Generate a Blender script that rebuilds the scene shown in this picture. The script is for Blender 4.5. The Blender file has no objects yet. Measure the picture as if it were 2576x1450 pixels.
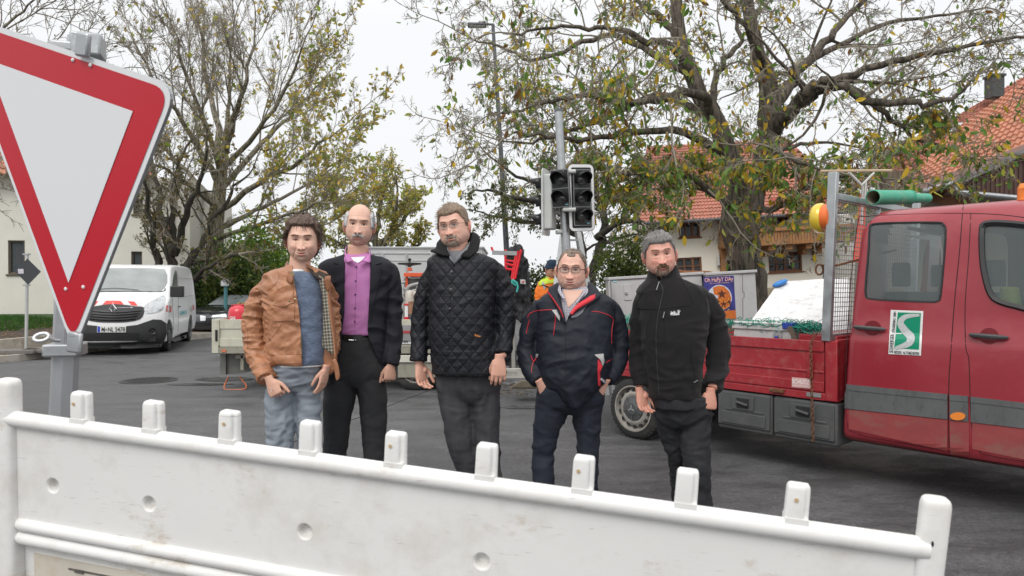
import bpy, bmesh, math, random
import numpy as np
from mathutils import Vector, Matrix, noise
from mathutils.bvhtree import BVHTree
from mathutils.geometry import delaunay_2d_cdt
R = math.radians
pi = math.pi
scn = bpy.context.scene
COL = scn.collection
random.seed(7)
# ---------------------------------------------------------------- camera
FPX = 1717.0            # focal length in pixels of the 2576 px wide view
HC = 1.45               # lens height above the road
cd = bpy.data.cameras.new('camera'); cam = bpy.data.objects.new('camera', cd); COL.objects.link(cam)
cam.location = (0, 0, HC); cam.rotation_euler = (R(90), 0, 0)
cd.sensor_width = 36; cd.lens = 24.0; cd.clip_end = 500; cd.clip_start = 0.05
cd.dof.use_dof = True; cd.dof.focus_distance = 4.6; cd.dof.aperture_fstop = 7.1
scn.camera = cam
# ---------------------------------------------------------------- sky, sun
w = bpy.data.worlds.new('World'); scn.world = w; w.use_nodes = True
nt = w.node_tree; nt.nodes.clear()
sky = nt.nodes.new('ShaderNodeTexSky'); sky.sky_type = 'NISHITA'; sky.sun_disc = False
sky.sun_elevation = R(48); sky.sun_rotation = R(200); sky.dust_density = 6; sky.air_density = 1.2; sky.ozone_density = 1
tc = nt.nodes.new('ShaderNodeTexCoord'); sx = nt.nodes.new('ShaderNodeSeparateXYZ')
nt.links.new(tc.outputs['Generated'], sx.inputs[0])
cr = nt.nodes.new('ShaderNodeValToRGB')      # an even cloud deck, brighter overhead
cr.color_ramp.elements[0].position = 0.36; cr.color_ramp.elements[0].color = (.66, .666, .675, 1)
cr.color_ramp.elements[1].position = 0.70; cr.color_ramp.elements[1].color = (1.0, 1.0, 1.0, 1)
_e = cr.color_ramp.elements.new(0.0); _e.color = (.635, .645, .66, 1)
nt.links.new(sx.outputs[2], cr.inputs[0])
sc_ = nt.nodes.new('ShaderNodeMix'); sc_.data_type = 'RGBA'; sc_.blend_type = 'MULTIPLY'; sc_.inputs[0].default_value = 1
nt.links.new(cr.outputs[0], sc_.inputs[6]); sc_.inputs[7].default_value = (15.5, 15.5, 15.5, 1)
mx = nt.nodes.new('ShaderNodeMix'); mx.data_type = 'RGBA'; mx.inputs[0].default_value = .92
nt.links.new(sky.outputs[0], mx.inputs[6]); nt.links.new(sc_.outputs[2], mx.inputs[7])
bg = nt.nodes.new('ShaderNodeBackground'); bg.inputs[1].default_value = .1
nt.links.new(mx.outputs[2], bg.inputs[0])
wo = nt.nodes.new('ShaderNodeOutputWorld'); nt.links.new(bg.outputs[0], wo.inputs[0])
sd = bpy.data.lights.new('sun', 'SUN'); sun = bpy.data.objects.new('sun', sd); COL.objects.link(sun)
sd.energy = 1.5; sd.angle = R(28); sd.color = (1, .97, .93)
sun.rotation_euler = (R(42), 0, R(-20))
scn.view_settings.view_transform = 'Standard'; scn.view_settings.look = 'None'
scn.view_settings.exposure = 0.0; scn.view_settings.gamma = 1.0
scn.render.engine = 'CYCLES'

# ---------------------------------------------------------------- helpers
def P(x, y, Y):
    return Vector(((x - 1288) / FPX * Y, Y, HC - (y - 725) / FPX * Y))
def G(x, y):            # point of the road seen at a pixel
    Y = FPX * HC / (y - 725); return Vector(((x - 1288) / FPX * Y, Y, 0))
def tag(o, label=None, cat=None, group=None, kind=None):
    if label: o['label'] = label
    if cat: o['category'] = cat
    if group: o['group'] = group
    if kind: o['kind'] = kind
    return o
def empty(name, loc, label, cat, group=None, rot=(0, 0, 0)):
    o = bpy.data.objects.new(name, None); COL.objects.link(o)
    o.location = loc; o.rotation_euler = rot; o.empty_display_size = .1
    tag(o, label, cat, group)
    return o
def wm(o):              # world matrix of an unevaluated object
    m = Matrix.LocRotScale(o.location, o.rotation_euler, o.scale)
    return wm(o.parent) @ m if o.parent else m

class MB:
    def __init__(s): s.v = []; s.f = []; s.m = []; s.c = []; s.cur = 0; s.cc = (1, 1, 1)
    def add(s, vs, fs, mi=None, col=None):
        b = len(s.v); s.v.extend([tuple(v) for v in vs]); mi = s.cur if mi is None else mi
        col = s.cc if col is None else col
        s.c.extend([col] * len(vs))
        for f in fs: s.f.append(tuple(b + i for i in f)); s.m.append(mi)
    def box(s, c, size, rot=None, mi=None, taper=None):
        x, y, z = size[0] / 2, size[1] / 2, size[2] / 2
        vs = [Vector(p) for p in ((-x, -y, -z), (x, -y, -z), (x, y, -z), (-x, y, -z), (-x, -y, z), (x, -y, z), (x, y, z), (-x, y, z))]
        if taper:
            for v in vs[4:]: v.x *= taper; v.y *= taper
        if rot is not None:
            M = rot if isinstance(rot, Matrix) else Matrix.Rotation(rot, 3, 'Z')
            vs = [M @ v for v in vs]
        c = Vector(c); s.add([v + c for v in vs], [(0, 3, 2, 1), (4, 5, 6, 7), (0, 1, 5, 4), (1, 2, 6, 5), (2, 3, 7, 6), (3, 0, 4, 7)], mi)
    def bar(s, a, b, wd, ht, mi=None, up=Vector((0, 0, 1))):
        a, b = Vector(a), Vector(b); d = (b - a); L = d.length; d.normalize()
        x = d.cross(up)
        if x.length < 1e-4: x = Vector((1, 0, 0))
        x.normalize(); z = x.cross(d)
        M = Matrix((x, d, z)).transposed(); s.box((a + b) / 2, (wd, L, ht), M, mi)
    def tube(s, pts, rad, n=8, mi=None, caps=True, flat=1.0, fdir=None, col=None):
        pts = [Vector(p) for p in pts]; k = len(pts)
        if not hasattr(rad, '__len__'): rad = [rad] * k
        vs = []; x = None
        for i, p in enumerate(pts):
            d = pts[min(i + 1, k - 1)] - pts[max(i - 1, 0)]
            if d.length < 1e-9: d = Vector((0, 0, 1))
            d.normalize()
            if fdir is not None: x = Vector(fdir) - d * d.dot(Vector(fdir))
            elif x is None: x = d.cross(Vector((.31, .2, .93)) if abs(d.z) < .9 else Vector((1, 0, 0)))
            else: x = x - d * d.dot(x)
            if x.length < 1e-6: x = d.orthogonal()
            x.normalize(); y = d.cross(x)
            for j in range(n):
                a = 2 * pi * j / n; vs.append(p + (x * math.cos(a) + y * math.sin(a) * flat) * rad[i])
        fs = []
        for i in range(k - 1):
            for j in range(n):
                j2 = (j + 1) % n; fs.append((i * n + j, i * n + j2, (i + 1) * n + j2, (i + 1) * n + j))
        if caps: fs.append(tuple(range(n - 1, -1, -1))); fs.append(tuple((k - 1) * n + j for j in range(n)))
        s.add(vs, fs, mi, col)
    def rings(s, rings, mi=None, caps=True):      # rings: lists of equal length of points
        n = len(rings[0]); vs = [p for r in rings for p in r]; fs = []
        for i in range(len(rings) - 1):
            for j in range(n):
                j2 = (j + 1) % n; fs.append((i * n + j, i * n + j2, (i + 1) * n + j2, (i + 1) * n + j))
        if caps: fs.append(tuple(range(n - 1, -1, -1))); fs.append(tuple((len(rings) - 1) * n + j for j in range(n)))
        s.add(vs, fs, mi)
    def ball(s, c, r, n=12, m=8, mi=None, M=None):
        c = Vector(c); r = (r, r, r) if not hasattr(r, '__len__') else r; vs = []; fs = []
        for i in range(m + 1):
            t = pi * i / m
            for j in range(n):
                a = 2 * pi * j / n; v = Vector((r[0] * math.sin(t) * math.cos(a), r[1] * math.sin(t) * math.sin(a), r[2] * math.cos(t)))
                vs.append(c + (M @ v if M is not None else v))
        for i in range(m):
            for j in range(n):
                j2 = (j + 1) % n; fs.append((i * n + j, (i + 1) * n + j, (i + 1) * n + j2, i * n + j2))
        s.add(vs, fs, mi)
    def prism(s, pts, d, mi=None):               # planar outline pts pushed along vector d
        pts = [Vector(p) for p in pts]; d = Vector(d); n = len(pts)
        s.add(pts + [p + d for p in pts], [tuple(range(n - 1, -1, -1)), tuple(range(n, 2 * n))] + [(i, (i + 1) % n, n + (i + 1) % n, n + i) for i in range(n)], mi)
    def lathe(s, prof, c, axis, n=24, mi=None, caps=True):  # prof: (radius, distance along axis)
        axis = Vector(axis).normalized(); x = axis.orthogonal().normalized(); y = axis.cross(x); c = Vector(c)
        rs = [[c + axis * h + (x * math.cos(2 * pi * j / n) + y * math.sin(2 * pi * j / n)) * r for j in range(n)] for r, h in prof]
        s.rings(rs, mi, caps=caps)
    def build(s, name, mats, parent=None, smooth=None, bevel=0, world=True, col=False, solid=0, seg=2):
        me = bpy.data.meshes.new(name)
        v = s.v
        if parent is not None and world:
            inv = wm(parent).inverted(); v = [inv @ Vector(p) for p in v]
        me.from_pydata([tuple(p) for p in v], [], s.f); me.update()
        if not isinstance(mats, (list, tuple)): mats = [mats]
        for m in mats: me.materials.append(m)
        me.polygons.foreach_set('material_index', s.m)
        if col:
            ca = me.color_attributes.new('Col', 'FLOAT_COLOR', 'POINT')
            ca.data.foreach_set('color', np.array([tuple(c) + (1,) for c in s.c], dtype=np.float32).ravel())
        bm = bmesh.new(); bm.from_mesh(me); bmesh.ops.recalc_face_normals(bm, faces=bm.faces[:]) if len(bm.faces) < 60000 else None
        bm.to_mesh(me); bm.free()
        o = bpy.data.objects.new(name, me); COL.objects.link(o)
        if parent is not None: o.parent = parent
        if smooth is not None:
            me.polygons.foreach_set('use_smooth', [True] * len(me.polygons)); me.set_sharp_from_angle(angle=R(smooth))
        if solid:
            md = o.modifiers.new('s', 'SOLIDIFY'); md.thickness = solid; md.offset = 0
        if bevel:
            md = o.modifiers.new('b', 'BEVEL'); md.width = bevel; md.segments = seg; md.limit_method = 'ANGLE'; md.angle_limit = R(35)
            me.polygons.foreach_set('use_smooth', [True] * len(me.polygons)); me.set_sharp_from_angle(angle=R(smooth or 40))
        return o

# ---------------------------------------------------------------- materials
def mat(name, col, rough=.6, metal=0, var=.12, vscale=6, bump=0, bscale=60, spec=.5, dirt=None, damt=.5, dscale=3, attr=False,
        coat=0, stretch=(1, 1, 1), bdist=.004, sheen=0, rvar=0):
    m = bpy.data.materials.new(name); m.use_nodes = True; n = m.node_tree.nodes; l = m.node_tree.links
    b = n['Principled BSDF']; b.inputs['Roughness'].default_value = rough; b.inputs['Metallic'].default_value = metal
    b.inputs['Specular IOR Level'].default_value = spec
    if coat: b.inputs['Coat Weight'].default_value = coat; b.inputs['Coat Roughness'].default_value = .08
    if sheen: b.inputs['Sheen Weight'].default_value = sheen
    tcn = n.new('ShaderNodeTexCoord'); mp = n.new('ShaderNodeMapping'); mp.inputs['Scale'].default_value = stretch
    l.new(tcn.outputs['Object'], mp.inputs[0])
    nz = n.new('ShaderNodeTexNoise'); nz.inputs['Scale'].default_value = vscale; nz.inputs['Detail'].default_value = 6
    l.new(mp.outputs[0], nz.inputs['Vector'])
    mr = n.new('ShaderNodeMapRange'); mr.inputs[1].default_value = .25; mr.inputs[2].default_value = .75
    mr.inputs[3].default_value = 1 - var; mr.inputs[4].default_value = 1 + var
    l.new(nz.outputs['Fac'], mr.inputs[0])
    mul = n.new('ShaderNodeVectorMath'); mul.operation = 'SCALE'; l.new(mr.outputs[0], mul.inputs['Scale'])
    if attr:
        at = n.new('ShaderNodeAttribute'); at.attribute_name = 'Col'; l.new(at.outputs['Color'], mul.inputs[0])
    else: mul.inputs[0].default_value = col[:3]
    out = mul.outputs[0]
    if dirt:
        n2 = n.new('ShaderNodeTexNoise'); n2.inputs['Scale'].default_value = dscale; n2.inputs['Detail'].default_value = 8; n2.inputs['Roughness'].default_value = .7
        l.new(mp.outputs[0], n2.inputs['Vector'])
        r2 = n.new('ShaderNodeMapRange'); r2.inputs[1].default_value = .5; r2.inputs[2].default_value = .72; r2.inputs[4].default_value = damt
        l.new(n2.outputs['Fac'], r2.inputs[0])
        mix = n.new('ShaderNodeMix'); mix.data_type = 'RGBA'; l.new(r2.outputs[0], mix.inputs[0]); l.new(out, mix.inputs[6]); mix.inputs[7].default_value = (*dirt, 1)
        out = mix.outputs[2]
    l.new(out, b.inputs['Base Color'])
    if rvar:
        r3 = n.new('ShaderNodeMapRange'); r3.inputs[1].default_value = .3; r3.inputs[2].default_value = .7
        r3.inputs[3].default_value = rough - rvar; r3.inputs[4].default_value = rough + rvar
        l.new(nz.outputs['Fac'], r3.inputs[0]); l.new(r3.outputs[0], b.inputs['Roughness'])
    if bump:
        n3 = n.new('ShaderNodeTexNoise'); n3.inputs['Scale'].default_value = bscale; n3.inputs['Detail'].default_value = 4
        l.new(mp.outputs[0], n3.inputs['Vector'])
        bp = n.new('ShaderNodeBump'); bp.inputs['Strength'].default_value = bump; bp.inputs['Distance'].default_value = bdist
        l.new(n3.outputs['Fac'], bp.inputs['Height']); l.new(bp.outputs[0], b.inputs['Normal'])
    return m
def bsdf(m): return m.node_tree.nodes['Principled BSDF']
def glassmat(name, tint=(.05, .06, .065), alpha=.55, rough=.03):
    m = bpy.data.materials.new(name); m.use_nodes = True; n = m.node_tree.nodes; l = m.node_tree.links
    b = n['Principled BSDF']; b.inputs['Base Color'].default_value = (*tint, 1); b.inputs['Roughness'].default_value = rough
    b.inputs['Specular IOR Level'].default_value = .5
    tr = n.new('ShaderNodeBsdfTransparent'); tr.inputs[0].default_value = (.8, .85, .85, 1)
    mx = n.new('ShaderNodeMixShader'); mx.inputs[0].default_value = alpha
    l.new(tr.outputs[0], mx.inputs[1]); l.new(b.outputs[0], mx.inputs[2]); l.new(mx.outputs[0], n['Material Output'].inputs[0])
    return m
STEEL = mat('galvanised', (.42, .44, .45), .42, .75, .15, 12, .15, 90, rvar=.12)
STEELD = mat('steel_dull', (.33, .34, .34), .55, .5, .15, 8)
BLACKP = mat('black_plastic', (.018, .018, .019), .5, 0, .1)
BLACKG = mat('black_gloss', (.01, .01, .011), .15, 0, .1)
RUBBER = mat('rubber', (.022, .022, .022), .8, 0, .25, 9, .3, 80, dirt=(.12, .11, .10), damt=.5)
GREYP = mat('grey_plastic', (.075, .078, .08), .55, 0, .15, 5, dirt=(.16, .15, .13), damt=.45)
WHITEP = mat('white_paint', (.74, .75, .75), .35, 0, .03, 4, coat=.3)
RUST = mat('rusty_iron', (.16, .07, .035), .8, .2, .35, 25, .4, 60)
CHROME = mat('chrome', (.75, .76, .77), .18, 1, .03)
ORANGEP = mat('orange_paint', (.72, .10, .03), .4, 0, .12, 8)
REDP = mat('red_paint_bright', (.60, .02, .025), .4, 0, .12, 8)

# ---------------------------------------------------------------- surfaces seen from a viewpoint: used to lay trim, seams and lettering on bodies
class Surf:
    def __init__(s, objs):
        vs, fs = [], []
        for o in objs:
            M = wm(o); b = len(vs); me = o.data
            vs += [M @ v.co for v in me.vertices]; fs += [[b + i for i in p.vertices] for p in me.polygons]
        s.t = BVHTree.FromPolygons(vs, fs); ds = sorted((v - Vector((0, 0, HC))).length for v in vs[::7]); s.dist = ds[len(ds) // 4]
    def hit(s, x, y):
        o = Vector((0, 0, HC)); d = (P(x, y, 1) - o).normalized()
        loc, nor, i, dist = s.t.ray_cast(o, d)
        if loc is None:
            for r_ in (2, 4, 7, 11, 16):
                for k_ in range(10):
                    d2 = (P(x + r_ * math.cos(k_ * .63), y + r_ * math.sin(k_ * .63), 1) - o).normalized(); loc, nor, i, dist = s.t.ray_cast(o, d2)
                    if loc is not None: return o + d * dist, -d
            return o + d * s.dist, -d
        else: s.dist = dist
        if nor.dot(d) > 0: nor = -nor
        return loc, nor
class Plane:
    def __init__(s, p, n): s.p = Vector(p); s.n = Vector(n).normalized()
    def hit(s, x, y):
        o = Vector((0, 0, HC)); d = P(x, y, 1) - o
        t = (s.p - o).dot(s.n) / d.dot(s.n); nn = s.n if s.n.dot(d) < 0 else -s.n
        return o + d * t, nn
def catmull(pts, k=4, closed=False):
    out = []; n = len(pts)
    for i in range(n if closed else n - 1):
        q = [pts[(i + j) % n] if closed else pts[max(0, min(n - 1, i + j))] for j in (-1, 0, 1, 2)]
        for t in range(k):
            t /= k
            out.append(tuple(.5 * ((2 * q[1][c]) + (-q[0][c] + q[2][c]) * t + (2 * q[0][c] - 5 * q[1][c] + 4 * q[2][c] - q[3][c]) * t * t + (-q[0][c] + 3 * q[1][c] - 3 * q[2][c] + q[3][c]) * t ** 3) for c in range(len(q[1]))))
    if not closed: out.append(tuple(pts[-1]))
    return out
def rrect(x0, y0, x1, y1, r, k=4):
    o = []
    for cx, cy, a0 in ((x1 - r, y0 + r, -90), (x1 - r, y1 - r, 0), (x0 + r, y1 - r, 90), (x0 + r, y0 + r, 180)):
        for i in range(k + 1):
            a = R(a0 + 90 * i / k); o.append((cx + r * math.cos(a), cy + r * math.sin(a)))
    return o
def conform(mb, surf, poly, off=.004, step=8, mi=None, thick=0, holes=()):
    def dens(pl):
        b = []
        for i, p in enumerate(pl):
            q = pl[(i + 1) % len(pl)]; L = math.hypot(q[0] - p[0], q[1] - p[1]); k = max(1, int(L / step))
            b += [(p[0] + (q[0] - p[0]) * t / k, p[1] + (q[1] - p[1]) * t / k) for t in range(k)]
        return b
    b = dens(poly); nb = len(b)
    xs = [p[0] for p in b]; ys = [p[1] for p in b]; pts = list(b)
    edges = [(i, (i + 1) % nb) for i in range(nb)]
    y = min(ys) + step * .6
    def inside(px, py):
        c = False
        for i in range(nb):
            x1, y1 = b[i]; x2, y2 = b[(i + 1) % nb]
            if (y1 > py) != (y2 > py) and px < (x2 - x1) * (py - y1) / (y2 - y1) + x1: c = not c
        return c
    while y < max(ys):
        x = min(xs) + step * .6
        while x < max(xs):
            if inside(x, y): pts.append((x, y))
            x += step
        y += step
    vs, es, fs, *_ = delaunay_2d_cdt([Vector(p) for p in pts], edges, [list(range(nb))], 1, 1e-5)
    out = []
    for v in vs:
        loc, nor = surf.hit(v[0], v[1]); out.append(loc + nor * off)
    mb.add(out, [tuple(f) for f in fs], mi)
    if thick:
        back = [o_ - surf.hit(v[0], v[1])[1] * (thick) for o_, v in zip(out, vs)]
        cnt = {}
        for f in fs:
            for i in range(3):
                e = (f[i], f[(i + 1) % 3]); k_ = tuple(sorted(e)); cnt[k_] = None if k_ in cnt else e
        mb.add(out + back, [(e[1], e[0], e[0] + len(out), e[1] + len(out)) for e in cnt.values() if e], mi)
def cline(mb, surf, pts, r=.0025, off=0, mi=None, n=5, step=6, smooth=True):
    if smooth and len(pts) > 2: pts = catmull(pts, 5)
    o = []
    for i in range(len(pts) - 1):
        p, q = pts[i], pts[i + 1]; k = max(1, int(math.hypot(q[0] - p[0], q[1] - p[1]) / step))
        o += [(p[0] + (q[0] - p[0]) * t / k, p[1] + (q[1] - p[1]) * t / k) for t in range(k)]
    o.append(pts[-1])
    mb.tube([(lambda h: h[0] + h[1] * off)(surf.hit(*p[:2])) for p in o], r, n, mi)
FONT = None
def text(mb, s, origin, xdir, ydir, size, mi=None, bold=0, space=1.0):
    """lettering as thin flat outlines laid at origin along xdir / ydir"""
    cu = bpy.data.curves.new('t', 'FONT'); cu.body = s; cu.size = size; cu.offset = bold; cu.space_character = space
    cu.resolution_u = 3
    o = bpy.data.objects.new('t', cu); COL.objects.link(o)
    dg = bpy.context.evaluated_depsgraph_get(); me = bpy.data.meshes.new_from_object(o.evaluated_get(dg))
    X, Y = Vector(xdir).normalized(), Vector(ydir).normalized(); O = Vector(origin)
    mb.add([O + X * v.co.x + Y * v.co.y for v in me.vertices], [tuple(p.vertices) for p in me.polygons], mi)
    wd = max([v.co.x for v in me.vertices] or [0])
    bpy.data.objects.remove(o); bpy.data.curves.remove(cu); bpy.data.meshes.remove(me)
    return wd
def fuse(mb, voxel, smooth=4, fac=.5):
    """all closed pieces of mb become one continuous skin (vertices and faces come back in a new MB)"""
    me = bpy.data.meshes.new('t'); me.from_pydata([tuple(v) for v in mb.v], [], mb.f)
    bm = bmesh.new(); bm.from_mesh(me); bmesh.ops.recalc_face_normals(bm, faces=bm.faces[:]); bm.to_mesh(me); bm.free()
    o = bpy.data.objects.new('t', me); COL.objects.link(o)
    md = o.modifiers.new('r', 'REMESH'); md.mode = 'VOXEL'; md.voxel_size = voxel
    if smooth:
        md = o.modifiers.new('s', 'SMOOTH'); md.factor = fac; md.iterations = smooth
    dg = bpy.context.evaluated_depsgraph_get(); ev = bpy.data.meshes.new_from_object(o.evaluated_get(dg))
    r = MB(); r.add([v.co.copy() for v in ev.vertices], [tuple(p.vertices) for p in ev.polygons])
    r.n = [v.normal.copy() for v in ev.vertices]
    bpy.data.objects.remove(o); bpy.data.meshes.remove(me); bpy.data.meshes.remove(ev)
    return r
def wrinkle(mb, amp, sc, fn=None, ridge=True, seed=0):
    for i, v in enumerate(mb.v):
        v = Vector(v); q = Vector((v.x * sc[0] + seed, v.y * sc[1], v.z * sc[2]))
        q += Vector((noise.noise(v * 5), noise.noise(v * 5 + Vector((9, 0, 0))), noise.noise(v * 5 + Vector((0, 9, 0))))) * .9
        h = noise.noise(q)
        if ridge: h = .35 - abs(h) * 1.6
        a = amp * (fn(v) if fn else 1)
        mb.v[i] = tuple(v + mb.n[i] * h * a)
# ================================================================ the setting: road, verge, kerb
def asphalt():
    m = bpy.data.materials.new('asphalt'); m.use_nodes = True; n = m.node_tree.nodes; l = m.node_tree.links; b = n['Principled BSDF']
    tcn = n.new('ShaderNodeTexCoord')
    def nz(sc, st=(1, 1, 1), det=8, rough=.6):
        mp = n.new('ShaderNodeMapping'); mp.inputs['Scale'].default_value = st; l.new(tcn.outputs['Object'], mp.inputs[0])
        q = n.new('ShaderNodeTexNoise'); q.inputs['Scale'].default_value = sc; q.inputs['Detail'].default_value = det; q.inputs['Roughness'].default_value = rough
        l.new(mp.outputs[0], q.inputs['Vector']); return q.outputs['Fac']
    def mr(i, a, b_, c, d):
        q = n.new('ShaderNodeMapRange'); q.inputs[1].default_value = a; q.inputs[2].default_value = b_; q.inputs[3].default_value = c; q.inputs[4].default_value = d
        l.new(i, q.inputs[0]); return q.outputs[0]
    def mth(op, a, b_):
        q = n.new('ShaderNodeMath'); q.operation = op
        for k, z in enumerate((a, b_)):
            if isinstance(z, (int, float)): q.inputs[k].default_value = z
            else: l.new(z, q.inputs[k])
        return q.outputs[0]
    streak = nz(1.5, (.75, 1.7, 1), 15, .78); big = nz(.35, (1, 1, 1), 4); grain = nz(70, (1, 1, 1), 6, .85); grit = nz(28, det=6, rough=.8)
    v = n.new('ShaderNodeTexVoronoi'); v.inputs['Scale'].default_value = 85; l.new(tcn.outputs['Object'], v.inputs['Vector'])
    base = mr(streak, .38, .62, .056, .118); base = mth('MULTIPLY', base, mr(big, .3, .7, .85, 1.15))
    base = mth('MULTIPLY', base, mr(grain, .36, .64, .45, 1.6))
    base = mth('MULTIPLY', base, mr(grit, .38, .62, .75, 1.28))
    chips = mr(v.outputs['Distance'], .0, .16, 1.8, 1.0); base = mth('MULTIPLY', base, chips)
    cb = n.new('ShaderNodeCombineColor'); 
    l.new(base, cb.inputs[0]); l.new(mth('MULTIPLY', base, 1.0), cb.inputs[1]); l.new(mth('MULTIPLY', base, 1.04), cb.inputs[2])
    l.new(cb.outputs[0], b.inputs['Base Color'])
    l.new(mr(streak, .42, .58, .42, .85), b.inputs['Roughness'])
    bp = n.new('ShaderNodeBump'); bp.inputs['Strength'].default_value = .9; bp.inputs['Distance'].default_value = .008
    hh = mth('ADD', grain, grit); l.new(hh, bp.inputs['Height']); l.new(bp.outputs[0], b.inputs['Normal'])
    return m
def ground_sheet(name, outline, z, m, kind='structure', label=None, nz=0, step=1.0):
    mb = MB(); mb.add([(x, y, z) for x, y in outline], [tuple(range(len(outline)))])
    o = mb.build(name, m); tag(o, kind=kind); return o
ASPH = asphalt()
mb = MB()
mb.add([(-200, -30, 0), (200, -30, 0), (200, 300, 0), (-200, 300, 0)], [(0, 1, 2, 3)])
o = mb.build('ground', ASPH); tag(o, kind='structure')
# wet shallow puddles
WET = mat('wet_film', (.045, .045, .047), .30, 0, .3, 3, .3, 60, rvar=.15); 
def blob(cx, cy, rx, ry, z, seed, n=36):
    pts = []
    for i in range(n):
        a = 2 * pi * i / n; r = 1 + .35 * noise.noise(Vector((math.cos(a) * 1.3 + seed, math.sin(a) * 1.3, seed))) + .15 * noise.noise(Vector((math.cos(a) * 5 + seed, math.sin(a) * 5, 0)))
        pts.append((cx + rx * r * math.cos(a), cy + ry * r * math.sin(a), z))
    return pts
pb = MB()
for (x, y, rx, ry, s) in ((570, 955, .45, .25, 1), (500, 968, .5, .10, 5), (1340, 1025, .5, .12, 2), (1310, 965, .35, .2, 3)):
    g = G(x, y); q = blob(g.x, g.y, rx, ry, .004 + .0005 * s, s); pb.add(q, [tuple(range(len(q)))])
o = pb.build('puddle_water', WET); tag(o, kind='structure')
# pale joint and crack lines in the road
jl = MB(); JM = mat('tar_joint', (.018, .018, .019), .5)
for a, b in (((700, 1128), (1100, 975)), ((250, 860), (330, 872))):
    p, q = G(*a), G(*b); 
    pts = [p.lerp(q, t / 20) + Vector((noise.noise(Vector((t * .7, 0, 1))) * .03, 0, .003)) for t in range(21)]
    jl.tube(pts, .003, 4)
o = jl.build('road_joint', JM); tag(o, kind='structure')
# manhole
mh = empty('manhole_cover', G(375, 958) + Vector((0, 0, .0)), 'round cast iron manhole cover let into the dark asphalt', 'manhole cover')
IRON = mat('cast_iron', (.05, .05, .05), .5, .6, .2, 30, .5, 40)
c0 = G(375, 958); mb = MB()
def ringxy(mb, c, r0, r1, z0, z1, n=40):
    a = [[c + Vector((r * math.cos(2 * pi * j / n), r * math.sin(2 * pi * j / n), z)) for j in range(n)] for r, z in ((r0, z0), (r0, z1), (r1, z1), (r1, z0))]
    mb.rings(a, caps=False)
ringxy(mb, c0, .36, .41, -.02, .006); mb.build('frame_ring', IRON, mh)
mb = MB(); mb.lathe([(.0, -.02), (.34, -.02), (.34, .004), (0, .004)], c0, (0, 0, 1), 40)
for i in range(-4, 5):
    w_ = math.sqrt(max(0, .3 ** 2 - (i * .065) ** 2)); mb.bar(c0 + Vector((i * .065, -w_, .006)), c0 + Vector((i * .065, w_, .006)), .025, .006)
mb.build('lid', IRON, mh)

# verge, kerb, low concrete edging on the left
def strip(name, line, w0, w1, z, m, kind='structure', th=0, parent=None):
    """band on the left of a line of (x,y), from offset w0 to w1"""
    mb = MB(); L = [Vector((x, y, 0)) for x, y in line]; A, B = [], []
    for i, p in enumerate(L):
        d = (L[min(i + 1, len(L) - 1)] - L[max(i - 1, 0)]).normalized(); n_ = Vector((-d.y, d.x, 0)); A.append(p + n_ * w0); B.append(p + n_ * w1)
    k = len(L); za, zb = z if hasattr(z, '__len__') else (z, z)
    vs = [Vector((p.x, p.y, za)) for p in A] + [Vector((p.x, p.y, zb)) for p in B]
    fs = [(i, i + 1, k + i + 1, k + i) for i in range(k - 1)]
    mb.add(vs, fs)
    if th:
        vs2 = [v - Vector((0, 0, th)) for v in vs]
        mb.add(vs + vs2, [(i, 2 * k + i, 2 * k + i + 1, i + 1) for i in range(k - 1)] + [(k + i, k + i + 1, 3 * k + i + 1, 3 * k + i) for i in range(k - 1)] + [(0, k, 3 * k, 2 * k), (k - 1, 3 * k - 1, 4 * k - 1, 2 * k - 1)])
    o = mb.build(name, m, parent); 
    if kind: tag(o, kind=kind)
    return o
kl = [(-14.5, 9.5), (-11.2, 12.1), (-9.95, 13.2), (-9.62, 14.4), (-9.3, 17), (-8.95, 19.2), (-8.3, 22), (-6.8, 26), (-4, 30), (4, 34), (14, 36)]
kl = [tuple(p) for p in catmull(kl, 3)]
CONC = mat('concrete', (.42, .39, .34), .85, 0, .15, 4, .4, 50, dirt=(.16, .13, .10), damt=.8, dscale=5)
PAV = mat('paving', (.36, .31, .26), .85, 0, .15, 3, .3, 40)
SOIL = mat('soil', (.060, .042, .030), .95, 0, .4, 6, 1, 14, bdist=.05)
strip('kerb', kl, 0, .14, .13, CONC, th=.14)
strip('pavement', kl, .14, 1.15, .118, PAV)
strip('edging', kl, 1.15, 1.3, .36, CONC, th=.36)
strip('verge_bank', kl, 1.3, 4.2, (.34, .62), SOIL)
strip('lawn', kl, 2.7, 26, (.50, .64), mat('lawn_green', (.035, .075, .018), .9, 0, .35, 5, .8, 30, bdist=.03))
def blades(name, n, fn, h, colf, seed):
    rnd = random.Random(seed); mb = MB()
    for _ in range(n):
        p = fn(rnd); a = rnd.uniform(0, 2 * pi); hh = h * rnd.uniform(.5, 1.3); w_ = .006 + .004 * rnd.random()
        d = Vector((math.cos(a), math.sin(a), 0)); t = p + Vector((rnd.uniform(-.4, .4) * hh, rnd.uniform(-.4, .4) * hh, hh))
        mb.add([p - d * w_, p + d * w_, t], [(0, 1, 2)], 0, colf(rnd))
    return mb
VC = mat('leafy', (1, 1, 1), .55, 0, .1, 3, attr=True, spec=.3)
_n = VC.node_tree.nodes; _l = VC.node_tree.links; _t = _n.new('ShaderNodeBsdfTranslucent'); _a = _n.new('ShaderNodeMix'); _a.data_type = 'RGBA'; _a.blend_type = 'MULTIPLY'; _a.inputs[0].default_value = 1
_l.new(bsdf(VC).inputs['Base Color'].links[0].from_socket, _a.inputs[6]); _a.inputs[7].default_value = (1.5, 1.6, .9, 1); _l.new(_a.outputs[2], _t.inputs[0]); _m = _n.new('ShaderNodeMixShader'); _m.inputs[0].default_value = .42
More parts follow.
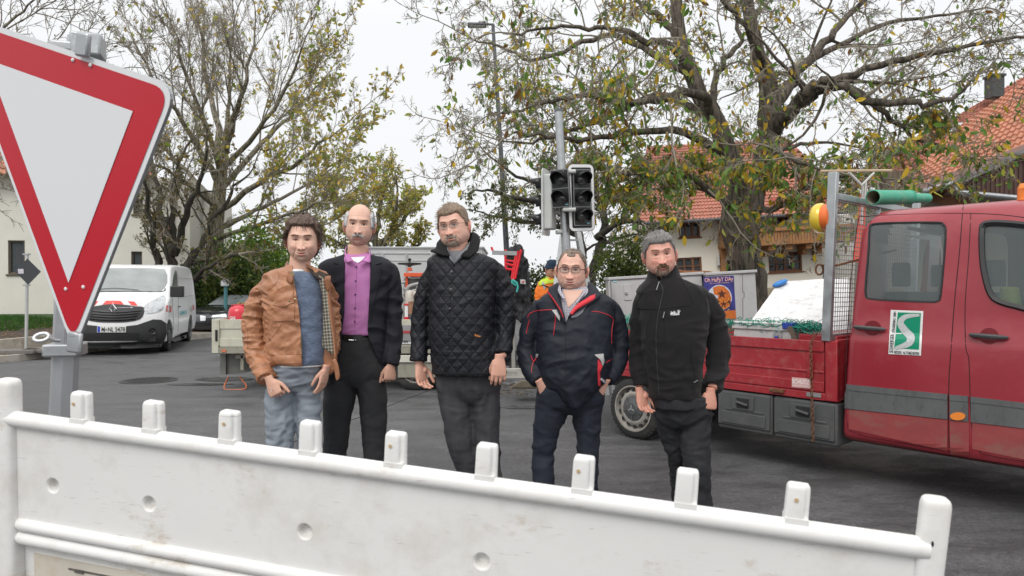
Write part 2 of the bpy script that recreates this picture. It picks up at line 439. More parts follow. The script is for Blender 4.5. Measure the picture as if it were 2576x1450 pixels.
_l.new(bsdf(VC).outputs[0], _m.inputs[1]); _l.new(_t.outputs[0], _m.inputs[2]); _l.new(_m.outputs[0], _n['Material Output'].inputs[0])
def vergept(rnd, o0=2.3, o1=5.5, i0=3, i1=14):
    i = rnd.uniform(i0, i1); k = int(i); t = i - k; a = Vector((*kl[k], 0)); b = Vector((*kl[k + 1], 0)); d = (b - a).normalized()
    o_ = rnd.uniform(o0, o1); p = a.lerp(b, t) + Vector((-d.y, d.x, 0)) * o_; p.z = .34 + .28 * min(1, (o_ - 1.3) / 2.9); return p
g = blades('g', 16000, vergept, .10, lambda r: (lambda q: (.04 * q, .10 * q, .02 * q))(r.uniform(.5, 1.5)), 3)
o = g.build('grass', VC, col=True); tag(o, kind='stuff')
rl = random.Random(4); mb = MB()
def flatleaf(mb, p, s, rnd, col):
    a = rnd.uniform(0, 2 * pi); x = Vector((math.cos(a), math.sin(a), rnd.uniform(-.2, .3))) * s; y = Vector((-math.sin(a), math.cos(a), rnd.uniform(-.1, .3))) * s * .6
    mb.add([p - x, p + y * .8, p + x, p - y * .8], [(0, 1, 2, 3)], 0, col)
for _ in range(420):
    p = vergept(rl, 1.35, 3.2); p.z += .02; q = rl.uniform(.6, 1.3); flatleaf(mb, p, rl.uniform(.03, .06), rl, (.35 * q, .2 * q, .08 * q))
for _ in range(90):
    p = vergept(rl, .1, 1.15); p.z = .135; q = rl.uniform(.5, 1.2); flatleaf(mb, p, rl.uniform(.02, .05), rl, (.3 * q, .18 * q, .07 * q))
for _ in range(260):
    g_ = G(rl.uniform(1180, 1340), rl.uniform(962, 996)); g_.z = .012; q = rl.uniform(.2, 1.2); flatleaf(mb, g_, rl.uniform(.01, .045), rl, (.28 * q, .2 * q, .13 * q))
for _ in range(260):
    g_ = G(rl.uniform(150, 2500), rl.uniform(900, 1400)); g_.z = .008; q = rl.uniform(.3, 1.4); flatleaf(mb, g_, rl.uniform(.003, .011), rl, (.28 * q, .24 * q, .18 * q))
o = mb.build('fallen_leaves', VC, col=True); tag(o, kind='stuff')
# ================================================================ trees
def add_cracks(m, col, sc, lo, hi, amt, stretch):
    n = m.node_tree.nodes; l = m.node_tree.links; b = bsdf(m); src = b.inputs['Base Color'].links[0].from_socket
    tcn = n.new('ShaderNodeTexCoord'); mp = n.new('ShaderNodeMapping'); mp.inputs['Scale'].default_value = stretch; l.new(tcn.outputs['Object'], mp.inputs[0])
    q = n.new('ShaderNodeTexNoise'); q.inputs['Scale'].default_value = sc; q.inputs['Detail'].default_value = 8; q.inputs['Roughness'].default_value = .7; l.new(mp.outputs[0], q.inputs[0])
    r = n.new('ShaderNodeMapRange'); r.inputs[1].default_value = lo; r.inputs[2].default_value = hi; r.inputs[3].default_value = amt; r.inputs[4].default_value = 0; l.new(q.outputs['Fac'], r.inputs[0])
    mx = n.new('ShaderNodeMix'); mx.data_type = 'RGBA'; l.new(r.outputs[0], mx.inputs[0]); l.new(src, mx.inputs[6]); mx.inputs[7].default_value = (*col, 1); l.new(mx.outputs[2], b.inputs['Base Color'])
    bp = n.new('ShaderNodeBump'); bp.inputs['Strength'].default_value = 1; bp.inputs['Distance'].default_value = .06; l.new(q.outputs['Fac'], bp.inputs['Height']); l.new(bp.outputs[0], b.inputs['Normal'])
def barkmat(name, c, moss=(.05, .07, .02), ma=.5):
    m = mat(name, c, .9, 0, .45, 9, 0, 22, dirt=moss, damt=ma, dscale=2.5, stretch=(1, 1, .35)); add_cracks(m, (.025, .02, .016), 16, .42, .52, .85, (1, 1, .16)); return m
BARK = barkmat('walnut_bark', (.15, .125, .10), ma=.55); BARKG = barkmat('grey_bark', (.26, .235, .175), ma=.5); BARKD = barkmat('dark_bark', (.055, .048, .038), ma=.7)
TWIG = mat('twig_wood', (.24, .215, .17), .9, 0, .25, 5)
def rvec(rnd, s=1): return Vector((rnd.gauss(0, s), rnd.gauss(0, s), rnd.gauss(0, s)))
def leafquad(mb, p, d, s, rnd, col, asp=.45):
    d = d.normalized(); x = d.cross(rvec(rnd)).normalized(); n_ = d.cross(x)
    w_ = s * asp * .5; cu = rnd.uniform(-.15, .25) * s
    mb.add([p, p + d * s * .3 + x * w_ * .85 + n_ * s * .05, p + d * s * .62 + x * w_ + n_ * s * .05 - n_ * cu * .4, p + d * s - n_ * cu, p + d * s * .62 - x * w_ + n_ * s * .05 - n_ * cu * .4, p + d * s * .3 - x * w_ * .85 + n_ * s * .05], [(0, 1, 2, 3), (0, 3, 4, 5)], 0, col)
def lerpc(rnd, cols):
    c = rnd.choice(cols); q = rnd.uniform(.7, 1.25); return (c[0] * q, c[1] * q, c[2] * q)
class Tree:
    def __init__(s, seed, cols, leaf=.12, leafp=None, spread=.8, gn=.0, twig=.006, dens=1.0, lv=3, up=.25, wob=.22, nch=6, lscale=.55, lper=3, droop=0, sides=5, asp=.45, twn=5):
        s.r = random.Random(seed); s.wood = MB(); s.twigs = MB(); s.lv_mb = MB(); s.cols = cols; s.leaf = leaf; s.leafp = leafp or (lambda p: 1)
        s.spread = spread; s.gn = gn; s.twig = twig; s.dens = dens; s.lv = lv; s.up = up; s.wob = wob; s.nch = nch; s.ls = lscale; s.lper = lper; s.droop = droop; s.sides = sides; s.asp = asp; s.twn = twn
    def limb(s, pts, r0, r1, lvl=0, kids=True, L=None):
        """pts: an explicit polyline limb"""
        pts = [Vector(p) for p in catmull([tuple(p) for p in pts], 4)]
        for i in range(1, len(pts) - 1): pts[i] += rvec(s.r, .25 * r0)
        k = len(pts); rad = [r0 + (r1 - r0) * (i / (k - 1)) ** .8 for i in range(k)]
        s.wood.tube(pts, rad, 9, caps=True)
        if kids: s.kids(pts, rad, lvl, L or sum((pts[i + 1] - pts[i]).length for i in range(k - 1)))
        return pts
    def kids(s, pts, rad, lvl, L):
        r = s.r; k = len(pts); n = max(2, int(s.nch * s.dens * (1.4 if lvl == 0 else 1)))
        for j in range(n):
            t = .2 + .8 * (j + r.random()) / n; f = t * (k - 1); i = min(k - 2, int(f)); p = pts[i].lerp(pts[i + 1], f - i)
            d = (pts[i + 1] - pts[i]).normalized(); side = d.cross(rvec(r)).normalized()
            nd = (d * (1 - s.spread * .5) + side * s.spread + Vector((0, 0, s.up))).normalized()
            s.grow(p, nd, L * s.ls * r.uniform(.55, 1.1) * (1.15 - .5 * t), rad[i] * .40, lvl + 1)
        e = (pts[-1] - pts[-2]).normalized(); s.grow(pts[-1], e, L * s.ls * .7, rad[-1], lvl + 1)
    def grow(s, p, d, L, rr, lvl):
        r = s.r
        last = lvl >= s.lv
        k = 4 if last else 6; pts = [p]; seg = L / k; rr = max(rr, s.twig * (1 if last else 1.6))
        for i in range(k):
            d = (d + rvec(r, s.wob) + Vector((0, 0, s.up * .25 - s.droop * (.35 if lvl > 1 else .12)))).normalized(); p = p + d * seg; pts.append(p)
        rad = [rr * (1 - .7 * i / k) for i in range(k + 1)]
        if last: s.twigs.tube(pts, [max(s.twig * .6, q) for q in rad], 3, caps=False)
        else: (s.wood if rr > .03 else s.twigs).tube(pts, rad, s.sides if rr > .02 else 4, caps=False)
        if not last: s.kids(pts, rad, lvl, L)
        else:
            for i in range(s.twn):
                j = r.randint(1, k - 1); q = (d + rvec(r, .6)).normalized(); a = pts[j]; b = a + q * L * r.uniform(.2, .5); c = b + (q + rvec(r, .3)) * L * .2
                s.twigs.tube([a, b, c], [s.twig * .8, s.twig * .65, s.twig * .5], 3, caps=False)
                s.leaves(b, q); s.leaves(c, q)
            for q in pts[1:]: s.leaves(q, d)
    def leaves(s, p, d):
        pr = s.leafp(p)
        for _ in range(s.lper):
            if s.r.random() < pr:
                q = (d * .3 + rvec(s.r, .6) + Vector((0, 0, -s.gn))); leafquad(s.lv_mb, p + rvec(s.r, s.leaf * .3), q, s.leaf * s.r.uniform(.5, 1.25), s.r, lerpc(s.r, s.cols), s.asp)
    def build(s, name, label, cat, loc, bark, group=None):
        e = empty(name, loc, label, cat, group)
        s.wood.build('trunk', bark, e, smooth=60)
        if s.twigs.f: s.twigs.build('twigs', TWIG, e)
        if s.lv_mb.f: s.lv_mb.build('leaves', VC, e, col=True)
        return e
def pxy(p):     # where a point appears (used only to vary how leafy a crown is from place to place)
    return p.x / p.y * FPX + 1288, 725 - (p.z - HC) / p.y * FPX
GRN = (.14, .23, .06); GRN2 = (.10, .18, .045); YG = (.34, .34, .07); OCH = (.42, .27, .03); BRN = (.17, .085, .035); YEL = (.55, .38, .04)
# --- the big walnut on the right
D = 13.0
def wl(p):
    x, y = pxy(p); m = .006
    m += .10 * math.exp(-((x - 1860) / 250) ** 2 - ((y - 480) / 85) ** 2)
    m += .04 * math.exp(-((x - 1620) / 220) ** 2 - ((y - 400) / 90) ** 2)
    m += .03 * math.exp(-((x - 1700) / 420) ** 2 - ((y - 300) / 170) ** 2)
    m += .05 * math.exp(-((x - 2420) / 200) ** 2 - ((y - 340) / 120) ** 2)
    m += .02 * math.exp(-((x - 1550) / 250) ** 2 - ((y - 120) / 150) ** 2)
    return m
T = Tree(11, [GRN, GRN, GRN2, GRN2, YG, YG, OCH, BRN, YEL], leaf=.145, leafp=wl, spread=.9, gn=.9, twig=.0058, lv=3, up=.10, wob=.22, nch=6, lscale=.47, lper=3, droop=.12, asp=.40, twn=5)
Q = lambda x, y, dy=0: P(x, y, D + dy)
def trunk(pts):      # (x, y, half width px)
    k = catmull(pts, 4); T.wood.tube([Q(a, b, 0) + rvec(T.r, .012) for a, b, c in k], [c / FPX * D * (1 + .06 * noise.noise(Vector((b * .05, 0, 0)))) for a, b, c in k], 16)
trunk([(1905, 960, 62), (1900, 900, 46), (1897, 800, 42), (1886, 700, 38), (1868, 620, 42), (1858, 570, 46), (1862, 530, 44)])
trunk([(1862, 590, 34), (1858, 540, 26), (1855, 470, 26), (1838, 400, 24), (1795, 300, 22), (1755, 225, 20), (1716, 120, 17), (1700, 0, 15), (1690, -90, 12)])
trunk([(1872, 580, 36), (1890, 520, 28), (1915, 430, 28), (1934, 350, 26), (1934, 292, 26), (1930, 200, 22), (1905, 130, 17), (1880, 0, 15), (1870, -100, 12)])
LB = [  # limbs as in the photograph: (x, y, depth offset) ... , start radius, end radius (px)
 ([(1934, 292, 0), (1975, 220, .2), (2040, 150, .5), (2105, 80, .8), (2170, 0, 1), (2230, -80, 1.2)], 22, 9),
 ([(1938, 300, 0), (2005, 265, -.4), (2075, 225, -.8), (2150, 180, -1.1), (2280, 148, -1.4), (2400, 125, -1.6), (2590, 95, -1.8)], 19, 7),
 ([(1945, 330, 0), (1985, 290, -.5), (2030, 225, -1), (2085, 205, -1.2), (2180, 250, -1.5), (2300, 262, -1.6), (2390, 250, -1.7), (2440, 205, -1.8)], 21, 7),
 ([(2085, 205, -1.2), (2160, 235, -.9), (2240, 300, -.8), (2310, 350, -.7), (2400, 380, -.6)], 12, 4),
 ([(1755, 222, 0), (1690, 115, -.4), (1630, 105, -.8), (1560, 80, -1), (1480, 70, -1.2), (1390, 70, -1.4), (1290, 85, -1.5)], 13, 5),
 ([(1740, 190, 0), (1640, 135, .4), (1540, 90, .6), (1440, 120, .8), (1340, 150, .9), (1260, 115, 1), (1190, 100, 1)], 12, 4),
 ([(1795, 300, 0), (1760, 235, -.5), (1660, 250, -1.2), (1560, 255, -1.6), (1450, 240, -1.8), (1370, 265, -2), (1260, 285, -2)], 15, 5),
 ([(1780, 290, 0), (1650, 238, .6), (1540, 290, 1), (1430, 330, 1.2), (1340, 360, 1.3), (1250, 352, 1.4)], 12, 4),
 ([(1805, 380, 0), (1720, 330, -.7), (1600, 330, -1.2), (1480, 352, -1.6), (1380, 345, -1.8), (1290, 335, -2)], 13, 4),
 ([(1712, 120, 0), (1680, 60, .5), (1620, 15, .8), (1580, -40, 1)], 15, 9),
 ([(1822, 350, .0), (1800, 290, .2), (1798, 225, .3), (1822, 150, .5), (1865, 100, .6), (1850, 40, .6), (1880, -40, .7)], 14, 8),
 ([(1880, 540, 0), (1960, 520, -1), (2030, 470, -1.6), (2120, 440, -2), (2220, 450, -2.2)], 11, 3),
 ([(1850, 520, 0), (1770, 470, -.9), (1690, 430, -1.5), (1600, 440, -1.8), (1530, 430, -2)], 12, 4),
 ([(1860, 540, .2), (1800, 480, 1.2), (1700, 470, 1.8), (1620, 480, 2)], 11, 4),
 ([(1934, 350, 0), (1960, 380, -1.5), (2010, 410, -2.6), (2080, 430, -3.2)], 12, 4),
 ([(1930, 200, 0), (1890, 90, -.8), (1830, 20, -1.2), (1790, -60, -1.5)], 11, 6),
 ([(2040, 150, .5), (2120, 110, .7), (2230, 60, .9), (2350, 40, 1), (2480, 20, 1)], 11, 4),
 ([(1915, 430, 0), (1930, 400, 1), (1990, 370, 2), (2080, 360, 2.6), (2180, 380, 3)], 12, 4),
]
for pts, a, b in LB: T.limb([Q(*p) for p in pts], a * .92 / FPX * D, max(2.2, b * .42) / FPX * D)
T.build('walnut_tree', 'large old walnut tree with thick forked trunk, mossy limbs and thinning yellow green leaves', 'tree', P(1905, 960, D), BARK)
print('walnut', len(T.twigs.f), len(T.lv_mb.f))
# --- the tall broad tree on the left
D2 = 27.0
def bl(p):
    x, y = pxy(p); return min(.075, max(.004, .005 + .070 / (1 + math.exp(-((x - 620) / 70 + (y - 330) / 90)))))
T = Tree(5, [(.30, .30, .08), (.22, .28, .07), (.42, .34, .08), (.48, .34, .08), (.3, .23, .10)], leaf=.21, leafp=bl, spread=.55, gn=.3, twig=.0085, lv=3, up=.26, wob=.11, nch=6, lscale=.50, lper=2, asp=.5, twn=4)
Q = lambda x, y, dy=0: P(x, y, D2 + dy)
T.wood.tube([Q(545, 795), Q(543, 700), Q(540, 640), Q(543, 560), Q(552, 480), Q(560, 400)], [.44, .36, .34, .30, .26, .20], 12)
for pts, a, b in [
 ([(560, 400, 0), (545, 300, .5), (520, 200, 1), (505, 100, 1), (500, 20, 1)], .2, .05), ([(560, 400, 0), (590, 300, -1), (620, 200, -2), (640, 90, -2)], .2, .05),
 ([(552, 470, 0), (500, 370, -1), (440, 280, -2), (380, 190, -3), (340, 110, -3)], .18, .04), ([(545, 520, 0), (470, 430, 1), (400, 360, 2), (330, 290, 3)], .16, .04),
 ([(552, 480, 0), (640, 380, 1), (710, 310, 2), (770, 250, 3), (800, 215, 3)], .18, .04), ([(545, 540, 0), (640, 470, -1), (730, 420, -2), (800, 365, -3), (845, 335, -3)], .18, .04),
 ([(543, 580, 0), (620, 540, 1), (710, 500, 2), (790, 455, 3), (840, 420, 3)], .16, .04), ([(543, 600, 0), (640, 570, -2), (730, 540, -3), (810, 510, -4)], .15, .04),
 ([(560, 400, 0), (570, 280, 2), (580, 160, 3), (590, 50, 3)], .16, .04), ([(556, 430, 0), (650, 330, -2), (720, 220, -3), (760, 120, -4)], .16, .04),
 ([(545, 520, 0), (480, 470, -2), (420, 430, -4), (370, 410, -5)], .14, .04), ([(556, 430, 0), (520, 320, -2), (470, 200, -3), (440, 80, -4)], .16, .04),
 ([(543, 640, 0), (640, 620, 2), (740, 590, 3), (820, 565, 3)], .12, .04)]:
    T.limb([Q(*p) for p in pts], a * .78, b * .7)
T.build('broad_tree', 'tall wide spreading tree with half bare fine branches behind the white van', 'tree', Q(545, 795), BARKG)
print('broad', len(T.twigs.f), len(T.lv_mb.f))
# --- dark multi-stemmed tree in front of it
D3 = 22.0
T = Tree(8, [(.13, .12, .04), (.12, .08, .03)], leaf=.14, leafp=lambda p: .06, spread=.7, gn=.3, twig=.007, lv=3, up=.25, wob=.17, nch=6, lscale=.40, lper=1, twn=4)
Q = lambda x, y, dy=0: P(x, y, D3 + dy)
for pts, a, b in [([(410, 760, 0), (400, 680, 0), (385, 600, -.3), (372, 520, -.5), (360, 440, -1)], .16, .04), ([(440, 760, 0), (440, 690, 0), (435, 600, .3), (440, 500, .5), (455, 400, 1)], .22, .05),
 ([(450, 760, 0), (470, 680, 0), (510, 600, .4), (560, 520, .6), (600, 460, .8)], .16, .04), ([(440, 700, 0), (420, 600, .8), (400, 500, 1.4), (380, 400, 1.8), (370, 330, 2)], .14, .04),
 ([(450, 750, 0), (490, 700, -.5), (540, 660, -1), (600, 640, -1.5)], .13, .03), ([(438, 640, 0), (470, 540, -.8), (500, 460, -1.5), (520, 380, -2)], .14, .04)]:
    T.limb([Q(*p) for p in pts], a, b)
T.build('orchard_tree', 'dark multi stemmed bare tree beside the left white house', 'tree', Q(440, 790), BARKD)
# --- smaller tree far behind the group
D4 = 40.0
T = Tree(9, [(.34, .30, .09), (.24, .27, .08), (.42, .32, .09)], leaf=.24, leafp=lambda p: .10, spread=.7, gn=.3, twig=.012, lv=3, up=.25, wob=.2, nch=6, lscale=.5, lper=2, twn=3)
Q = lambda x, y, dy=0: P(x, y, D4 + dy)
for pts, a, b in [([(960, 770, 0), (955, 680, 0), (950, 590, 0), (960, 500, 0)], .3, .08), ([(955, 650, 0), (900, 580, 0), (860, 520, 0)], .16, .06), ([(952, 620, 0), (1010, 560, 0), (1040, 520, 1)], .16, .06),
 ([(955, 690, 0), (1010, 640, 0), (1060, 610, -1)], .14, .06), ([(953, 660, 0), (990, 560, -1), (1000, 480, -2)], .16, .06), ([(955, 680, 0), (890, 630, -1), (830, 600, -2)], .14, .06)]:
    T.limb([Q(*p) for p in pts], a, b)
T.build('roadside_tree', 'smaller hazy tree with ochre leaves far behind the bald man', 'tree', Q(960, 785), BARKG)
# --- dark apple tree behind the signal
D5 = 18.5
T = Tree(12, [(.08, .11, .04), (.10, .13, .05), (.06, .09, .035), (.18, .15, .05)], leaf=.11, leafp=lambda p: .10, spread=.9, gn=.5, twig=.007, lv=3, up=.1, wob=.24, nch=5, lscale=.44, lper=2, droop=.35, twn=4)
Q = lambda x, y, dy=0: P(x, y, D5 + dy)
for pts, a, b in [([(1492, 850, 0), (1490, 700, 0), (1505, 620, 0), (1520, 560, 0), (1500, 480, 0), (1480, 420, 0)], .17, .07), ([(1478, 850, 0), (1470, 700, 0), (1462, 610, 0), (1440, 540, 0), (1380, 470, 0), (1320, 450, 0)], .13, .05),
 ([(1500, 600, 0), (1560, 560, -.5), (1610, 560, -1), (1660, 580, -1)], .10, .04), ([(1462, 600, 0), (1400, 570, .5), (1320, 560, 1), (1250, 545, 1)], .10, .04), ([(1505, 520, 0), (1560, 450, .5), (1600, 420, 1)], .09, .04),
 ([(1440, 540, 0), (1360, 510, -.8), (1290, 500, -1.2), (1240, 480, -1.4)], .09, .04), ([(1500, 480, 0), (1430, 430, .8), (1380, 400, 1)], .09, .04)]:
    T.limb([Q(*p) for p in pts], a, b)
T.build('apple_tree', 'dark gnarled apple tree with small leaves behind the traffic signal', 'tree', Q(1488, 860), BARKD)
# --- thorny tree reaching in at the upper left
D6 = 8.0
T = Tree(21, [(.1, .08, .05)], leaf=.05, leafp=lambda p: .01, spread=.8, twig=.006, lv=2, up=.2, wob=.14, nch=6, lscale=.4, lper=1, twn=4, sides=4)
Q = lambda x, y, dy=0: P(x, y, D6 + dy)
T.twig = .0045; T.wood.tube([Q(-420, 1030), Q(-400, 700), Q(-330, 400), Q(-250, 250)], [.12, .1, .08, .06], 9)
for pts, a, b in [([(-250, 250, 0), (-100, 150, 0), (10, 70, 0), (70, 15, 0), (130, -40, 0)], .05, .012), ([(-250, 250, 0), (-50, 210, .3), (100, 160, .5), (230, 120, .6), (340, 105, .6)], .03, .006),
 ([(-330, 400, 0), (-100, 350, .3), (100, 280, .8), (220, 210, 1), (330, 170, 1), (430, 190, 1)], .04, .006), ([(-100, 150, 0), (40, 60, -.4), (110, 20, -.5), (190, -30, -.5)], .02, .006),
 ([(100, 160, .5), (185, 40, .3), (175, -20, .3)], .012, .005), ([(-330, 400, 0), (-120, 440, 0), (-30, 430, 0), (40, 470, 0)], .03, .006)]:
    T.limb([Q(*p) for p in pts], a * .5, b * .6)
T.build('thorn_tree', 'bare thorny branches of a tree reaching in above the yield sign', 'tree', Q(-420, 1030), BARKG)

def bush(name, label, cx, y0, y1, D, wpx, seed, cols, n=2600, leaf=.12, dpt=1.0, asp=.5):
    rnd = random.Random(seed); wood = MB(); lv = MB(); base = P(cx, y1, D); W = wpx / FPX * D / 2; H = (y1 - y0) / FPX * D
    e = empty(name, (base.x, D, max(0, base.z)), label, 'bush')
    tips = []
    for i in range(26):
        a = rnd.uniform(0, 2 * pi); rr = math.sqrt(rnd.random()); t = Vector((base.x + W * rr * math.cos(a), D + W * dpt * rr * math.sin(a), base.z + H * (.45 + .55 * math.sqrt(max(0, 1 - rr * rr)) * rnd.uniform(.8, 1.05))))
        b = base + Vector((rnd.uniform(-.3, .3) * W, rnd.uniform(-.3, .3) * W * dpt, 0)); m_ = b.lerp(t, .5) + rvec(rnd, .08)
        wood.tube([b, m_, t], [.03, .02, .008], 4); tips += [m_, t, b.lerp(m_, .6), m_.lerp(t, .5)]
    cl = [t + rvec(rnd, .12 * W) for t in tips for _ in range(2)]
    for _ in range(n):
        c = rnd.choice(cl); p = c + rvec(rnd, .13 * W + .05)
        if p.z < base.z: p.z = base.z + rnd.random() * .3
        leafquad(lv, p, rvec(rnd) + Vector((0, 0, .2)), leaf * rnd.uniform(.6, 1.3), rnd, lerpc(rnd, cols), asp)
    wood.build('stems', BARKD, e); lv.build('foliage', VC, e, col=True); return e
bush('leafy_bush', 'bright green leafy bush behind the man in the tan jacket', 655, 585, 790, 25, 210, 1, [(.13, .22, .05), (.10, .18, .04), (.20, .28, .05)], 9000, .15)
bush('dark_bush', 'dark green dense bush behind the red gas bottle', 600, 640, 815, 23, 170, 2, [(.06, .10, .03), (.07, .11, .04), (.14, .17, .04)], 8000, .14)
bush('conifer_bush', 'feathery dark green conifer bush right of the white van', 500, 652, 800, 24, 100, 3, [(.06, .085, .05), (.08, .10, .055)], 5000, .16, asp=.2)
bush('barberry_bush', 'dull purple red bush between two green bushes', 547, 650, 800, 25, 80, 4, [(.12, .045, .045), (.09, .035, .035)], 3500, .12)
bush('young_shrub', 'loose olive green shrub behind the grey cabinets', 1565, 600, 800, 16, 120, 5, [(.09, .12, .03), (.13, .15, .04), (.06, .09, .03)], 4500, .09)
bush('far_hedge', 'low dark hedge behind the worker in orange', 1360, 688, 790, 30, 170, 6, [(.04, .06, .03), (.06, .07, .03)], 4000, .18)
# ================================================================ houses
PLASTER = mat('white_plaster', (.66, .64, .58), .9, 0, .05, 1.5, .15, 60)
PLASTER2 = mat('cream_plaster', (.72, .68, .58), .9, 0, .04, 1.2, .12, 50)
WOODB = mat('brown_window_wood', (.17, .07, .03), .55, 0, .15, 8)
WOODO = mat('orange_balcony_wood', (.32, .15, .055), .6, 0, .25, 6, .2, 30, stretch=(3, 3, .4))
CURT = mat('curtain', (.5, .5, .5), .9, 0, .3, 10, stretch=(12, 1, .3))
DARKIN = mat('dark_interior', (.02, .02, .022), .9)
WGL = glassmat('window_glass', (.10, .11, .12), .45, .02)
def tilemat(name, c):
    m = mat(name, c, .8, 0, .22, 5, 0, dirt=(.10, .07, .05), damt=.5, dscale=1.2); return m
TILE = tilemat('roof_tiles', (.42, .175, .125)); TILE2 = tilemat('orange_tiles', (.46, .20, .125))
def tiled(mb, A, B, C_, rows, cols, amp=.03, step=.03):
    """real roof tiles: A eave left, B eave right, C_ ridge left; rows overlap and each tile is an S wave"""
    A, B, C_ = Vector(A), Vector(B), Vector(C_); u = (B - A); v = (C_ - A); n_ = u.cross(v).normalized()
    if n_.z < 0: n_ = -n_
    sub = 4; nc = cols * sub
    vs = []; fs = []
    for r_ in range(rows):
        for h, o_ in ((0, step), (1.0, 0)):
            for j in range(nc + 1):
                a = 2 * pi * (j % sub) / sub; vs.append(A + u * (j / nc) + v * ((r_ + h) / rows) + n_ * (amp * .5 * math.sin(a) + o_))
        b = r_ * 2 * (nc + 1)
        for j in range(nc): fs.append((b + j, b + j + 1, b + nc + 2 + j, b + nc + 1 + j))
        # front lip
        k = len(vs)
        for j in range(nc + 1): vs.append(vs[b + j] - n_ * (step + .01))
        for j in range(nc): fs.append((k + j, k + j + 1, b + j + 1, b + j))
        vs_extra = 0
        # keep block size constant
        if True:
            pass
        # re-base next block
        while len(vs) % (2 * (nc + 1)) != 0: vs.append(vs[-1])
        if r_ >= 0: pass
    mb.add(vs, fs)
def tiled2(mb, A, B, D_, C_, rows, cols, amp=.03, step=.03):
    """quad A(eave left) B(eave right) C_(ridge right) D_(ridge left)"""
    A, B, C_, D_ = map(Vector, (A, B, C_, D_)); n_ = (B - A).cross(D_ - A).normalized()
    if n_.dot(Vector((0, -1, .5))) < 0: n_ = -n_
    sub = 4; nc = cols * sub
    def pt(s_, t): return A.lerp(B, s_).lerp(D_.lerp(C_, s_), t)
    for r_ in range(rows):
        vs = []
        for t, o_ in ((r_, -.012), (r_, step), (r_ + 1, 0)):
            vs += [pt(j / nc, t / rows) + n_ * (amp * .5 * math.sin(2 * pi * j / sub) + o_) for j in range(nc + 1)]
        q = nc + 1
        mb.add(vs, [(k * q + j, k * q + j + 1, (k + 1) * q + j + 1, (k + 1) * q + j) for k in (0, 1) for j in range(nc)])
class Facade:
    """a wall plane seen at distance D, leaning with the local slope of the road by rot; works in wall coordinates read from the view"""
    def __init__(s, cx, D, rot, yaw=0):
        s.D = D; s.M = Matrix.Rotation(R(yaw), 3, 'Z') @ Matrix.Rotation(-R(rot), 3, 'Y'); s.o = P(cx, 725, D); s.n = s.M @ Vector((0, -1, 0)); s.pl = Plane(s.o, s.n)
        s.X = s.M @ Vector((1, 0, 0)); s.Z = s.M @ Vector((0, 0, 1))
    def uv(s, x, y):
        p = s.pl.hit(x, y)[0] - s.o; return p.dot(s.X), p.dot(s.Z)
    def pt(s, u, v, out=0): return s.o + s.X * u + s.Z * v + s.n * out
    def box(s, mb, u0, v0, u1, v1, o0, o1, mi=None):
        c = s.pt((u0 + u1) / 2, (v0 + v1) / 2, (o0 + o1) / 2); mb.box(c, (abs(u1 - u0), abs(o1 - o0), abs(v1 - v0)), s.M, mi)
def wall_with_holes(F, mb, u0, v0, u1, v1, holes, th=.3):
    us = sorted(set([u0, u1] + [h[i] for h in holes for i in (0, 2)])); vs = sorted(set([v0, v1] + [h[i] for h in holes for i in (1, 3)]))
    for i in range(len(us) - 1):
        for j in range(len(vs) - 1):
            cu, cv = (us[i] + us[i + 1]) / 2, (vs[j] + vs[j + 1]) / 2
            if not any(h[0] < cu < h[2] and h[1] < cv < h[3] for h in holes):
                q = [F.pt(us[i], vs[j]), F.pt(us[i + 1], vs[j]), F.pt(us[i + 1], vs[j + 1]), F.pt(us[i], vs[j + 1])]; mb.add(q, [(0, 1, 2, 3)])
    for h in holes:
        a = [F.pt(h[0], h[1]), F.pt(h[2], h[1]), F.pt(h[2], h[3]), F.pt(h[0], h[3])]; b = [p - F.n * th for p in a]
        mb.add(a + b, [(i, (i + 1) % 4, 4 + (i + 1) % 4, 4 + i) for i in range(4)])
    a = [F.pt(u0, v0), F.pt(u1, v0), F.pt(u1, v1), F.pt(u0, v1)]; b = [p - F.n * 8 for p in a]
    mb.add(a + b, [(i, 4 + i, 4 + (i + 1) % 4, (i + 1) % 4) for i in range(4)] + [(4, 7, 6, 5)])
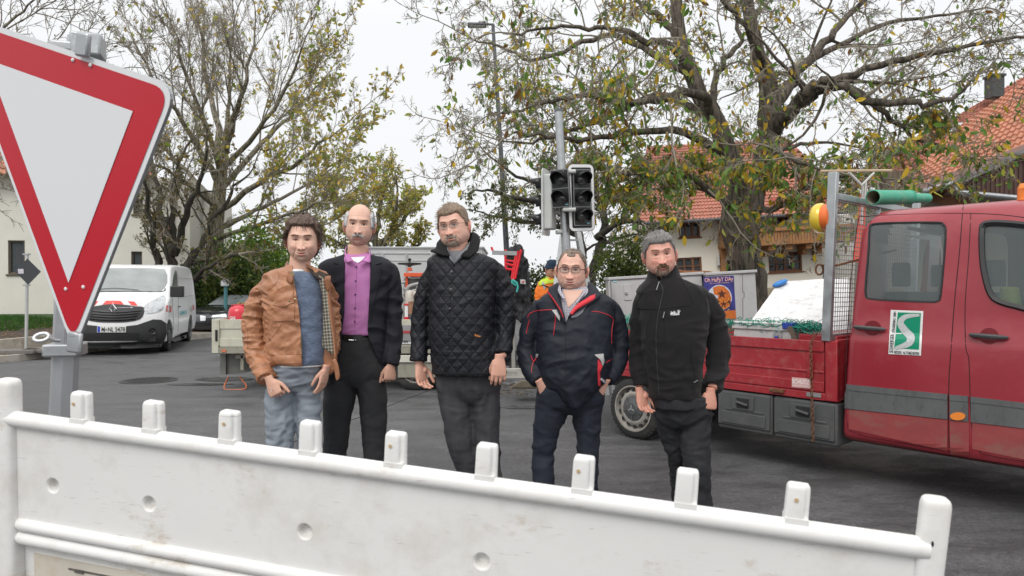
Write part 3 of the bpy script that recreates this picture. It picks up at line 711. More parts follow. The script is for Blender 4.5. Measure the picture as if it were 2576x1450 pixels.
def window(F, root, h, cols, rows, frame=.07, curtain=True, panes=None, m=WOODB, sill=True, curtcol=CURT):
    u0, v0, u1, v1 = h; mb = MB(); o0, o1 = -.16, -.06
    F.box(mb, u0, v0, u1, v0 + frame, o0, o1); F.box(mb, u0, v1 - frame, u1, v1, o0, o1); F.box(mb, u0, v0 + frame, u0 + frame, v1 - frame, o0, o1); F.box(mb, u1 - frame, v0 + frame, u1, v1 - frame, o0, o1)
    fr = mb.build('window', m, root, bevel=.008)
    mb = MB(); w_ = .028
    for i in range(1, cols):
        u = u0 + (u1 - u0) * i / cols; ww = w_ * (1.9 if panes and i in panes else 1); F.box(mb, u - ww, v0 + frame, u + ww, v1 - frame, o0 + .02, o1 - .012)
    for j in range(1, rows):
        v = v0 + (v1 - v0) * j / rows; F.box(mb, u0 + frame, v - w_ * .8, u1 - frame, v + w_ * .8, o0 + .024, o1 - .016)
    if cols * rows > 1: mb.build('glazing_bars', m, fr)
    mb = MB(); F.box(mb, u0 + frame * .5, v0 + frame * .5, u1 - frame * .5, v1 - frame * .5, o0 + .03, o0 + .036); mb.build('pane', WGL, fr)
    if curtain:
        mb = MB(); k = 60; vs = []
        for i in range(k + 1):
            u = u0 + (u1 - u0) * i / k; oo = -.30 + .03 * math.sin(i * 1.9)
            vs += [F.pt(u, v0 + .12 * (v1 - v0), oo), F.pt(u, v1, oo)]
        fs = [(2 * i, 2 * i + 2, 2 * i + 3, 2 * i + 1) for i in range(k) if not (.42 < i / k < .58)]; mb.add(vs, fs); mb.build('curtain', curtcol, fr)
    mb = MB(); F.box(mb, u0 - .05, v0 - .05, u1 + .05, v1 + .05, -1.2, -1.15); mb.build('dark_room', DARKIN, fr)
    if sill: mb = MB(); F.box(mb, u0 - .06, v0 - .06, u1 + .06, v0, -.12, .05); mb.build('sill', m, fr, bevel=.01)
    return fr
# --- house on the right
F = Facade(1900, 28.0, 3.2)
hr = empty('farmhouse', P(1900, 800, 28), 'cream farmhouse with red tiled roof and carved wooden balcony behind the walnut tree', 'house')
def hole(x0, y0, x1, y1):
    a = F.uv(x0, y0); b = F.uv(x1, y1); return (a[0], b[1], b[0], a[1])
H = [hole(1932, 637, 2019, 682), hole(1700, 650, 1767, 690), hole(1823, 644, 1846, 735), hole(1954, 545, 1992, 590), hole(1706, 560, 1762, 596)]
mb = MB(); eu0 = F.uv(1620, 570)[0]; eu1, vv = F.uv(2066, 640); ev = F.uv(1900, 545)[1]
wall_with_holes(F, mb, eu0, -2.2, eu1, ev, H)
mb.build('wall', PLASTER2, hr)
for h, c, r_, pn in zip(H, (4, 3, 1, 2, 3), (2, 2, 2, 2, 1), ((3,), (2,), (), (1,), (2,))): window(F, hr, h, c, r_, panes=pn)
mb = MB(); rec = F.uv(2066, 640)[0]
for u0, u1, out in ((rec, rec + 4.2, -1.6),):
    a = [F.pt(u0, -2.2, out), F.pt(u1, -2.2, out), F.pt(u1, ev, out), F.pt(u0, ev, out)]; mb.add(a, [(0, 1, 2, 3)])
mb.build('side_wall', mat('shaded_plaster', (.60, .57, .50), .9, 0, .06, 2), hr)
mb = MB(); a = []
cu, cv = F.uv(2090, 690); 
arch = [(cu - .45, cv - 1.6), (cu + .45, cv - 1.6)] + [(cu + .45 * math.cos(R(t)), cv + .1 + .45 * math.sin(R(t))) for t in range(0, 181, 20)]
mb.prism([F.pt(u, v, -1.56) for u, v in arch], F.n * .03); dr = mb.build('door', mat('door_dark_frame', (.03, .03, .03), .4), hr)
mb = MB(); mb.prism([F.pt(cu + (u - cu) * .86, cv + (v - cv) * .93, -1.52) for u, v in arch], F.n * .01); mb.build('pane', mat('ribbed_glass', (.25, .28, .27), .3, 0, .4, 12), dr)
# roof
e0, e1 = F.uv(1600, 578), F.uv(2128, 520)
A = F.pt(e0[0], F.uv(1900, 549)[1], .9); B = F.pt(F.uv(2135, 530)[0], F.uv(1900, 549)[1], .9)
Cc = B + F.n * -5.6 + F.Z * 4.1 - F.X * .4; Dd = A + F.n * -5.6 + F.Z * 4.1 + F.X * 1.6
mb = MB(); tiled2(mb, A, B, Dd, Cc, 26, 60, .05, .045); rf = mb.build('roof', TILE, hr)
mb = MB(); mb.add([A - F.Z * .03, B - F.Z * .03, Cc - F.Z * .03, Dd - F.Z * .03, Dd - F.Z * .03 - F.n * 6 - F.Z * 4, Cc - F.Z * .03 - F.n * 6 - F.Z * 4], [(0, 1, 2, 3), (3, 2, 5, 4)]); mb.build('roof_underside', WOODB, hr)
mb = MB(); mb.tube([A - F.Z * .05 + F.n * .06, B - F.Z * .05 + F.n * .06], .07, 8); mb.build('gutter', mat('dark_zinc', (.10, .10, .11), .5, .5), hr)
# snow guard lattice
mb = MB(); s0, s1 = .62, .985; t_ = .12
def rp(s_, t, o_): return A.lerp(B, s_).lerp(Dd.lerp(Cc, s_), t) + (B - A).cross(Dd - A).normalized() * -o_ * (1 if (B - A).cross(Dd - A).dot(F.n) < 0 else -1)
for hh in (.08, .24): mb.tube([rp(s0, t_, hh), rp(s1, t_, hh)], .014, 4)
for i in range(40):
    s_ = s0 + (s1 - s0) * i / 39; mb.tube([rp(s_, t_, .02), rp(s_, t_, .25)], .01, 3)
mb.build('snow_guard', REDP, hr)
# skylights
SKY = mat('skylight_glass', (.45, .5, .55), .08, 0, .1, spec=.8)
for s_, t, wd in ((.23, .30, .05), (.66, .40, .05), (.30, .62, .04)):
    mb = MB(); q = [rp(s_, t, .10), rp(s_ + wd, t, .10), rp(s_ + wd, t + .14, .10), rp(s_, t + .14, .10)]; mb.prism(q, (q[1] - q[0]).cross(q[3] - q[0]).normalized() * .08); sk = mb.build('skylight', mat('skylight_frame', (.12, .12, .12), .5), hr)
    c_ = sum(q, Vector()) / 4; mb = MB(); n_ = (q[1] - q[0]).cross(q[3] - q[0]).normalized(); mb.prism([c_ + (p - c_) * .85 + n_ * .086 for p in q], n_ * .01); mb.build('pane', SKY, sk)
# balcony
bl_ = empty('balcony', (0, 0, 0), None, None); bl_.parent = hr; bl_.location = wm(hr).inverted() @ F.pt(2, 2, 0)
ub0 = F.uv(1806, 600)[0]; ub1 = F.uv(2126, 600)[0]; vt = F.uv(1900, 583)[1]; vb = F.uv(1900, 622)[1]
mb = MB(); F.box(mb, ub0 - .05, vt - .10, ub1 + .05, vt + .03, 1.02, 1.18); mb.build('handrail', WOODO, bl_, bevel=.01)
mb = MB(); n_ = 44
for i in range(n_):
    u = ub0 + (ub1 - ub0) * (i + .5) / n_; w_ = (ub1 - ub0) / n_
    q = [(u - .5 * w_, vb), (u + .42 * w_, vb), (u + .42 * w_, vb + .22 * (vt - vb)), (u + .27 * w_, vb + .3 * (vt - vb)), (u + .27 * w_, vb + .75 * (vt - vb)), (u + .42 * w_, vt - .1), (u - .5 * w_, vt - .1)]
    mb.prism([F.pt(a, b, 1.08) for a, b in q], F.n * .03)
mb.build('baluster_boards', WOODO, bl_)
mb = MB(); F.box(mb, ub0, vb - .02, ub1, vb + .12, 0, 1.06); F.box(mb, ub0 - .03, vb + .02, ub0, vt - .1, 0, 1.1); mb.build('deck', WOODO, bl_, bevel=.01)
for x in (1808, 1816) and (1829, 1918, 1963, 2010, 2047):
    u = F.uv(x, 620)[0]; mb = MB(); F.box(mb, u - .12, vb - .22, u + .12, vb - .02, 0, .95); F.box(mb, u - .09, vb - .42, u + .09, vb - .22, 0, .55); mb.build('bracket', WOODO, bl_, bevel=.02)
mb = MB(); u = F.uv(1815, 620)[0]; F.box(mb, u - .12, -2.2, u + .12, ev, .03, .25); mb.build('timber_post', WOODO, hr, bevel=.01)
mb = MB(); q = F.uv(2040, 655); text(mb, '3', F.pt(q[0], q[1], .03), F.X, F.Z, .36, bold=.01); mb.build('house_number', BLACKP, hr)
mb = MB(); q = F.uv(1805, 655); mb.tube([F.pt(q[0], q[1] - .12, .12), F.pt(q[0], q[1] + .2, .12)], .06, 10); mb.ball(F.pt(q[0], q[1] - .18, .12), .07); mb.build('wall_lamp', mat('lamp_glass', (.5, .5, .48), .2), hr, smooth=50)
mb = MB(); F.box(mb, eu0, -2.2, eu1 - .02, F.uv(1900, 726)[1], .0, .05); mb.build('plinth', mat('stone_plinth', (.35, .30, .22), .9, 0, .3, 6, .5, 20), hr)
for i, x in enumerate((1945, 1962, 1983)):
    u, v = F.uv(x, 674); mb = MB(); rnd = random.Random(i)
    for _ in range(60): leafquad(mb, F.pt(u, v, -.2) + rvec(rnd, .08), rvec(rnd), .09, rnd, (.03, .08, .02) if rnd.random() < .75 else (.5, .08, .1), .6)
    mb.build('window_flowers', VC, hr, col=True)
# --- barn on the far right
BP = lambda x, y, Y: P(x, y, Y)
bn = empty('barn', P(2450, 800, 16), 'brown boarded barn with orange tiled roof and zinc gutter above the red truck', 'barn')
mb = MB(); tiled2(mb, BP(2250, 492, 17), BP(2950, 235, 15), BP(2400, 330, 20.5), BP(2950, -60, 19), 17, 40, .05, .05); mb.build('roof', TILE2, bn)
mb = MB(); tiled2(mb, BP(2120, 478, 22), BP(2440, 420, 22), BP(2310, 350, 25), BP(2600, 178, 25), 18, 34, .05, .045)
mb.build('rear_roof', TILE, bn)
mb = MB(); mb.add([BP(2215, 500, 15.6), BP(2408, 458, 14.8), BP(2950, 215, 13.5), BP(2950, 245, 15.1), BP(2250, 488, 17.1)], [(0, 1, 2, 3, 4)])
mb.build('lower_roof', mat('brown_roof_sheet', (.16, .075, .055), .7, 0, .15, 4, .2, 40), bn, solid=.04)
mb = MB(); a, b = BP(2408, 458, 14.7), BP(2950, 215, 13.4); mb.bar(a, b, .05, .14); mb.build('verge_trim', mat('trim_grey', (.20, .19, .19), .5, .3), bn)
PLK = mat('brown_planks', (.085, .045, .035), .7, 0, .2, 5, .2, 30, stretch=(4, 4, .5))
mb = MB(); N = 46
for i in range(N):
    x0 = 2411 + 540 * i / N; x1 = x0 + 540 / N * .93; Ya = 14.75 - 1.3 * i / N; yt = lambda x: 462 - (x - 2408) * .448; yb = lambda x: 482 + (x - 2408) * .105
    q = [BP(x0, yb(x0), Ya), BP(x1, yb(x1), Ya), BP(x1, yt(x1), Ya), BP(x0, yt(x0), Ya)]; mb.prism(q, (0, .03, 0))
mb.build('plank_gable', PLK, bn)
mb = MB(); mb.add([BP(2414, 483, 14.9), BP(2950, 540, 13.6), BP(2950, 225, 13.6), BP(2414, 465, 14.9)], [(0, 1, 2, 3)]); mb.build('gable_backing', DARKIN, bn)
mb = MB(); mb.tube([BP(2290, 492, 15.3), BP(2350, 476, 15.0), BP(2400, 463, 14.7)], .07, 10); mb.tube([BP(2398, 462, 14.7), BP(2406, 478, 14.68), BP(2412, 484, 14.66), BP(2560, 498, 14.3), BP(2900, 530, 13.4)], .055, 10)
mb.build('gutter', STEEL, bn, smooth=60)
mb = MB(); mb.add([BP(2150, 488, 18), BP(2330, 470, 17.5), BP(2950, 470, 15), BP(2950, 830, 15), BP(2150, 800, 18)], [(0, 1, 2, 3, 4)]); mb.build('wall', mat('barn_wall', (.30, .27, .22), .9, 0, .15, 2), bn)
mb = MB(); mb.bar(BP(2330, 497, 15.5), BP(2450, 512, 14.9), .15, .2); mb.bar(BP(2350, 500, 15.8), BP(2380, 470, 15), .12, .12); mb.build('rafter', WOODB, bn)
mb = MB(); c = BP(2501, 222, 24); mb.box(c, (.42, .42, .7)); mb.box(c + Vector((0, 0, .4)), (.5, .5, .08)); ch = mb.build('chimney', mat('chimney_stone', (.07, .07, .07), .8, 0, .3, 10), bn)
mb = MB(); q = [BP(2540, 525, 21.5) for _ in range(1)]
for (x0, y0, x1, y1, Y) in ((2375, 345, 2402, 322, 23.4), (2428, 366, 2456, 350, 18.4)):
    a, b = BP(x0, y0, Y), BP(x1, y1, Y + .7); d = (b - a).normalized(); s_ = Vector((.22, 0, .02)); mb = MB(); mb.prism([a, a + s_, b + s_, b], (0, -.12, .14)); mb.build('skylight', SKY, bn)
# weathered wooden post behind the truck
mb = MB(); a = P(2246, 480, 12); mb.box(P(2246, 457, 12), (.36, .2, .36)); mb.box(P(2246, 640, 12), (.26, .18, 2.2)); mb.box(P(2246, 478, 11.88), (.40, .05, .05))
o = mb.build('wooden_post', mat('weathered_wood', (.16, .12, .09), .9, 0, .4, 12, .6, 40, stretch=(4, 4, .4)), bevel=.01); tag(o, 'weathered grey wooden post rising behind the truck roof', 'post')
# terracotta coloured low wall behind the cabinets
mb = MB(); mb.prism([P(1655, 780, 12.5), P(1655, 683, 12.5), P(1672, 677, 12.5), P(1700, 676, 12.5), P(1720, 681, 12.5), P(1785, 682, 12.5), P(1810, 690, 12.5), P(1810, 780, 12.5)], (0, 1, 0))
o = mb.build('tarpaulin_stack', mat('orange_tarp', (.42, .17, .08), .6, 0, .15, 4, .2, 20), bevel=.02); tag(o, 'orange brown covered stack showing just above the grey cabinets', 'stack')
# --- house on the left
FL = Facade(100, 24.0, .3, 12)
hl = empty('white_house', P(100, 800, 24), 'plain white house with small windows behind the yield sign', 'house')
def holeL(x0, y0, x1, y1):
    a = FL.uv(x0, y0); b = FL.uv(x1, y1); return (a[0], b[1], b[0], a[1])
HL = [holeL(20, 605, 63, 690), holeL(330, 633, 358, 672), holeL(395, 545, 425, 590), holeL(335, 500, 360, 540)]
mb = MB(); wall_with_holes(FL, mb, FL.uv(-700, 600)[0], -1.5, FL.uv(478, 600)[0], FL.uv(100, 440)[1], HL); mb.build('wall', PLASTER, hl)
for h in HL: window(FL, hl, h, 1, 1, frame=.06, m=mat('window_wood_dark', (.10, .08, .06), .6), curtain=h is not HL[1])
A = FL.pt(FL.uv(-700, 600)[0], FL.uv(100, 440)[1] - .1, .6); B = FL.pt(FL.uv(410, 600)[0] , FL.uv(100, 440)[1] - .1, .6); Dd = A - FL.n * 6 + FL.Z * 3.6; Cc = B - FL.n * 6 + FL.Z * 3.6 - FL.X * 5
mb = MB(); tiled2(mb, A, B, Dd, Cc, 14, 50, .06, .05); mb.build('roof', TILE2, hl)
mb = MB(); q = FL.uv(480, 600)[0]; mb.tube([FL.pt(q - .6, -1.5, .06), FL.pt(q - .6, FL.uv(100, 440)[1], .06)], .05, 8); mb.build('downpipe', STEELD, hl)
mb = MB()
for i in range(6): a_ = FL.uv(404, 575 + i * 6); FL.box(mb, a_[0], a_[1], a_[0] + .6, a_[1] + .05, .3, .5)
mb.build('balcony_slats', WOODB, hl)
# ================================================================ vehicles: shared builders
HEADG = mat('headlamp_glass', (.45, .47, .48), .08, .3, .35, 25, coat=1)
TYRE = RUBBER
class Frame:
    """vehicle frame: a forward, b to the visible side, z up"""
    def __init__(s, o, fwd, side): s.o = Vector(o); s.f = Vector((*fwd, 0)).normalized(); s.s = Vector((*side, 0)).normalized(); s.M = Matrix((s.f, s.s, Vector((0, 0, 1)))).transposed()
    def p(s, a, b, z): return s.o + s.f * a + s.s * b + Vector((0, 0, z))
    def box(s, mb, a0, a1, b0, b1, z0, z1, mi=None): mb.box(s.p((a0 + a1) / 2, (b0 + b1) / 2, (z0 + z1) / 2), (abs(a1 - a0), abs(b1 - b0), abs(z1 - z0)), s.M, mi)
def vbody(F_, prof, wf, nose=.2, rear=.05, edge=.05, K=16):
    mb = MB(); rings = []; ca = sum(p[0] for p in prof) / len(prof); cz = sum(p[1] for p in prof) / len(prof); amax = max(p[0] for p in prof)
    ts = [-1, -.985, -.95, -.9, -.8, -.6, -.35, 0, .35, .6, .8, .9, .95, .985, 1]
    for t in ts:
        q = max(0, (abs(t) - .88) / .12); sh = edge * (1 - math.sqrt(max(0, 1 - q * q)))
        ring = []
        for a, z in prof:
            da = a - ca; dz = z - cz; L = math.hypot(da, dz); fr = max(0, (a - (amax - 1.4)) / 1.4)
            a2 = a - da / L * sh - nose * t * t * fr * fr - (0 if da > 0 else -rear * t * t); z2 = z - dz / L * sh
            ring.append(F_.p(a2, t * wf(z, a), z2))
        rings.append(ring)
    mb.rings(rings); return mb
def cut(o, mbs):
    """carve openings out of a closed body"""
    cs = []
    for mb in mbs:
        me = bpy.data.meshes.new('c'); me.from_pydata([tuple(v) for v in mb.v], [], mb.f)
        bm = bmesh.new(); bm.from_mesh(me); bmesh.ops.recalc_face_normals(bm, faces=bm.faces[:]); bm.to_mesh(me); bm.free()
        c = bpy.data.objects.new('c', me); COL.objects.link(c); cs.append(c)
        md = o.modifiers.new('b', 'BOOLEAN'); md.operation = 'DIFFERENCE'; md.solver = 'EXACT'; md.object = c
    pa = o.parent; o.parent = None; mw = o.matrix_basis.copy(); M = wm(pa) if pa else Matrix()
    o.data.transform(M); dg = bpy.context.evaluated_depsgraph_get(); ev = bpy.data.meshes.new_from_object(o.evaluated_get(dg))
    o.modifiers.clear(); ms = [m for m in o.data.materials]; old = o.data; o.data = ev; ev.name = old.name
    ev.transform(M.inverted()); o.parent = pa; bpy.data.meshes.remove(old)
    for c in cs: bpy.data.objects.remove(c)
    return o
def tyre_wheel(parent, c, axis, r, wd, rimr, rimmat, name='wheel', cap=True, holes=10, star=False):
    """axis points outward"""
    axis = Vector(axis).normalized(); c = Vector(c); mb = MB()
    mb.lathe([(rimr, -wd), (r * .93, -wd), (r, -wd * .85), (r, -wd * .15), (r * .975, -wd * .06), (r * .9, 0), (rimr * 1.06, .004), (rimr, -.012), (rimr, -wd * .3)], c, axis, 44)
    x = axis.orthogonal().normalized(); y = axis.cross(x)
    for i in range(44):
        a = 2 * pi * i / 44; d = x * math.cos(a) + y * math.sin(a); mb.box(c + d * (r - .0055) - axis * wd * .25, (.016, .018, wd * .34), Matrix((d.cross(axis), d, axis)).transposed())
    t = mb.build(name, TYRE, parent, smooth=50)
    mb = MB(); mb.lathe([(rimr * 1.02, -.006), (rimr * 1.03, .004), (rimr * .97, .004), (rimr * .93, -.03), (rimr * .86, -.045), (rimr * .80, -.022), (rimr * .70, -.008), (rimr * .60, -.005), (rimr * .52, -.015), (.001, -.018)], c, axis, 40, caps=False)
    rm = mb.build('rim', rimmat, t, smooth=45)
    mb = MB()
    for i in range(holes):
        a = 2 * pi * i / holes; d = x * math.cos(a) + y * math.sin(a); mb.lathe([(rimr * .085, -.03), (rimr * .085, -.002), (0, -.002)], c + d * rimr * .79 - axis * .024 + axis * .012, axis, 10)
    mb.build('vent_holes', DARKIN, t)
    if cap:
        mb = MB(); mb.lathe([(rimr * .55, -.02), (rimr * .54, .0), (rimr * .3, .012), (rimr * .26, .02), (0, .022)], c, axis, 30)
        for i in range(5):
            a = 2 * pi * i / 5 + .3; d = x * math.cos(a) + y * math.sin(a); mb.box(c + d * rimr * .42 + axis * .006, (.012, .05, .014), Matrix((d.cross(axis), d, axis)).transposed())
        cp = mb.build('hub_cap', GREYP, t, smooth=40)
        if star:
            mb = MB()
            for i in range(3):
                a = pi / 2 + 2 * pi * i / 3; up = Vector((0, 0, 1)); sd = axis.cross(up); d = sd * math.cos(a) + up * math.sin(a); mb.bar(c + axis * .024, c + axis * .024 + d * rimr * .17, .012, .006, up=axis)
            mb.build('emblem', STEELD, cp)
    return t
# ================================================================ red crew-cab pickup
al = R(41); Y0 = FPX * HC / 381.0; X0 = (1600 - 1288) / FPX * Y0
TF = Frame((X0, Y0, 0), (math.sin(al), -math.cos(al)), (math.cos(al), math.sin(al)))    # b runs away from the viewer
TP = Plane(TF.o, -TF.s)
def tsz(x, y, b=0):
    pl = Plane(TF.o + TF.s * b, -TF.s); h = pl.hit(x, y)[0] - TF.o; return h.dot(TF.f), h.z
tr = empty('pickup_truck', TF.o, 'red crew cab pickup truck with drop side bed and green road sticker on its door', 'truck')
REDT = mat('truck_red', (.28, .020, .032), .34, 0, .10, 2.2, .10, 160, coat=.35, dirt=(.33, .10, .10), damt=.35, dscale=2.2)
REDD = mat('truck_red_dusty', (.26, .045, .045), .6, 0, .2, 3, dirt=(.20, .13, .10), damt=.85, dscale=2.6, stretch=(1, 1, 1.6))
REDB = mat('bed_red', (.31, .022, .03), .42, 0, .16, 5, .1, 60, dirt=(.40, .16, .15), damt=.4, dscale=14)
GREYS = mat('grey_strip', (.10, .103, .106), .55, 0, .18, 5, .2, 150, dirt=(.05, .05, .05), damt=.7, dscale=22, stretch=(1, 1, .45))
near = [(.12, .30), (.03, .335), (.0, .38), (0, .47), (0, .555), (0, .65), (0, .74), (0, .88), (0, 1.04), (.004, 1.085), (.028, 1.13), (.032, 1.3), (.045, 1.45), (.066, 1.62), (.09, 1.80), (.115, 1.90), (.15, 1.965), (.21, 2.01), (.32, 2.035), (.6, 2.045)]
WT = 1.76
sec = near + [(WT - b, z) for b, z in reversed(near)]
def ztop(s):
    if s < 3.15: return 9
    if s < 4.05: return 2.05 - (s - 3.15) / .9 * .85
    return 1.20 - (s - 4.05) * .28
def shear(z): return .10 * max(0, (z - .4)) / 1.6
mb = MB(); rings = []
for s, ins in ((1.93, .035), (1.935, .018), (1.95, .005), (1.98, 0), (2.3, 0), (2.6, 0), (2.9, 0), (3.15, 0), (3.4, 0), (3.7, 0), (4.05, 0), (4.4, .01), (4.7, .03), (4.88, .09), (4.95, .2)):
    ring = []; zt = ztop(s)
    for b, z in sec:
        b2 = b + (ins if b < WT / 2 else -ins); zz = min(z, zt); zz = zz - ins * .8 * (zz > 1.2); ring.append(TF.p(s + (shear(zz) if s < 2.6 else 0) - (.06 * max(0, z - 1.9) / .1 if z > 1.9 and s < 2 else 0) * -1, b2, zz))
    rings.append(ring)
mb.rings(rings); cab = mb.build('cab', REDT, tr, smooth=35); CS = Surf([cab])
# glass outlines as seen
W1 = catmull([(2187, 575), (2202, 563), (2280, 560), (2360, 560), (2372, 565), (2379, 580), (2375, 650), (2366, 745), (2358, 757), (2345, 760), (2260, 757), (2190, 752), (2177, 742), (2178, 700), (2184, 630)], 3, True)
W2 = catmull([(2470, 575), (2485, 562), (2530, 562), (2600, 570), (2760, 600), (2800, 640), (2800, 800), (2700, 815), (2576, 777), (2520, 762), (2492, 742), (2476, 690), (2470, 640)], 3, True)
glass = []
for Wp in (W1, W2):
    mb = MB(); conform(mb, CS, Wp, off=-.008, step=14); glass.append(mb)
def win_prism(Wp, b0, b1, sc=1.0):
    cx = sum(p[0] for p in Wp) / len(Wp); cy = sum(p[1] for p in Wp) / len(Wp); pts = []
    for x, y in Wp:
        h, n_ = CS.hit(cx + (x - cx) * sc, cy + (y - cy) * sc); q = h - TF.o; pts.append((q.dot(TF.f), q.z))
    m = MB(); m.prism([TF.p(a, b0, z) for a, z in pts], TF.s * (b1 - b0)); return m
inner = MB(); rings = []
for s in (2.0, 2.1, 3.0, 3.3, 3.9):
    rings.append([TF.p(s + shear(z) * (s < 2.6), (max(b, .02) + .05) if b < WT / 2 else min(b, WT - .02) - .05, max(.45, min(z - .05 * (z > 1.9), ztop(s) - .06))) for b, z in sec[1:-1]])
inner.rings(rings)
rw = MB(); rw.prism([TF.p(1.8, .45, 1.42), TF.p(1.8, 1.35, 1.42), TF.p(1.8, 1.35, 1.86), TF.p(1.8, .45, 1.86)], TF.f * .5)
arch = MB(); arch.lathe([(0, -.4), (.36, -.4), (.36, .5), (0, .5)], TF.p(3.72, 0, .30), TF.s, 30)
cabo = cut(cab, [inner, win_prism(W1, -.3, 2.5, .985), win_prism(W2, -.3, 2.5, .985), rw, arch])
TGL = glassmat('truck_glass', (.15, .18, .18), .52, .03)
for gi, mb in enumerate(glass):
    wn = mb.build('window', TGL, tr, smooth=30)
    mb = MB(); ply = (W1, W2)[gi]; cline(mb, CS, list(ply) + [ply[0]], (.012, .02)[gi] if gi else .008, off=-.002, smooth=False, step=10); mb.build('seal', BLACKP, wn, smooth=60)
# interior
SEAT = mat('seat_fabric', (.035, .037, .04), .9, 0, .2, 10)
for a, b in ((2.45, .42), (2.45, 1.25), (3.05, .42), (3.05, 1.3)):
    mb = MB(); mb.rings([[TF.p(a - .22 * k + .14 * math.cos(t) * .5, b + .24 * math.cos(t * 1) * w_, .8 + .62 * k) + TF.f * .08 * math.sin(t) for t in [2 * pi * i / 12 for i in range(12)]] for k, w_ in ((0, 1), (.5, 1), (.9, .9), (1, .6))])
    mb.rings([[TF.p(a - .26 + .05 * math.cos(t), b + .13 * math.sin(t) * w_, z) for t in [2 * pi * i / 12 for i in range(12)]] for z, w_ in ((1.46, .8), (1.5, 1), (1.6, 1), (1.64, .7))])
    TF.box(mb, a - .1, a + .4, b - .25, b + .25, .68, .84); mb.build('seat', SEAT, tr, smooth=50)
mb = MB(); mb.tube([TF.p(2.92, .2, 1.45), TF.p(2.9, .25, 1.2), TF.p(2.93, .3, .95)], [.05, .09, .1], 8); mb.build('safety_vest', mat('vest_yellow', (.35, .42, .05), .8), tr, smooth=60)
# seams, strip, handles
mb = MB()
for pts, r_ in (([(2133, 1080), (2127, 1000), (2131, 850), (2141, 700), (2152, 600), (2160, 548)], .003), ([(2160, 546), (2240, 541), (2330, 538), (2420, 537), (2520, 541), (2640, 556)], .0034),
    ([(2424, 508), (2421, 540), (2413, 640), (2401, 760), (2393, 870), (2387, 960), (2386, 1080), (2389, 1144)], .0034), ([(2442, 537), (2437, 640), (2428, 760), (2428, 850), (2431, 884), (2437, 905), (2440, 990), (2443, 1060), (2452, 1110), (2466, 1140)], .0034),
    ([(2134, 1083), (2180, 1098), (2260, 1113), (2386, 1135)], .003), ([(2466, 1140), (2520, 1152), (2640, 1172)], .003), ([(2118, 1096), (2260, 1120), (2390, 1147), (2640, 1182)], .003)):
    cline(mb, CS, pts, r_, off=-.001, step=10)
mb.build('door_seams', mat('seam_dark', (.04, .004, .006), .6), tr)
mb = MB(); rnd = random.Random(2)
def band(x0, x1, y0a, y0b, y1a, y1b): return [(x0, y0a), ((x0 + x1) / 2, (y0a + y0b) / 2), (x1, y0b), (x1, y1b), ((x0 + x1) / 2, (y1a + y1b) / 2), (x0, y1a)]
for bd in (band(2128, 2384, 967, 992, 1028, 1055), band(2390, 2436, 993, 997, 1056, 1061), band(2443, 2680, 998, 1026, 1062, 1090)):
    mb = MB(); conform(mb, CS, bd, off=.010, step=12, thick=.012); x0, x1 = bd[0][0], bd[2][0]
    conform(mb, CS, [(x0, bd[0][1]), (x1, bd[2][1]), (x1, bd[2][1] + 14), (x0, bd[0][1] + 14)], off=.014, step=10, thick=.01); mb.build('rubbing_strip', GREYS, tr)
mb = MB(); conform(mb, CS, band(2136, 2383, 1030, 1057, 1080, 1134), off=.005, step=9); conform(mb, CS, band(2390, 2438, 1058, 1062, 1142, 1146), off=.005, step=9); conform(mb, CS, band(2446, 2680, 1064, 1092, 1130, 1176), off=.005, step=9)
mb.build('dusty_lower_panel', REDD, tr)
mb = MB(); el = [(2411 + 19 * math.cos(t) * (1 if abs(math.cos(t)) < .9 else 1), 1047 + 10 * math.sin(t)) for t in [2 * pi * i / 20 for i in range(20)]]; conform(mb, CS, el, off=.018, step=5, thick=.012); mb.build('side_marker_lamp', mat('amber_lens', (.75, .22, .03), .25, 0, .1, coat=.5), tr, smooth=50)
for (x0, y0, x1, y1, cx, cy, rr) in ((2152, 823, 2227, 829, 2195, 826, 20), (2443, 843, 2535, 850, 2488, 846, 22)):
    mb = MB(); p = [CS.hit(x0 + (x1 - x0) * t, y0 + (y1 - y0) * t) for t in (0, .08, .3, .7, .92, 1)]
    mb.tube([h + n_ * o_ for (h, n_), o_ in zip(p, (.01, .03, .042, .042, .03, .01))], [.014, .020, .021, .021, .018, .012], 8, flat=.8); hd = mb.build('door_handle', GREYP, tr, smooth=50)
    mb = MB(); conform(mb, CS, [(cx + rr * 1.1 * math.cos(t), cy + rr * .95 * math.sin(t)) for t in [2 * pi * i / 20 for i in range(20)]], off=.0008, step=6); mb.build('grip_recess', mat('recess_red', (.16, .008, .014), .5), hd)
# sticker
st = [(2241, 780), (2323, 783), (2317, 895), (2235, 891)]
mb = MB(); conform(mb, CS, st, off=.003, step=10); sk = mb.build('company_sticker', mat('sticker_white', (.75, .75, .74), .35, 0, .02), tr)
mb = MB(); conform(mb, CS, [(2259, 786), (2317, 788), (2312, 880), (2250, 876)], off=.005, step=8); mb.build('green_field', mat('sticker_green', (.0, .24, .13), .35, 0, .02), sk)
def scurve(t, w_): # centre line of the road drawn on the sticker
    k = [(2314, 793), (2280, 797), (2266, 812), (2277, 832), (2292, 850), (2284, 866), (2252, 876)]; ws = [3, 6, 8, 9.5, 10, 8, 3]
    return k, ws
k, ws = scurve(0, 0); k4 = catmull([(a, b, c) for (a, b), c in zip(k, ws)], 5); L_ = []; R_ = []
for i, (x, y, w_) in enumerate(k4):
    a, b = k4[max(0, i - 1)], k4[min(len(k4) - 1, i + 1)]; dx, dy = b[0] - a[0], b[1] - a[1]; q = math.hypot(dx, dy); L_.append((x - dy / q * w_, y + dx / q * w_)); R_.append((x + dy / q * w_, y - dx / q * w_))
mb = MB()
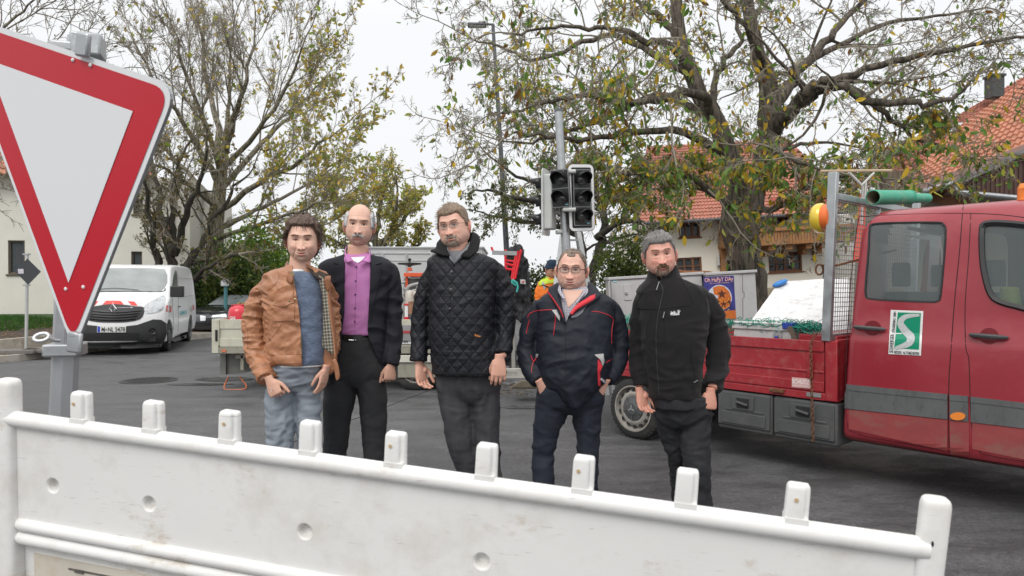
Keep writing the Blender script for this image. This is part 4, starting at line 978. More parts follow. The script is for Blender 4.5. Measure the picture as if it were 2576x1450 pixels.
vs = [(lambda h: h[0] + h[1] * .007)(CS.hit(*p)) for p in L_ + R_]; n_ = len(L_); mb.add(vs, [(i, i + 1, n_ + i + 1, n_ + i) for i in range(n_ - 1)]); mb.build('road_drawing', mat('sticker_grey', (.48, .50, .50), .4, 0, .02), sk)
mb = MB()
for i in range(2, len(k4) - 3, 3): cline(mb, CS, [k4[i][:2], k4[i + 1][:2]], .0016, off=.009, smooth=False)
mb.build('centre_dashes', WHITEP, sk)
def basis(x, y, x2, y2, surf=CS, off=.006):
    h, n_ = surf.hit(x, y); h2, _ = surf.hit(x2, y2); X = (h2 - h).normalized(); Y_ = n_.cross(X).normalized(); return h + n_ * off, X, Y_
def fit_text(mb, s, x, y, x2, y2, hpx, surf=CS, off=.006, bold=0):
    """lettering running from pixel (x,y) towards (x2,y2), fitted to that length"""
    o_, X, Y_ = basis(x, y, x2, y2, surf, off); h2, _ = surf.hit(x2, y2); L = (h2 - o_ + _ * 0).length; dd = (o_ - Vector((0, 0, HC))).length
    t = MB(); wd = text(t, s, (0, 0, 0), (1, 0, 0), (0, 1, 0), 1.0, bold=bold); sx = L / max(wd, .01); sy = hpx / FPX * o_.y * 1.35
    mb.add([o_ + X * v[0] * sx + Y_ * v[1] * sy for v in t.v], t.f)
def spell(mb, s, x, y, x2, y2, hpx, surf=CS, off=.0075, bold=.02):
    for i, c in enumerate(s):
        a, b = i / len(s), (i + .80 - .45 * (c == 'I')) / len(s)
        if c != ' ': fit_text(mb, c, x + (x2 - x) * a, y + (y2 - y) * a, x + (x2 - x) * b, y + (y2 - y) * b, hpx, surf, off, bold)
mb = MB(); spell(mb, 'SCHWEIGER', 2247, 888, 2250, 841, 9); spell(mb, 'STRASSENBAU GMBH', 2251, 838, 2255, 785, 6); spell(mb, '85250 ALTOMÜNSTER', 2250, 889, 2313, 893, 7); mb.build('lettering', mat('print_dark', (.04, .06, .06), .5), sk)
# wheels
RIMB = mat('steel_rim', (.36, .34, .31), .5, .4, .15, 10, dirt=(.16, .09, .05), damt=.6, dscale=8)
tyre_wheel(tr, TF.p(-.04, .0, .292), -TF.s, .292, .20, .215, RIMB, star=True, holes=14)
tyre_wheel(tr, TF.p(3.72, .05, .292), -TF.s, .292, .20, .215, RIMB, star=True, holes=14)
tyre_wheel(tr, TF.p(-.04, WT, .292), TF.s, .292, .20, .215, RIMB); tyre_wheel(tr, TF.p(3.72, WT - .05, .292), TF.s, .292, .20, .215, RIMB)
mb = MB(); TF.box(mb, -.9, 4.7, .38, .48, .42, .56); TF.box(mb, -.9, 4.7, WT - .48, WT - .38, .42, .56)
for a in (-.85, -.04, .8, 1.7, 3.72): TF.box(mb, a - .04, a + .04, .3, WT - .3, .38, .5)
TF.box(mb, 3.0, 4.8, .3, WT - .3, .28, .6); mb.build('chassis', BLACKP, tr)
# bed
s0, s1 = -.92, 1.90
mb = MB(); TF.box(mb, s0, s1, .02, WT - .02, .60, .655); mb.build('bed_floor', REDD, tr, bevel=.004)
mb = MB(); TF.box(mb, s0, 1.80, .0, .026, .64, 1.045); TF.box(mb, s0, 1.80, -.012, .002, .965, 1.047); TF.box(mb, s0, 1.80, -.010, .002, .66, .735)
for z in (.80,): TF.box(mb, s0, 1.80, -.006, .002, z, z + .018)
TF.box(mb, s0, 1.9, -.008, .06, .595, .65); dsd = mb.build('drop_side', REDB, tr, bevel=.004)
mb = MB(); TF.box(mb, 1.812, 1.90, -.014, .05, .60, 1.05); TF.box(mb, 1.68, 1.72, -.03, -.008, .76, .95); mb.build('corner_post', REDB, tr, bevel=.004)
mb = MB(); TF.box(mb, s0, s0 + .03, 0, WT, .64, 1.04); TF.box(mb, s0, 1.9, WT - .03, WT, .64, 1.04); mb.build('side_board', REDB, tr, bevel=.004)
mb = MB(); TF.box(mb, 1.87, 1.90, 0, WT, .62, 1.06); mb.build('bulkhead', REDB, tr, bevel=.004)
# maker's plate
TP0 = Plane(TF.o - TF.s * .012, -TF.s)
mb = MB(); conform(mb, TP0, [(1992, 949), (2039, 953), (2039, 978), (1992, 974)], off=.002, step=30); pl_ = mb.build('bed_sticker', mat('pale_red_sticker', (.62, .38, .37), .5, 0, .1, 8), dsd)
mb = MB(); fit_text(mb, 'SCHUTZ', 1993, 964, 2037, 968, 11, TP0, .004, bold=.02); fit_text(mb, 'FAHRZEUGBAU', 1995, 971, 2037, 975, 4, TP0, .004); mb.build('lettering', mat('sticker_letters', (.75, .70, .68), .5), pl_)
mb = MB(); conform(mb, TP0, [(2029, 986), (2066, 990), (2066, 1001), (2029, 997)], off=.003, step=30); mb.build('type_plate', STEELD, dsd)
mb = MB(); a = tsz(1945, 980); TF.box(mb, a[0] - .01, a[0] + .10, -.04, -.01, a[1] - .012, a[1] + .012); mb.ball(TF.p(a[0], -.03, a[1]), .016); mb.build('latch', RUST, dsd, smooth=50)
# tool boxes
for (xa, xb) in ((1806, 1943), (1946, 2106)):
    a0, a1 = tsz(xa, 1050)[0], tsz(xb, 1060)[0]; mb = MB(); TF.box(mb, a0, a1, .0, .42, .255, .585); bx = mb.build('tool_box', GREYP, tr, bevel=.018)
    mb = MB(); TF.box(mb, a0 + .015, a1 - .015, -.02, .0, .30, .57); TF.box(mb, a0 + .05, a1 - .05, -.028, -.02, .315, .41); am = (a0 + a1) / 2
    TF.box(mb, am - .10, am + .10, -.034, -.02, .44, .55); TF.box(mb, am - .16, am + .18, -.026, -.02, .425, .44); lid = mb.build('lid', GREYP, bx, bevel=.008)
    mb = MB(); TF.box(mb, am - .05, am + .06, -.038, -.034, .455, .535); mb.build('lock_recess', DARKIN, lid)
    mb = MB(); mb.bar(TF.p(am - .05, -.045, .505), TF.p(am + .055, -.05, .485), .02, .018); mb.build('lock_handle', GREYP, lid, bevel=.004)
# chain
def chain(mb, pts, pitch=.032, r=.004, w_=.011):
    P_ = [Vector(p) for p in pts]; seg = []; 
    for i in range(len(P_) - 1):
        L = (P_[i + 1] - P_[i]).length; n_ = max(1, int(L / pitch)); seg += [(P_[i].lerp(P_[i + 1], (k + .5) / n_), (P_[i + 1] - P_[i]).normalized()) for k in range(n_)]
    for i, (c, d) in enumerate(seg):
        x = d.orthogonal().normalized(); x = Matrix.Rotation(i * pi / 2 + .5, 3, d) @ x
        ring = [c + d * (pitch * .68) * math.cos(t) + x * w_ * math.sin(t) for t in [2 * pi * k / 8 for k in range(9)]]; mb.tube(ring, r, 4, caps=False)
mb = MB(); ch = [tsz(2062, 838), tsz(2047, 862), tsz(2049, 960), tsz(2051, 1040), tsz(2053, 1108)]; chain(mb, [TF.p(a, -.05, z) for a, z in ch]); mb.build('chain', RUST, tr)
# head board with wire mesh
mb = MB(); pA = tsz(2097, 434); pB = tsz(2080, 858); tp = TF.p(pA[0], 0, pA[1]); bt = TF.p(pB[0], 0, pB[1])
mb.bar(bt, tp, .065, .05, up=TF.s); far = TF.s * (WT - .05); mb.bar(bt + far, tp + far, .06, .05, up=TF.s)
tb = bt.lerp(tp, .86); mb.bar(tb, tb + far, .05, .05); mb.bar(bt.lerp(tp, .02), bt.lerp(tp, .02) + far, .04, .05); mb.bar(tb + far * .5, bt + far * .5, .03, .03, up=TF.s); hb = mb.build('headboard_frame', STEEL, tr, bevel=.004)
mb = MB()
for i in range(1, 42): q = far * (i / 42); mb.tube([bt.lerp(tp, .02) + q, tb + q], .0028, 4)
for j in range(1, 30): q = bt.lerp(tb, j / 30); mb.tube([q, q + far], .0028, 4)
mb.build('wire_mesh', STEELD, hb)
mb = MB(); q = bt.lerp(tp, .45); mb.tube([q + TF.s * .02 + TF.f * .05, q - TF.f * .05 - TF.s * .03, q + TF.s * .1, q + TF.f * .3 + TF.s * .45 + Vector((0, 0, .12))], .008, 6); ringp = [q - TF.f * .08 + Vector((0, 0, -.03)) + (TF.f * math.cos(t) * .03 + Vector((0, 0, 1)) * math.sin(t) * .04) for t in [2 * pi * i / 10 for i in range(11)]]; mb.tube(ringp, .008, 6); mb.build('shackle', RUST, hb, smooth=60)
# beacon
mb = MB(); pbn = CS.hit(2565, 513)[0]; b0 = pbn + TF.s * .2 + Vector((0, 0, .01)); 
sc = b0.y / FPX; h_ = 46 * sc
mb.lathe([(.0, .02), (26 * sc, .02), (26 * sc, 12 * sc), (22 * sc, 14 * sc), (21 * sc, 44 * sc), (17 * sc, 53 * sc), (0, 56 * sc)], b0 + Vector((0, 0, -.0)), (0, 0, 1), 24)
for i in range(9): mb.lathe([(21.8 * sc, 0), (22.6 * sc, sc), (21.8 * sc, 2 * sc)], b0 + Vector((0, 0, (16 + 3 * i) * sc)), (0, 0, 1), 24)
mb.build('beacon', mat('amber_beacon', (.85, .25, .02), .2, 0, .2, 20, coat=.6), tr, smooth=50)
# --- warning lamp hung behind the head board
q = P(2070, 549, (bt.lerp(tp, .7)).y + .10); wl_ = empty('warning_lamp', q, 'round yellow and orange warning lamp strapped behind the mesh headboard', 'lamp')
ax = -TF.f; c = Vector(q); r_ = 35 / FPX * q.y
mb = MB(); mb.lathe([(r_ * .75, -.075), (r_ * .92, -.065), (r_ * .98, -.02), (r_ * .9, -.0)], c, ax, 28); mb.build('body', mat('lamp_orange', (.75, .16, .03), .4, 0, .08), wl_, smooth=50)
mb = MB(); mb.lathe([(r_ * .98, -.015), (r_ * 1.08, 0), (r_ * 1.08, .035), (r_ * .96, .06), (r_ * .7, .07), (0, .085)], c, ax, 28); mb.build('lens', mat('lamp_yellow', (.72, .52, .04), .25, .1, .1, coat=.6), wl_, smooth=50)
# --- load
zt = 1.05
GREENP = mat('green_pipe', (.02, .33, .20), .45, 0, .12, 8, dirt=(.45, .42, .32), damt=.5, dscale=6)
def pipe(label, a, b, r, sock=None):
    a, b = Vector(a), Vector(b); d = (b - a).normalized(); L = (b - a).length; e = empty('drain_pipe', a, label, 'pipe', None)
    mb = MB(); mb.lathe([(r * .88, .0), (r * .9, -.002), (r, .0), (r, L), (r * .88, L), (r * .88, L * .02)], a, d, 24, caps=False); 
    if sock: mb.lathe([(r * 1.04, L - .02), (r * 1.08, L - .01), (r * 1.08, L), (r, L + .005)], a, d, 24)
    mb.build('pipe_wall', GREENP, e, smooth=45); mb = MB(); mb.lathe([(r * .86, .001), (r * .86, L * .95), (0.001, L * .95)], a, d, 24, caps=False); mb.build('pipe_bore', mat('pipe_inside', (.30, .27, .20), .8, 0, .3, 8), e, smooth=60)
pipe('thick green drain pipe with a dusty open end lying over the truck roof', P(2196, 497, 5.20), P(2287, 497, 5.62), .057, 1)
pipe('thinner green drain pipe poking out of the thick one', P(2285, 499, 5.60), P(2333, 499, 5.85), .040)
mb = MB(); mb.tube([P(2065, 431, 6.0), P(2243, 429.5, 5.5)], .0105, 6); o = mb.build('wooden_lath', mat('pale_wood', (.50, .38, .26), .7, 0, .15, 10)); tag(o, 'thin pale wooden lath lying across the top of the steel post', 'lath')
mb = MB(); p0 = P(2167, 565, 6.4); mb.tube([p0, P(2170, 470, 6.4), P(2163, 462, 6.4), P(2135, 434, 6.4)], .011, 6); mb.tube([P(2168, 466, 6.4), P(2199, 435, 6.4)], .011, 6); mb.tube([P(2176, 500, 6.4), P(2178, 455, 6.4)], .011, 6)
o = mb.build('rack_upright', mat('rack_grey', (.55, .54, .52), .5, .3, .1), smooth=60); tag(o, 'thin grey forked upright standing behind the mesh headboard', 'rack')
mb = MB(); mb.tube([P(2163, 660, 6.5), P(2170, 490, 6.5)], [.06, .02], 10); o = mb.build('traffic_cone', mat('cone_red', (.7, .08, .04), .5, 0, .1), smooth=60); tag(o, 'slim red and white cone top behind the mesh headboard', 'cone')
for (x0, y0, x1, y1, Y) in ((2190, 448, 2192, 514, 5.68),):
    mb = MB(); mb.bar(P(x0, y0 + 27, Y), P(x1, y1, Y), .02, .02); o = mb.build('roof_peg', STEEL); tag(o, 'short steel peg holding the green pipes on the cab roof', 'peg')
# white slab
SLB = mat('styrofoam', (.70, .70, .70), .9, 0, .06, 6, .8, 60, dirt=(.38, .38, .37), damt=.7, dscale=11)
Ys = [6.55, 6.9, 6.3, 5.95]; q = [P(1890, 806, 6.45), P(1961, 709, 7.0), P(2135, 699, 6.6), P(2135, 840, 5.85)]
mb = MB(); n_ = (q[1] - q[0]).cross(q[2] - q[0]).normalized(); n_ = n_ if n_.y > 0 else -n_; N = 14; vs = []
for j in range(N + 1):
    for i in range(N + 1):
        v = q[0].lerp(q[3], i / N).lerp(q[1].lerp(q[2], i / N), j / N); vs.append(v - n_ * .006 * noise.noise(v * 7))
mb.add(vs, [(j * (N + 1) + i, j * (N + 1) + i + 1, (j + 1) * (N + 1) + i + 1, (j + 1) * (N + 1) + i) for j in range(N) for i in range(N)])
edge = [vs[i] for i in range(N + 1)] + [vs[(j + 1) * (N + 1) - 1] for j in range(1, N + 1)] + [vs[N * (N + 1) + N - i] for i in range(1, N + 1)] + [vs[(N - j) * (N + 1)] for j in range(1, N)]
k = len(edge); mb.add(edge + [p + n_ * .09 for p in edge], [(i, (i + 1) % k, k + (i + 1) % k, k + i) for i in range(k)] + [tuple(range(k, 2 * k))])
o = mb.build('foam_slab', SLB, smooth=50); tag(o, 'big white foam slab leaning in the truck bed', 'slab')
mb = MB(); c = P(1962, 713, 6.9); mb.ball(c, (.085, .05, .028), M=Matrix.Rotation(-.4, 3, 'Y')); o = mb.build('blue_cap', mat('blue_plastic', (.03, .20, .55), .4), smooth=60); tag(o, 'flat blue plastic cap on the corner of the white foam slab', 'cap')
# aluminium box
bxo = empty('aluminium_box', TF.p(.9, .25, .66), 'white metal tool case with blue latches standing in the truck bed', 'case')
ALU = mat('alu_box', (.58, .58, .57), .45, .3, .1, 6); a0, a1 = 1.08, 1.66
a0 = tsz(1845, 840, .12)[0]; a1 = tsz(1990, 840, .12)[0]
mb = MB(); TF.box(mb, a0, a1, .12, .60, .66, 1.12); mb.build('case_body', ALU, bxo, bevel=.012)
mb = MB(); TF.box(mb, a0 - .01, a1 + .01, .105, .615, 1.10, 1.145); TF.box(mb, a0, a1, .11, .61, 1.145, 1.165); mb.build('lid', ALU, bxo, bevel=.008)
mb = MB(); am = a0 + (a1 - a0) * .8
for u in (am - .02, am + .02): TF.box(mb, u - .006, u + .006, .08, .105, 1.02, 1.10)
TF.box(mb, am - .03, am + .03, .075, .105, 1.06, 1.075); mb.build('latch', CHROME, bxo); mb = MB(); TF.box(mb, am - .012, am + .012, .07, .1, 1.02, 1.06); TF.box(mb, a1 - .06, a1 + .02, .09, .2, 1.12, 1.17); mb.build('blue_corner', mat('blue_latch', (.02, .05, .30), .4), bxo, bevel=.004)
mb = MB(); pa = tsz(1985, 822, .03); mb.bar(TF.p(pa[0], .03, pa[1]), TF.p(pa[0] + .09, .05, pa[1] - .20), .05, .03); o = mb.build('wooden_stick', mat('old_wood', (.10, .075, .055), .9, 0, .3, 12)); tag(o, 'short grey wooden stick propped against the white tool case', 'stick')
mb = MB(); TF.box(mb, 1.55, 1.85, .1, .9, .66, 1.085); o = mb.build('red_crate', REDB, bevel=.01); tag(o, 'dull red crate between the tool case and the mesh headboard', 'crate')
# green net
rnd = random.Random(9); mb = MB()
for i in range(260):
    x = 1830 + 240 * (i / 260) + rnd.gauss(0, 4); lump = 12 if x < 1890 else 6; y = 816 + (x - 1830) * .04 + rnd.gauss(0, 4) + (rnd.uniform(0, 40) if x < 1862 and rnd.random() < .5 else 0); b = .1 + rnd.random() * .25
    a, z = tsz(x, y, b); c = TF.p(a, b, z); pts = []
    d1 = rvec(rnd).normalized(); d2 = d1.cross(rvec(rnd)).normalized(); rr = rnd.uniform(.015, .04)
    pts = [c + d1 * rr * 1.6 * math.cos(t) + d2 * rr * math.sin(t) for t in [2 * pi * k_ / 7 for k_ in range(6)]]; mb.tube(pts, .0030, 3, caps=False)
for k_ in range(7):
    pts = [];
    for i in range(18): x = 1832 + 13.6 * i; b = .1 + .03 * k_; a, z = tsz(x, 814 + (x - 1830) * .05 + rnd.gauss(0, 2.5), b); pts.append(TF.p(a, b, z))
    mb.tube(pts, .004, 4)
o = mb.build('safety_net', mat('green_net', (.01, .20, .14), .6, 0, .2, 9)); tag(o, 'bundled green net draped along the truck bed edge', 'net')
mb = MB()
for i in range(60):
    x = rnd.uniform(1562, 1600); y = rnd.uniform(800, 830); a, z = tsz(x, y, .1); c = TF.p(a, .1, z); d1 = rvec(rnd).normalized(); d2 = d1.cross(rvec(rnd)).normalized(); mb.tube([c + d1 * .05 * math.cos(t) + d2 * .035 * math.sin(t) for t in (0, 1, 2, 3, 4, 5)], .003, 3)
o = mb.build('net_end', mat('pale_green_net', (.08, .35, .27), .6)); tag(o, 'small pale green heap of net at the rear of the truck bed', 'net')
# ================================================================ white van
VF = Frame((-8.8, 15.46, 0), (.30, -.954), (.954, .30))
van = empty('van', VF.o, 'white delivery van with red and white chevrons parked at the kerb', 'van')
def wv(z, a): return (.985 if z < 1.1 else .985 - .135 * ((z - 1.1) / .95) ** 1.3) - (.03 if z < .4 else 0)
prof = [(.80, .24), (.93, .30), (.965, .45), (.96, .62), (.93, .80), (.88, .93), (.80, 1.03), (.60, 1.13), (.36, 1.21), (.28, 1.26), (-.10, 1.52), (-.52, 1.83), (-.68, 1.93), (-.85, 1.98), (-1.3, 2.02), (-2.4, 2.04), (-3.6, 2.03), (-3.9, 1.99), (-4.0, 1.90), (-4.04, 1.6), (-4.06, 1.0), (-4.05, .5), (-4.0, .30), (-3.0, .26), (-1.5, .26), (-.5, .24)]
mb = vbody(VF, prof, wv, nose=.30, rear=.03, edge=.06); vb_ = mb.build('bodywork', WHITEP, van, smooth=35); VS = Surf([vb_])
ar = []
for a in (0, -3.1):
    for sd_ in (1, -1): m_ = MB(); m_.lathe([(0, -.3), (.40, -.3), (.40, .3), (0, .3)], VF.p(a, sd_ * .98, .33), VF.s, 28); ar.append(m_)
def ov(name, poly, m, off=.006, step=7, parent=None, thick=0):
    mb = MB(); conform(mb, VS, poly, off, step, thick=thick); return mb.build(name, m, parent or van, smooth=40)
WSG = mat('windscreen_glass', (.22, .245, .24), .06, 0, .25, 2, spec=.9, coat=.5)
BLK = BLACKP
ov('windscreen', [(172, 679), (230, 676), (300, 675), (380, 675.5), (415, 678), (421, 692), (421, 712), (414, 726), (405, 733), (330, 733), (250, 733), (185, 733), (163, 729), (163, 700)], WSG)
mb = MB(); cline(mb, VS, [(163, 731), (250, 734), (330, 734), (405, 734.5), (416, 727)], .012, off=.004); mb.build('windscreen_seal', BLK, van)
mb = MB(); cline(mb, VS, [(240, 731), (290, 727), (350, 732)], .006, off=.02); mb.build('wiper', BLK, van)
ov('grille', catmull([(205, 776), (225, 774), (262, 768), (285, 766), (310, 768), (345, 772), (363, 775), (362, 790), (352, 804), (320, 811), (283, 812), (245, 811), (216, 804), (207, 790)], 2, True), BLK, .01)
mb = MB()
for y in (785, 791.5, 798, 804.5):
    q = (y - 785) * .7; cline(mb, VS, [(214 + q, y - 2), (250, y + 1), (285, y + 2.5), (320, y + 1), (355 - q, y - 2)], .010, off=.018, n=4)
mb.build('grille_bars', BLACKG, van)
mb = MB()
for (xx, s_) in ((284.6, 1),):
    h, n_ = VS.hit(xx, 780); X = VF.s; Z = Vector((0, 0, 1)); k = [(0, .125), (.085, 0), (0, -.125), (-.085, 0)]; i_ = [(0, .062), (.032, 0), (0, -.062), (-.032, 0)]
    o4 = [h + X * a + Z * b + n_ * .03 for a, b in k]; i4 = [h + X * a + Z * b + n_ * .03 for a, b in i_]; m4 = [h + X * (a + c) / 2 + Z * (b + d) / 2 + n_ * .055 for (a, b), (c, d) in zip(k, i_)]
    mb.add(o4 + m4 + i4, [(j, (j + 1) % 4, 4 + (j + 1) % 4, 4 + j) for j in range(4)] + [(4 + j, 4 + (j + 1) % 4, 8 + (j + 1) % 4, 8 + j) for j in range(4)])
mb.build('badge', CHROME, van)
CHR = mat('reflective_red', (.62, .03, .02), .35); CHW = mat('reflective_white', (.60, .60, .60), .3)
def hoodband(x, t): yy = 757 + 5.5 * ((x - 285) / 80) ** 2; return (x, yy + t * (9 + 1.5 * abs(x - 285) / 80))
xs = [206, 225, 243, 262, 274, 285, 296, 308, 327, 345, 363]; 
for i, (a, b) in enumerate([(206, 223), (223, 240), (240, 258), (258, 285), (285, 312), (312, 330), (330, 347), (347, 364)]):
    sk_ = -7 if a < 285 else 7
    if b <= 285: q = [hoodband(a + 9, 0), hoodband(b + (9 if b < 285 else 0), 0), hoodband(b, 1), hoodband(a, 1)]
    else: q = [hoodband(a - (9 if a > 285 else 0), 0), hoodband(b - 9, 0), hoodband(b, 1), hoodband(a, 1)]
    ov('chevron', q, CHR if i in (1, 3, 4, 6) else CHW, .005, 6)
ov('headlight', catmull([(364, 769), (385, 757), (404, 747), (414, 744), (416, 757), (412, 776), (398, 785), (366, 790)], 2, True), HEADG, .012, 6, thick=.015)
ov('headlight', catmull([(206, 769), (190, 758), (172, 750), (162, 748), (160, 760), (164, 777), (180, 785), (204, 790)], 2, True), HEADG, .012, 6, thick=.015)
DB = mat('bumper_plastic', (.028, .029, .03), .6, 0, .15, 8)
ov('bumper', [(157, 822), (175, 808), (205, 812), (222, 818), (260, 822), (310, 822), (345, 818), (362, 812), (385, 804), (405, 805), (419, 815), (420, 835), (412, 862), (404, 874), (330, 877), (230, 877), (170, 872), (158, 850)], DB, .012, 8, thick=.01)
ov('lower_grille', [(214, 839), (350, 839), (345, 856), (220, 856)], DARKIN, .028, 9)
mb = MB(); h, n_ = VS.hit(383, 834); mb.lathe([(.07, 0), (.07, .02), (.04, .0), (0, .005)], h + n_ * .015, n_, 16); mb.build('fog_lamp', BLACKG, van, smooth=40)
npl = ov('number_plate', [(246, 821.5), (317.6, 821.5), (317.6, 836.5), (246, 836.5)], mat('plate_white', (.75, .75, .73), .4, 0, .02), .032, 12, thick=.01)
ov('euro_band', [(247, 822.3), (253.5, 822.3), (253.5, 835.7), (247, 835.7)], mat('plate_blue', (.01, .05, .45), .4, 0, .02), .035, 5, npl)
mb = MB(); VB = Plane(VS.hit(282, 829)[0] + VS.hit(282, 829)[1] * .04, VF.f); fit_text(mb, 'M', 254.5, 834.6, 263.5, 834.6, 12, VB, .002, bold=.015); fit_text(mb, 'NL', 271, 834.6, 286, 834.6, 12, VB, .002, bold=.015); fit_text(mb, '5478', 289, 834.6, 315, 834.6, 12, VB, .002, bold=.015); mb.build('plate_lettering', BLACKP, npl)
mb = MB(); h = VB.hit(267, 829)[0]; mb.lathe([(.02, 0), (.02, .004), (0, .004)], h, VF.f, 12); mb.build('plate_seal', STEELD, npl)
ov('side_window', catmull([(434, 726), (436, 702), (440, 684), (443, 680), (446, 700), (446, 722), (438, 733)], 2, True), WSG, .006, 5)
for nm, poly in (('side_marking', [(416.5, 769), (431, 769), (431, 785.5), (417, 785.5)]), ('side_marking', [(483.5, 768), (488, 768), (488, 781), (484, 781.5)])):
    sm = ov(nm, poly, CHW, .006, 5); x0, x1 = poly[0][0], poly[1][0]; w_ = (x1 - x0); y0, y1 = poly[0][1], poly[2][1]
    mb = MB(); conform(mb, VS, [(x0 + w_ * .1, y0), (x0 + w_ * .4, y0), (x0 + w_ * .3, y1), (x0, y1)], .009, 5); conform(mb, VS, [(x0 + w_ * .75, y0), (x1, y0), (x0 + w_ * .95, y1), (x0 + w_ * .6, y1)], .009, 5); mb.build('red_bars', CHR, sm)
mb = MB()
for pts in ([(447, 676), (449, 720), (449, 800), (447, 850)], [(433, 738), (436, 800), (437, 830)], [(449, 700), (486, 702)], [(449, 748), (487, 744)]): cline(mb, VS, pts, .004, off=0)
mb.build('door_seams', mat('seam_grey', (.15, .15, .15), .7), van)
mb = MB(); pp, nn_ = VS.hit(450, 772); mb.bar(pp + nn_ * .02 + VF.f * .07, pp + nn_ * .02 - VF.f * .07, .03, .03); mb.build('door_handle', BLK, van, bevel=.006)
mb = MB(); mb.box(P(446, 734, 14.95), (.27, .12, .24), Matrix.Rotation(.2, 3, 'Z')); mb.bar(P(432, 733, 15.2), P(440, 735, 15.0), .04, .05); mb.build('mirror', BLK, van, bevel=.04, seg=3)
mb = MB(); pa = VS.hit(455, 792); fit_text(mb, 'SIEMENS', 454.5, 791.5, 470, 789, 9, VS, .004, bold=.02); mb.build('lettering', mat('teal_print', (.03, .35, .38), .5), van)
ov('sill_trim', [(424, 853), (440, 850), (470, 842), (470, 850), (440, 861), (424, 866)], DB, .008, 6)
cut(vb_, ar)
RIMD = mat('wheel_grey', (.16, .16, .17), .45, .5, .1)
for a in (0, -3.1):
    for sd_ in (1, -1): tyre_wheel(van, VF.p(a, sd_ * .955, .33), VF.s * sd_, .33, .21, .215, RIMD, holes=8)
mb = MB(); VF.box(mb, -4, .8, -.8, .8, .28, .5); mb.build('underbody', DARKIN, van)
# ================================================================ dark estate car
ff = Vector((-.27, -.96)).normalized(); CFm = Frame((-9.45, 20.6, 0), tuple(ff), (-ff.y, ff.x))
car = empty('estate_car', CFm.o, 'black estate car half hidden behind the white van', 'car')
CWS = mat('car_glass', (.26, .29, .30), .05, 0, .3, 3, spec=.9)
CARB = mat('car_black', (.035, .038, .044), .14, .2, .1, 3, coat=1)
cp = [(-.10, .18), (.0, .28), (.02, .45), (-.03, .60), (-.12, .68), (-.6, .80), (-1.1, .87), (-1.25, .90), (-1.55, 1.08), (-1.85, 1.23), (-2.1, 1.27), (-2.8, 1.29), (-3.5, 1.27), (-3.9, 1.20), (-4.3, .92), (-4.42, .80), (-4.45, .5), (-4.4, .25), (-3, .2), (-1.5, .2)]
mb = vbody(CFm, cp, lambda z, a: .90 if z < .82 else .90 - .20 * ((z - .82) / .45), nose=.30, rear=.12, edge=.07); cb = mb.build('bodywork', CARB, car, smooth=35); CSf = Surf([cb])
def oc(name, poly, m, off=.006, step=5, thick=0): mb = MB(); conform(mb, CSf, poly, off, step, thick=thick); return mb.build(name, m, car, smooth=40)
def cpx(a, b, z): p = CFm.p(a, b, z); return pxy(p)
ws = [cpx(-1.27, -.72, .905), cpx(-1.27, .74, .905), cpx(-1.84, .62, 1.215), cpx(-1.84, -.62, 1.215)]; oc('windscreen', ws, CWS, .008, 6)
sw = [cpx(-1.5, .88, .88), cpx(-3.9, .86, .90), cpx(-3.7, .76, 1.16), cpx(-2.1, .76, 1.19)]; oc('side_window', sw, CWS, .008, 5)
hl_ = [cpx(-.04, .45, .63), cpx(-.10, .86, .68), cpx(-.16, .88, .56), cpx(-.0, .48, .50)]; oc('headlight', hl_, HEADG, .01, 5)
kd = [cpx(0, .05, .62), cpx(0, .26, .60), cpx(0, .24, .46), cpx(0, .06, .46)]; oc('kidney_grille', kd, CHROME, .01, 4)
mb = MB(); mb.tube([CFm.p(-1.9, .70, 1.29), CFm.p(-2.1, .70, 1.335), CFm.p(-2.9, .70, 1.35), CFm.p(-3.6, .70, 1.325), CFm.p(-3.75, .70, 1.27)], .018, 6); mb.build('roof_rail', STEEL, car, smooth=60)
mb = MB(); mb.box(CFm.p(-1.5, 1.0, .92), (.12, .18, .12), CFm.M); mb.build('mirror', CARB, car, bevel=.03)
aa = []
for a in (-.78, -3.5):
    for s_ in (1, -1): m_ = MB(); m_.lathe([(0, -.3), (.35, -.3), (.35, .3), (0, .3)], CFm.p(a, s_ * .9, .30), CFm.s, 24); aa.append(m_)
cut(cb, aa)
for a in (-.78, -3.5):
    for s_ in (1, -1): tyre_wheel(car, CFm.p(a, s_ * .87, .30), CFm.s * s_, .30, .2, .21, STEELD, cap=False, holes=5)
# white topped teal pump by the hedge
pm = empty('covered_hydrant', P(567, 830, 21.5), 'slim teal post with a ribbed white hood in front of the hedge', 'hydrant')
mb = MB(); mb.tube([P(568, 848, 21.5), P(568, 720, 21.5)], .055, 12); mb.build('post', mat('teal_paint', (.06, .20, .22), .5), pm, smooth=60)
mb = MB(); c = P(566, 716, 21.5); mb.lathe([(.12, 0), (.125, .05), (.12, .15), (.08, .21), (0, .235)], c - Vector((0, 0, .05)), (0, 0, 1), 18); mb.build('hood', mat('hood_white', (.6, .62, .62), .5), pm, smooth=60)
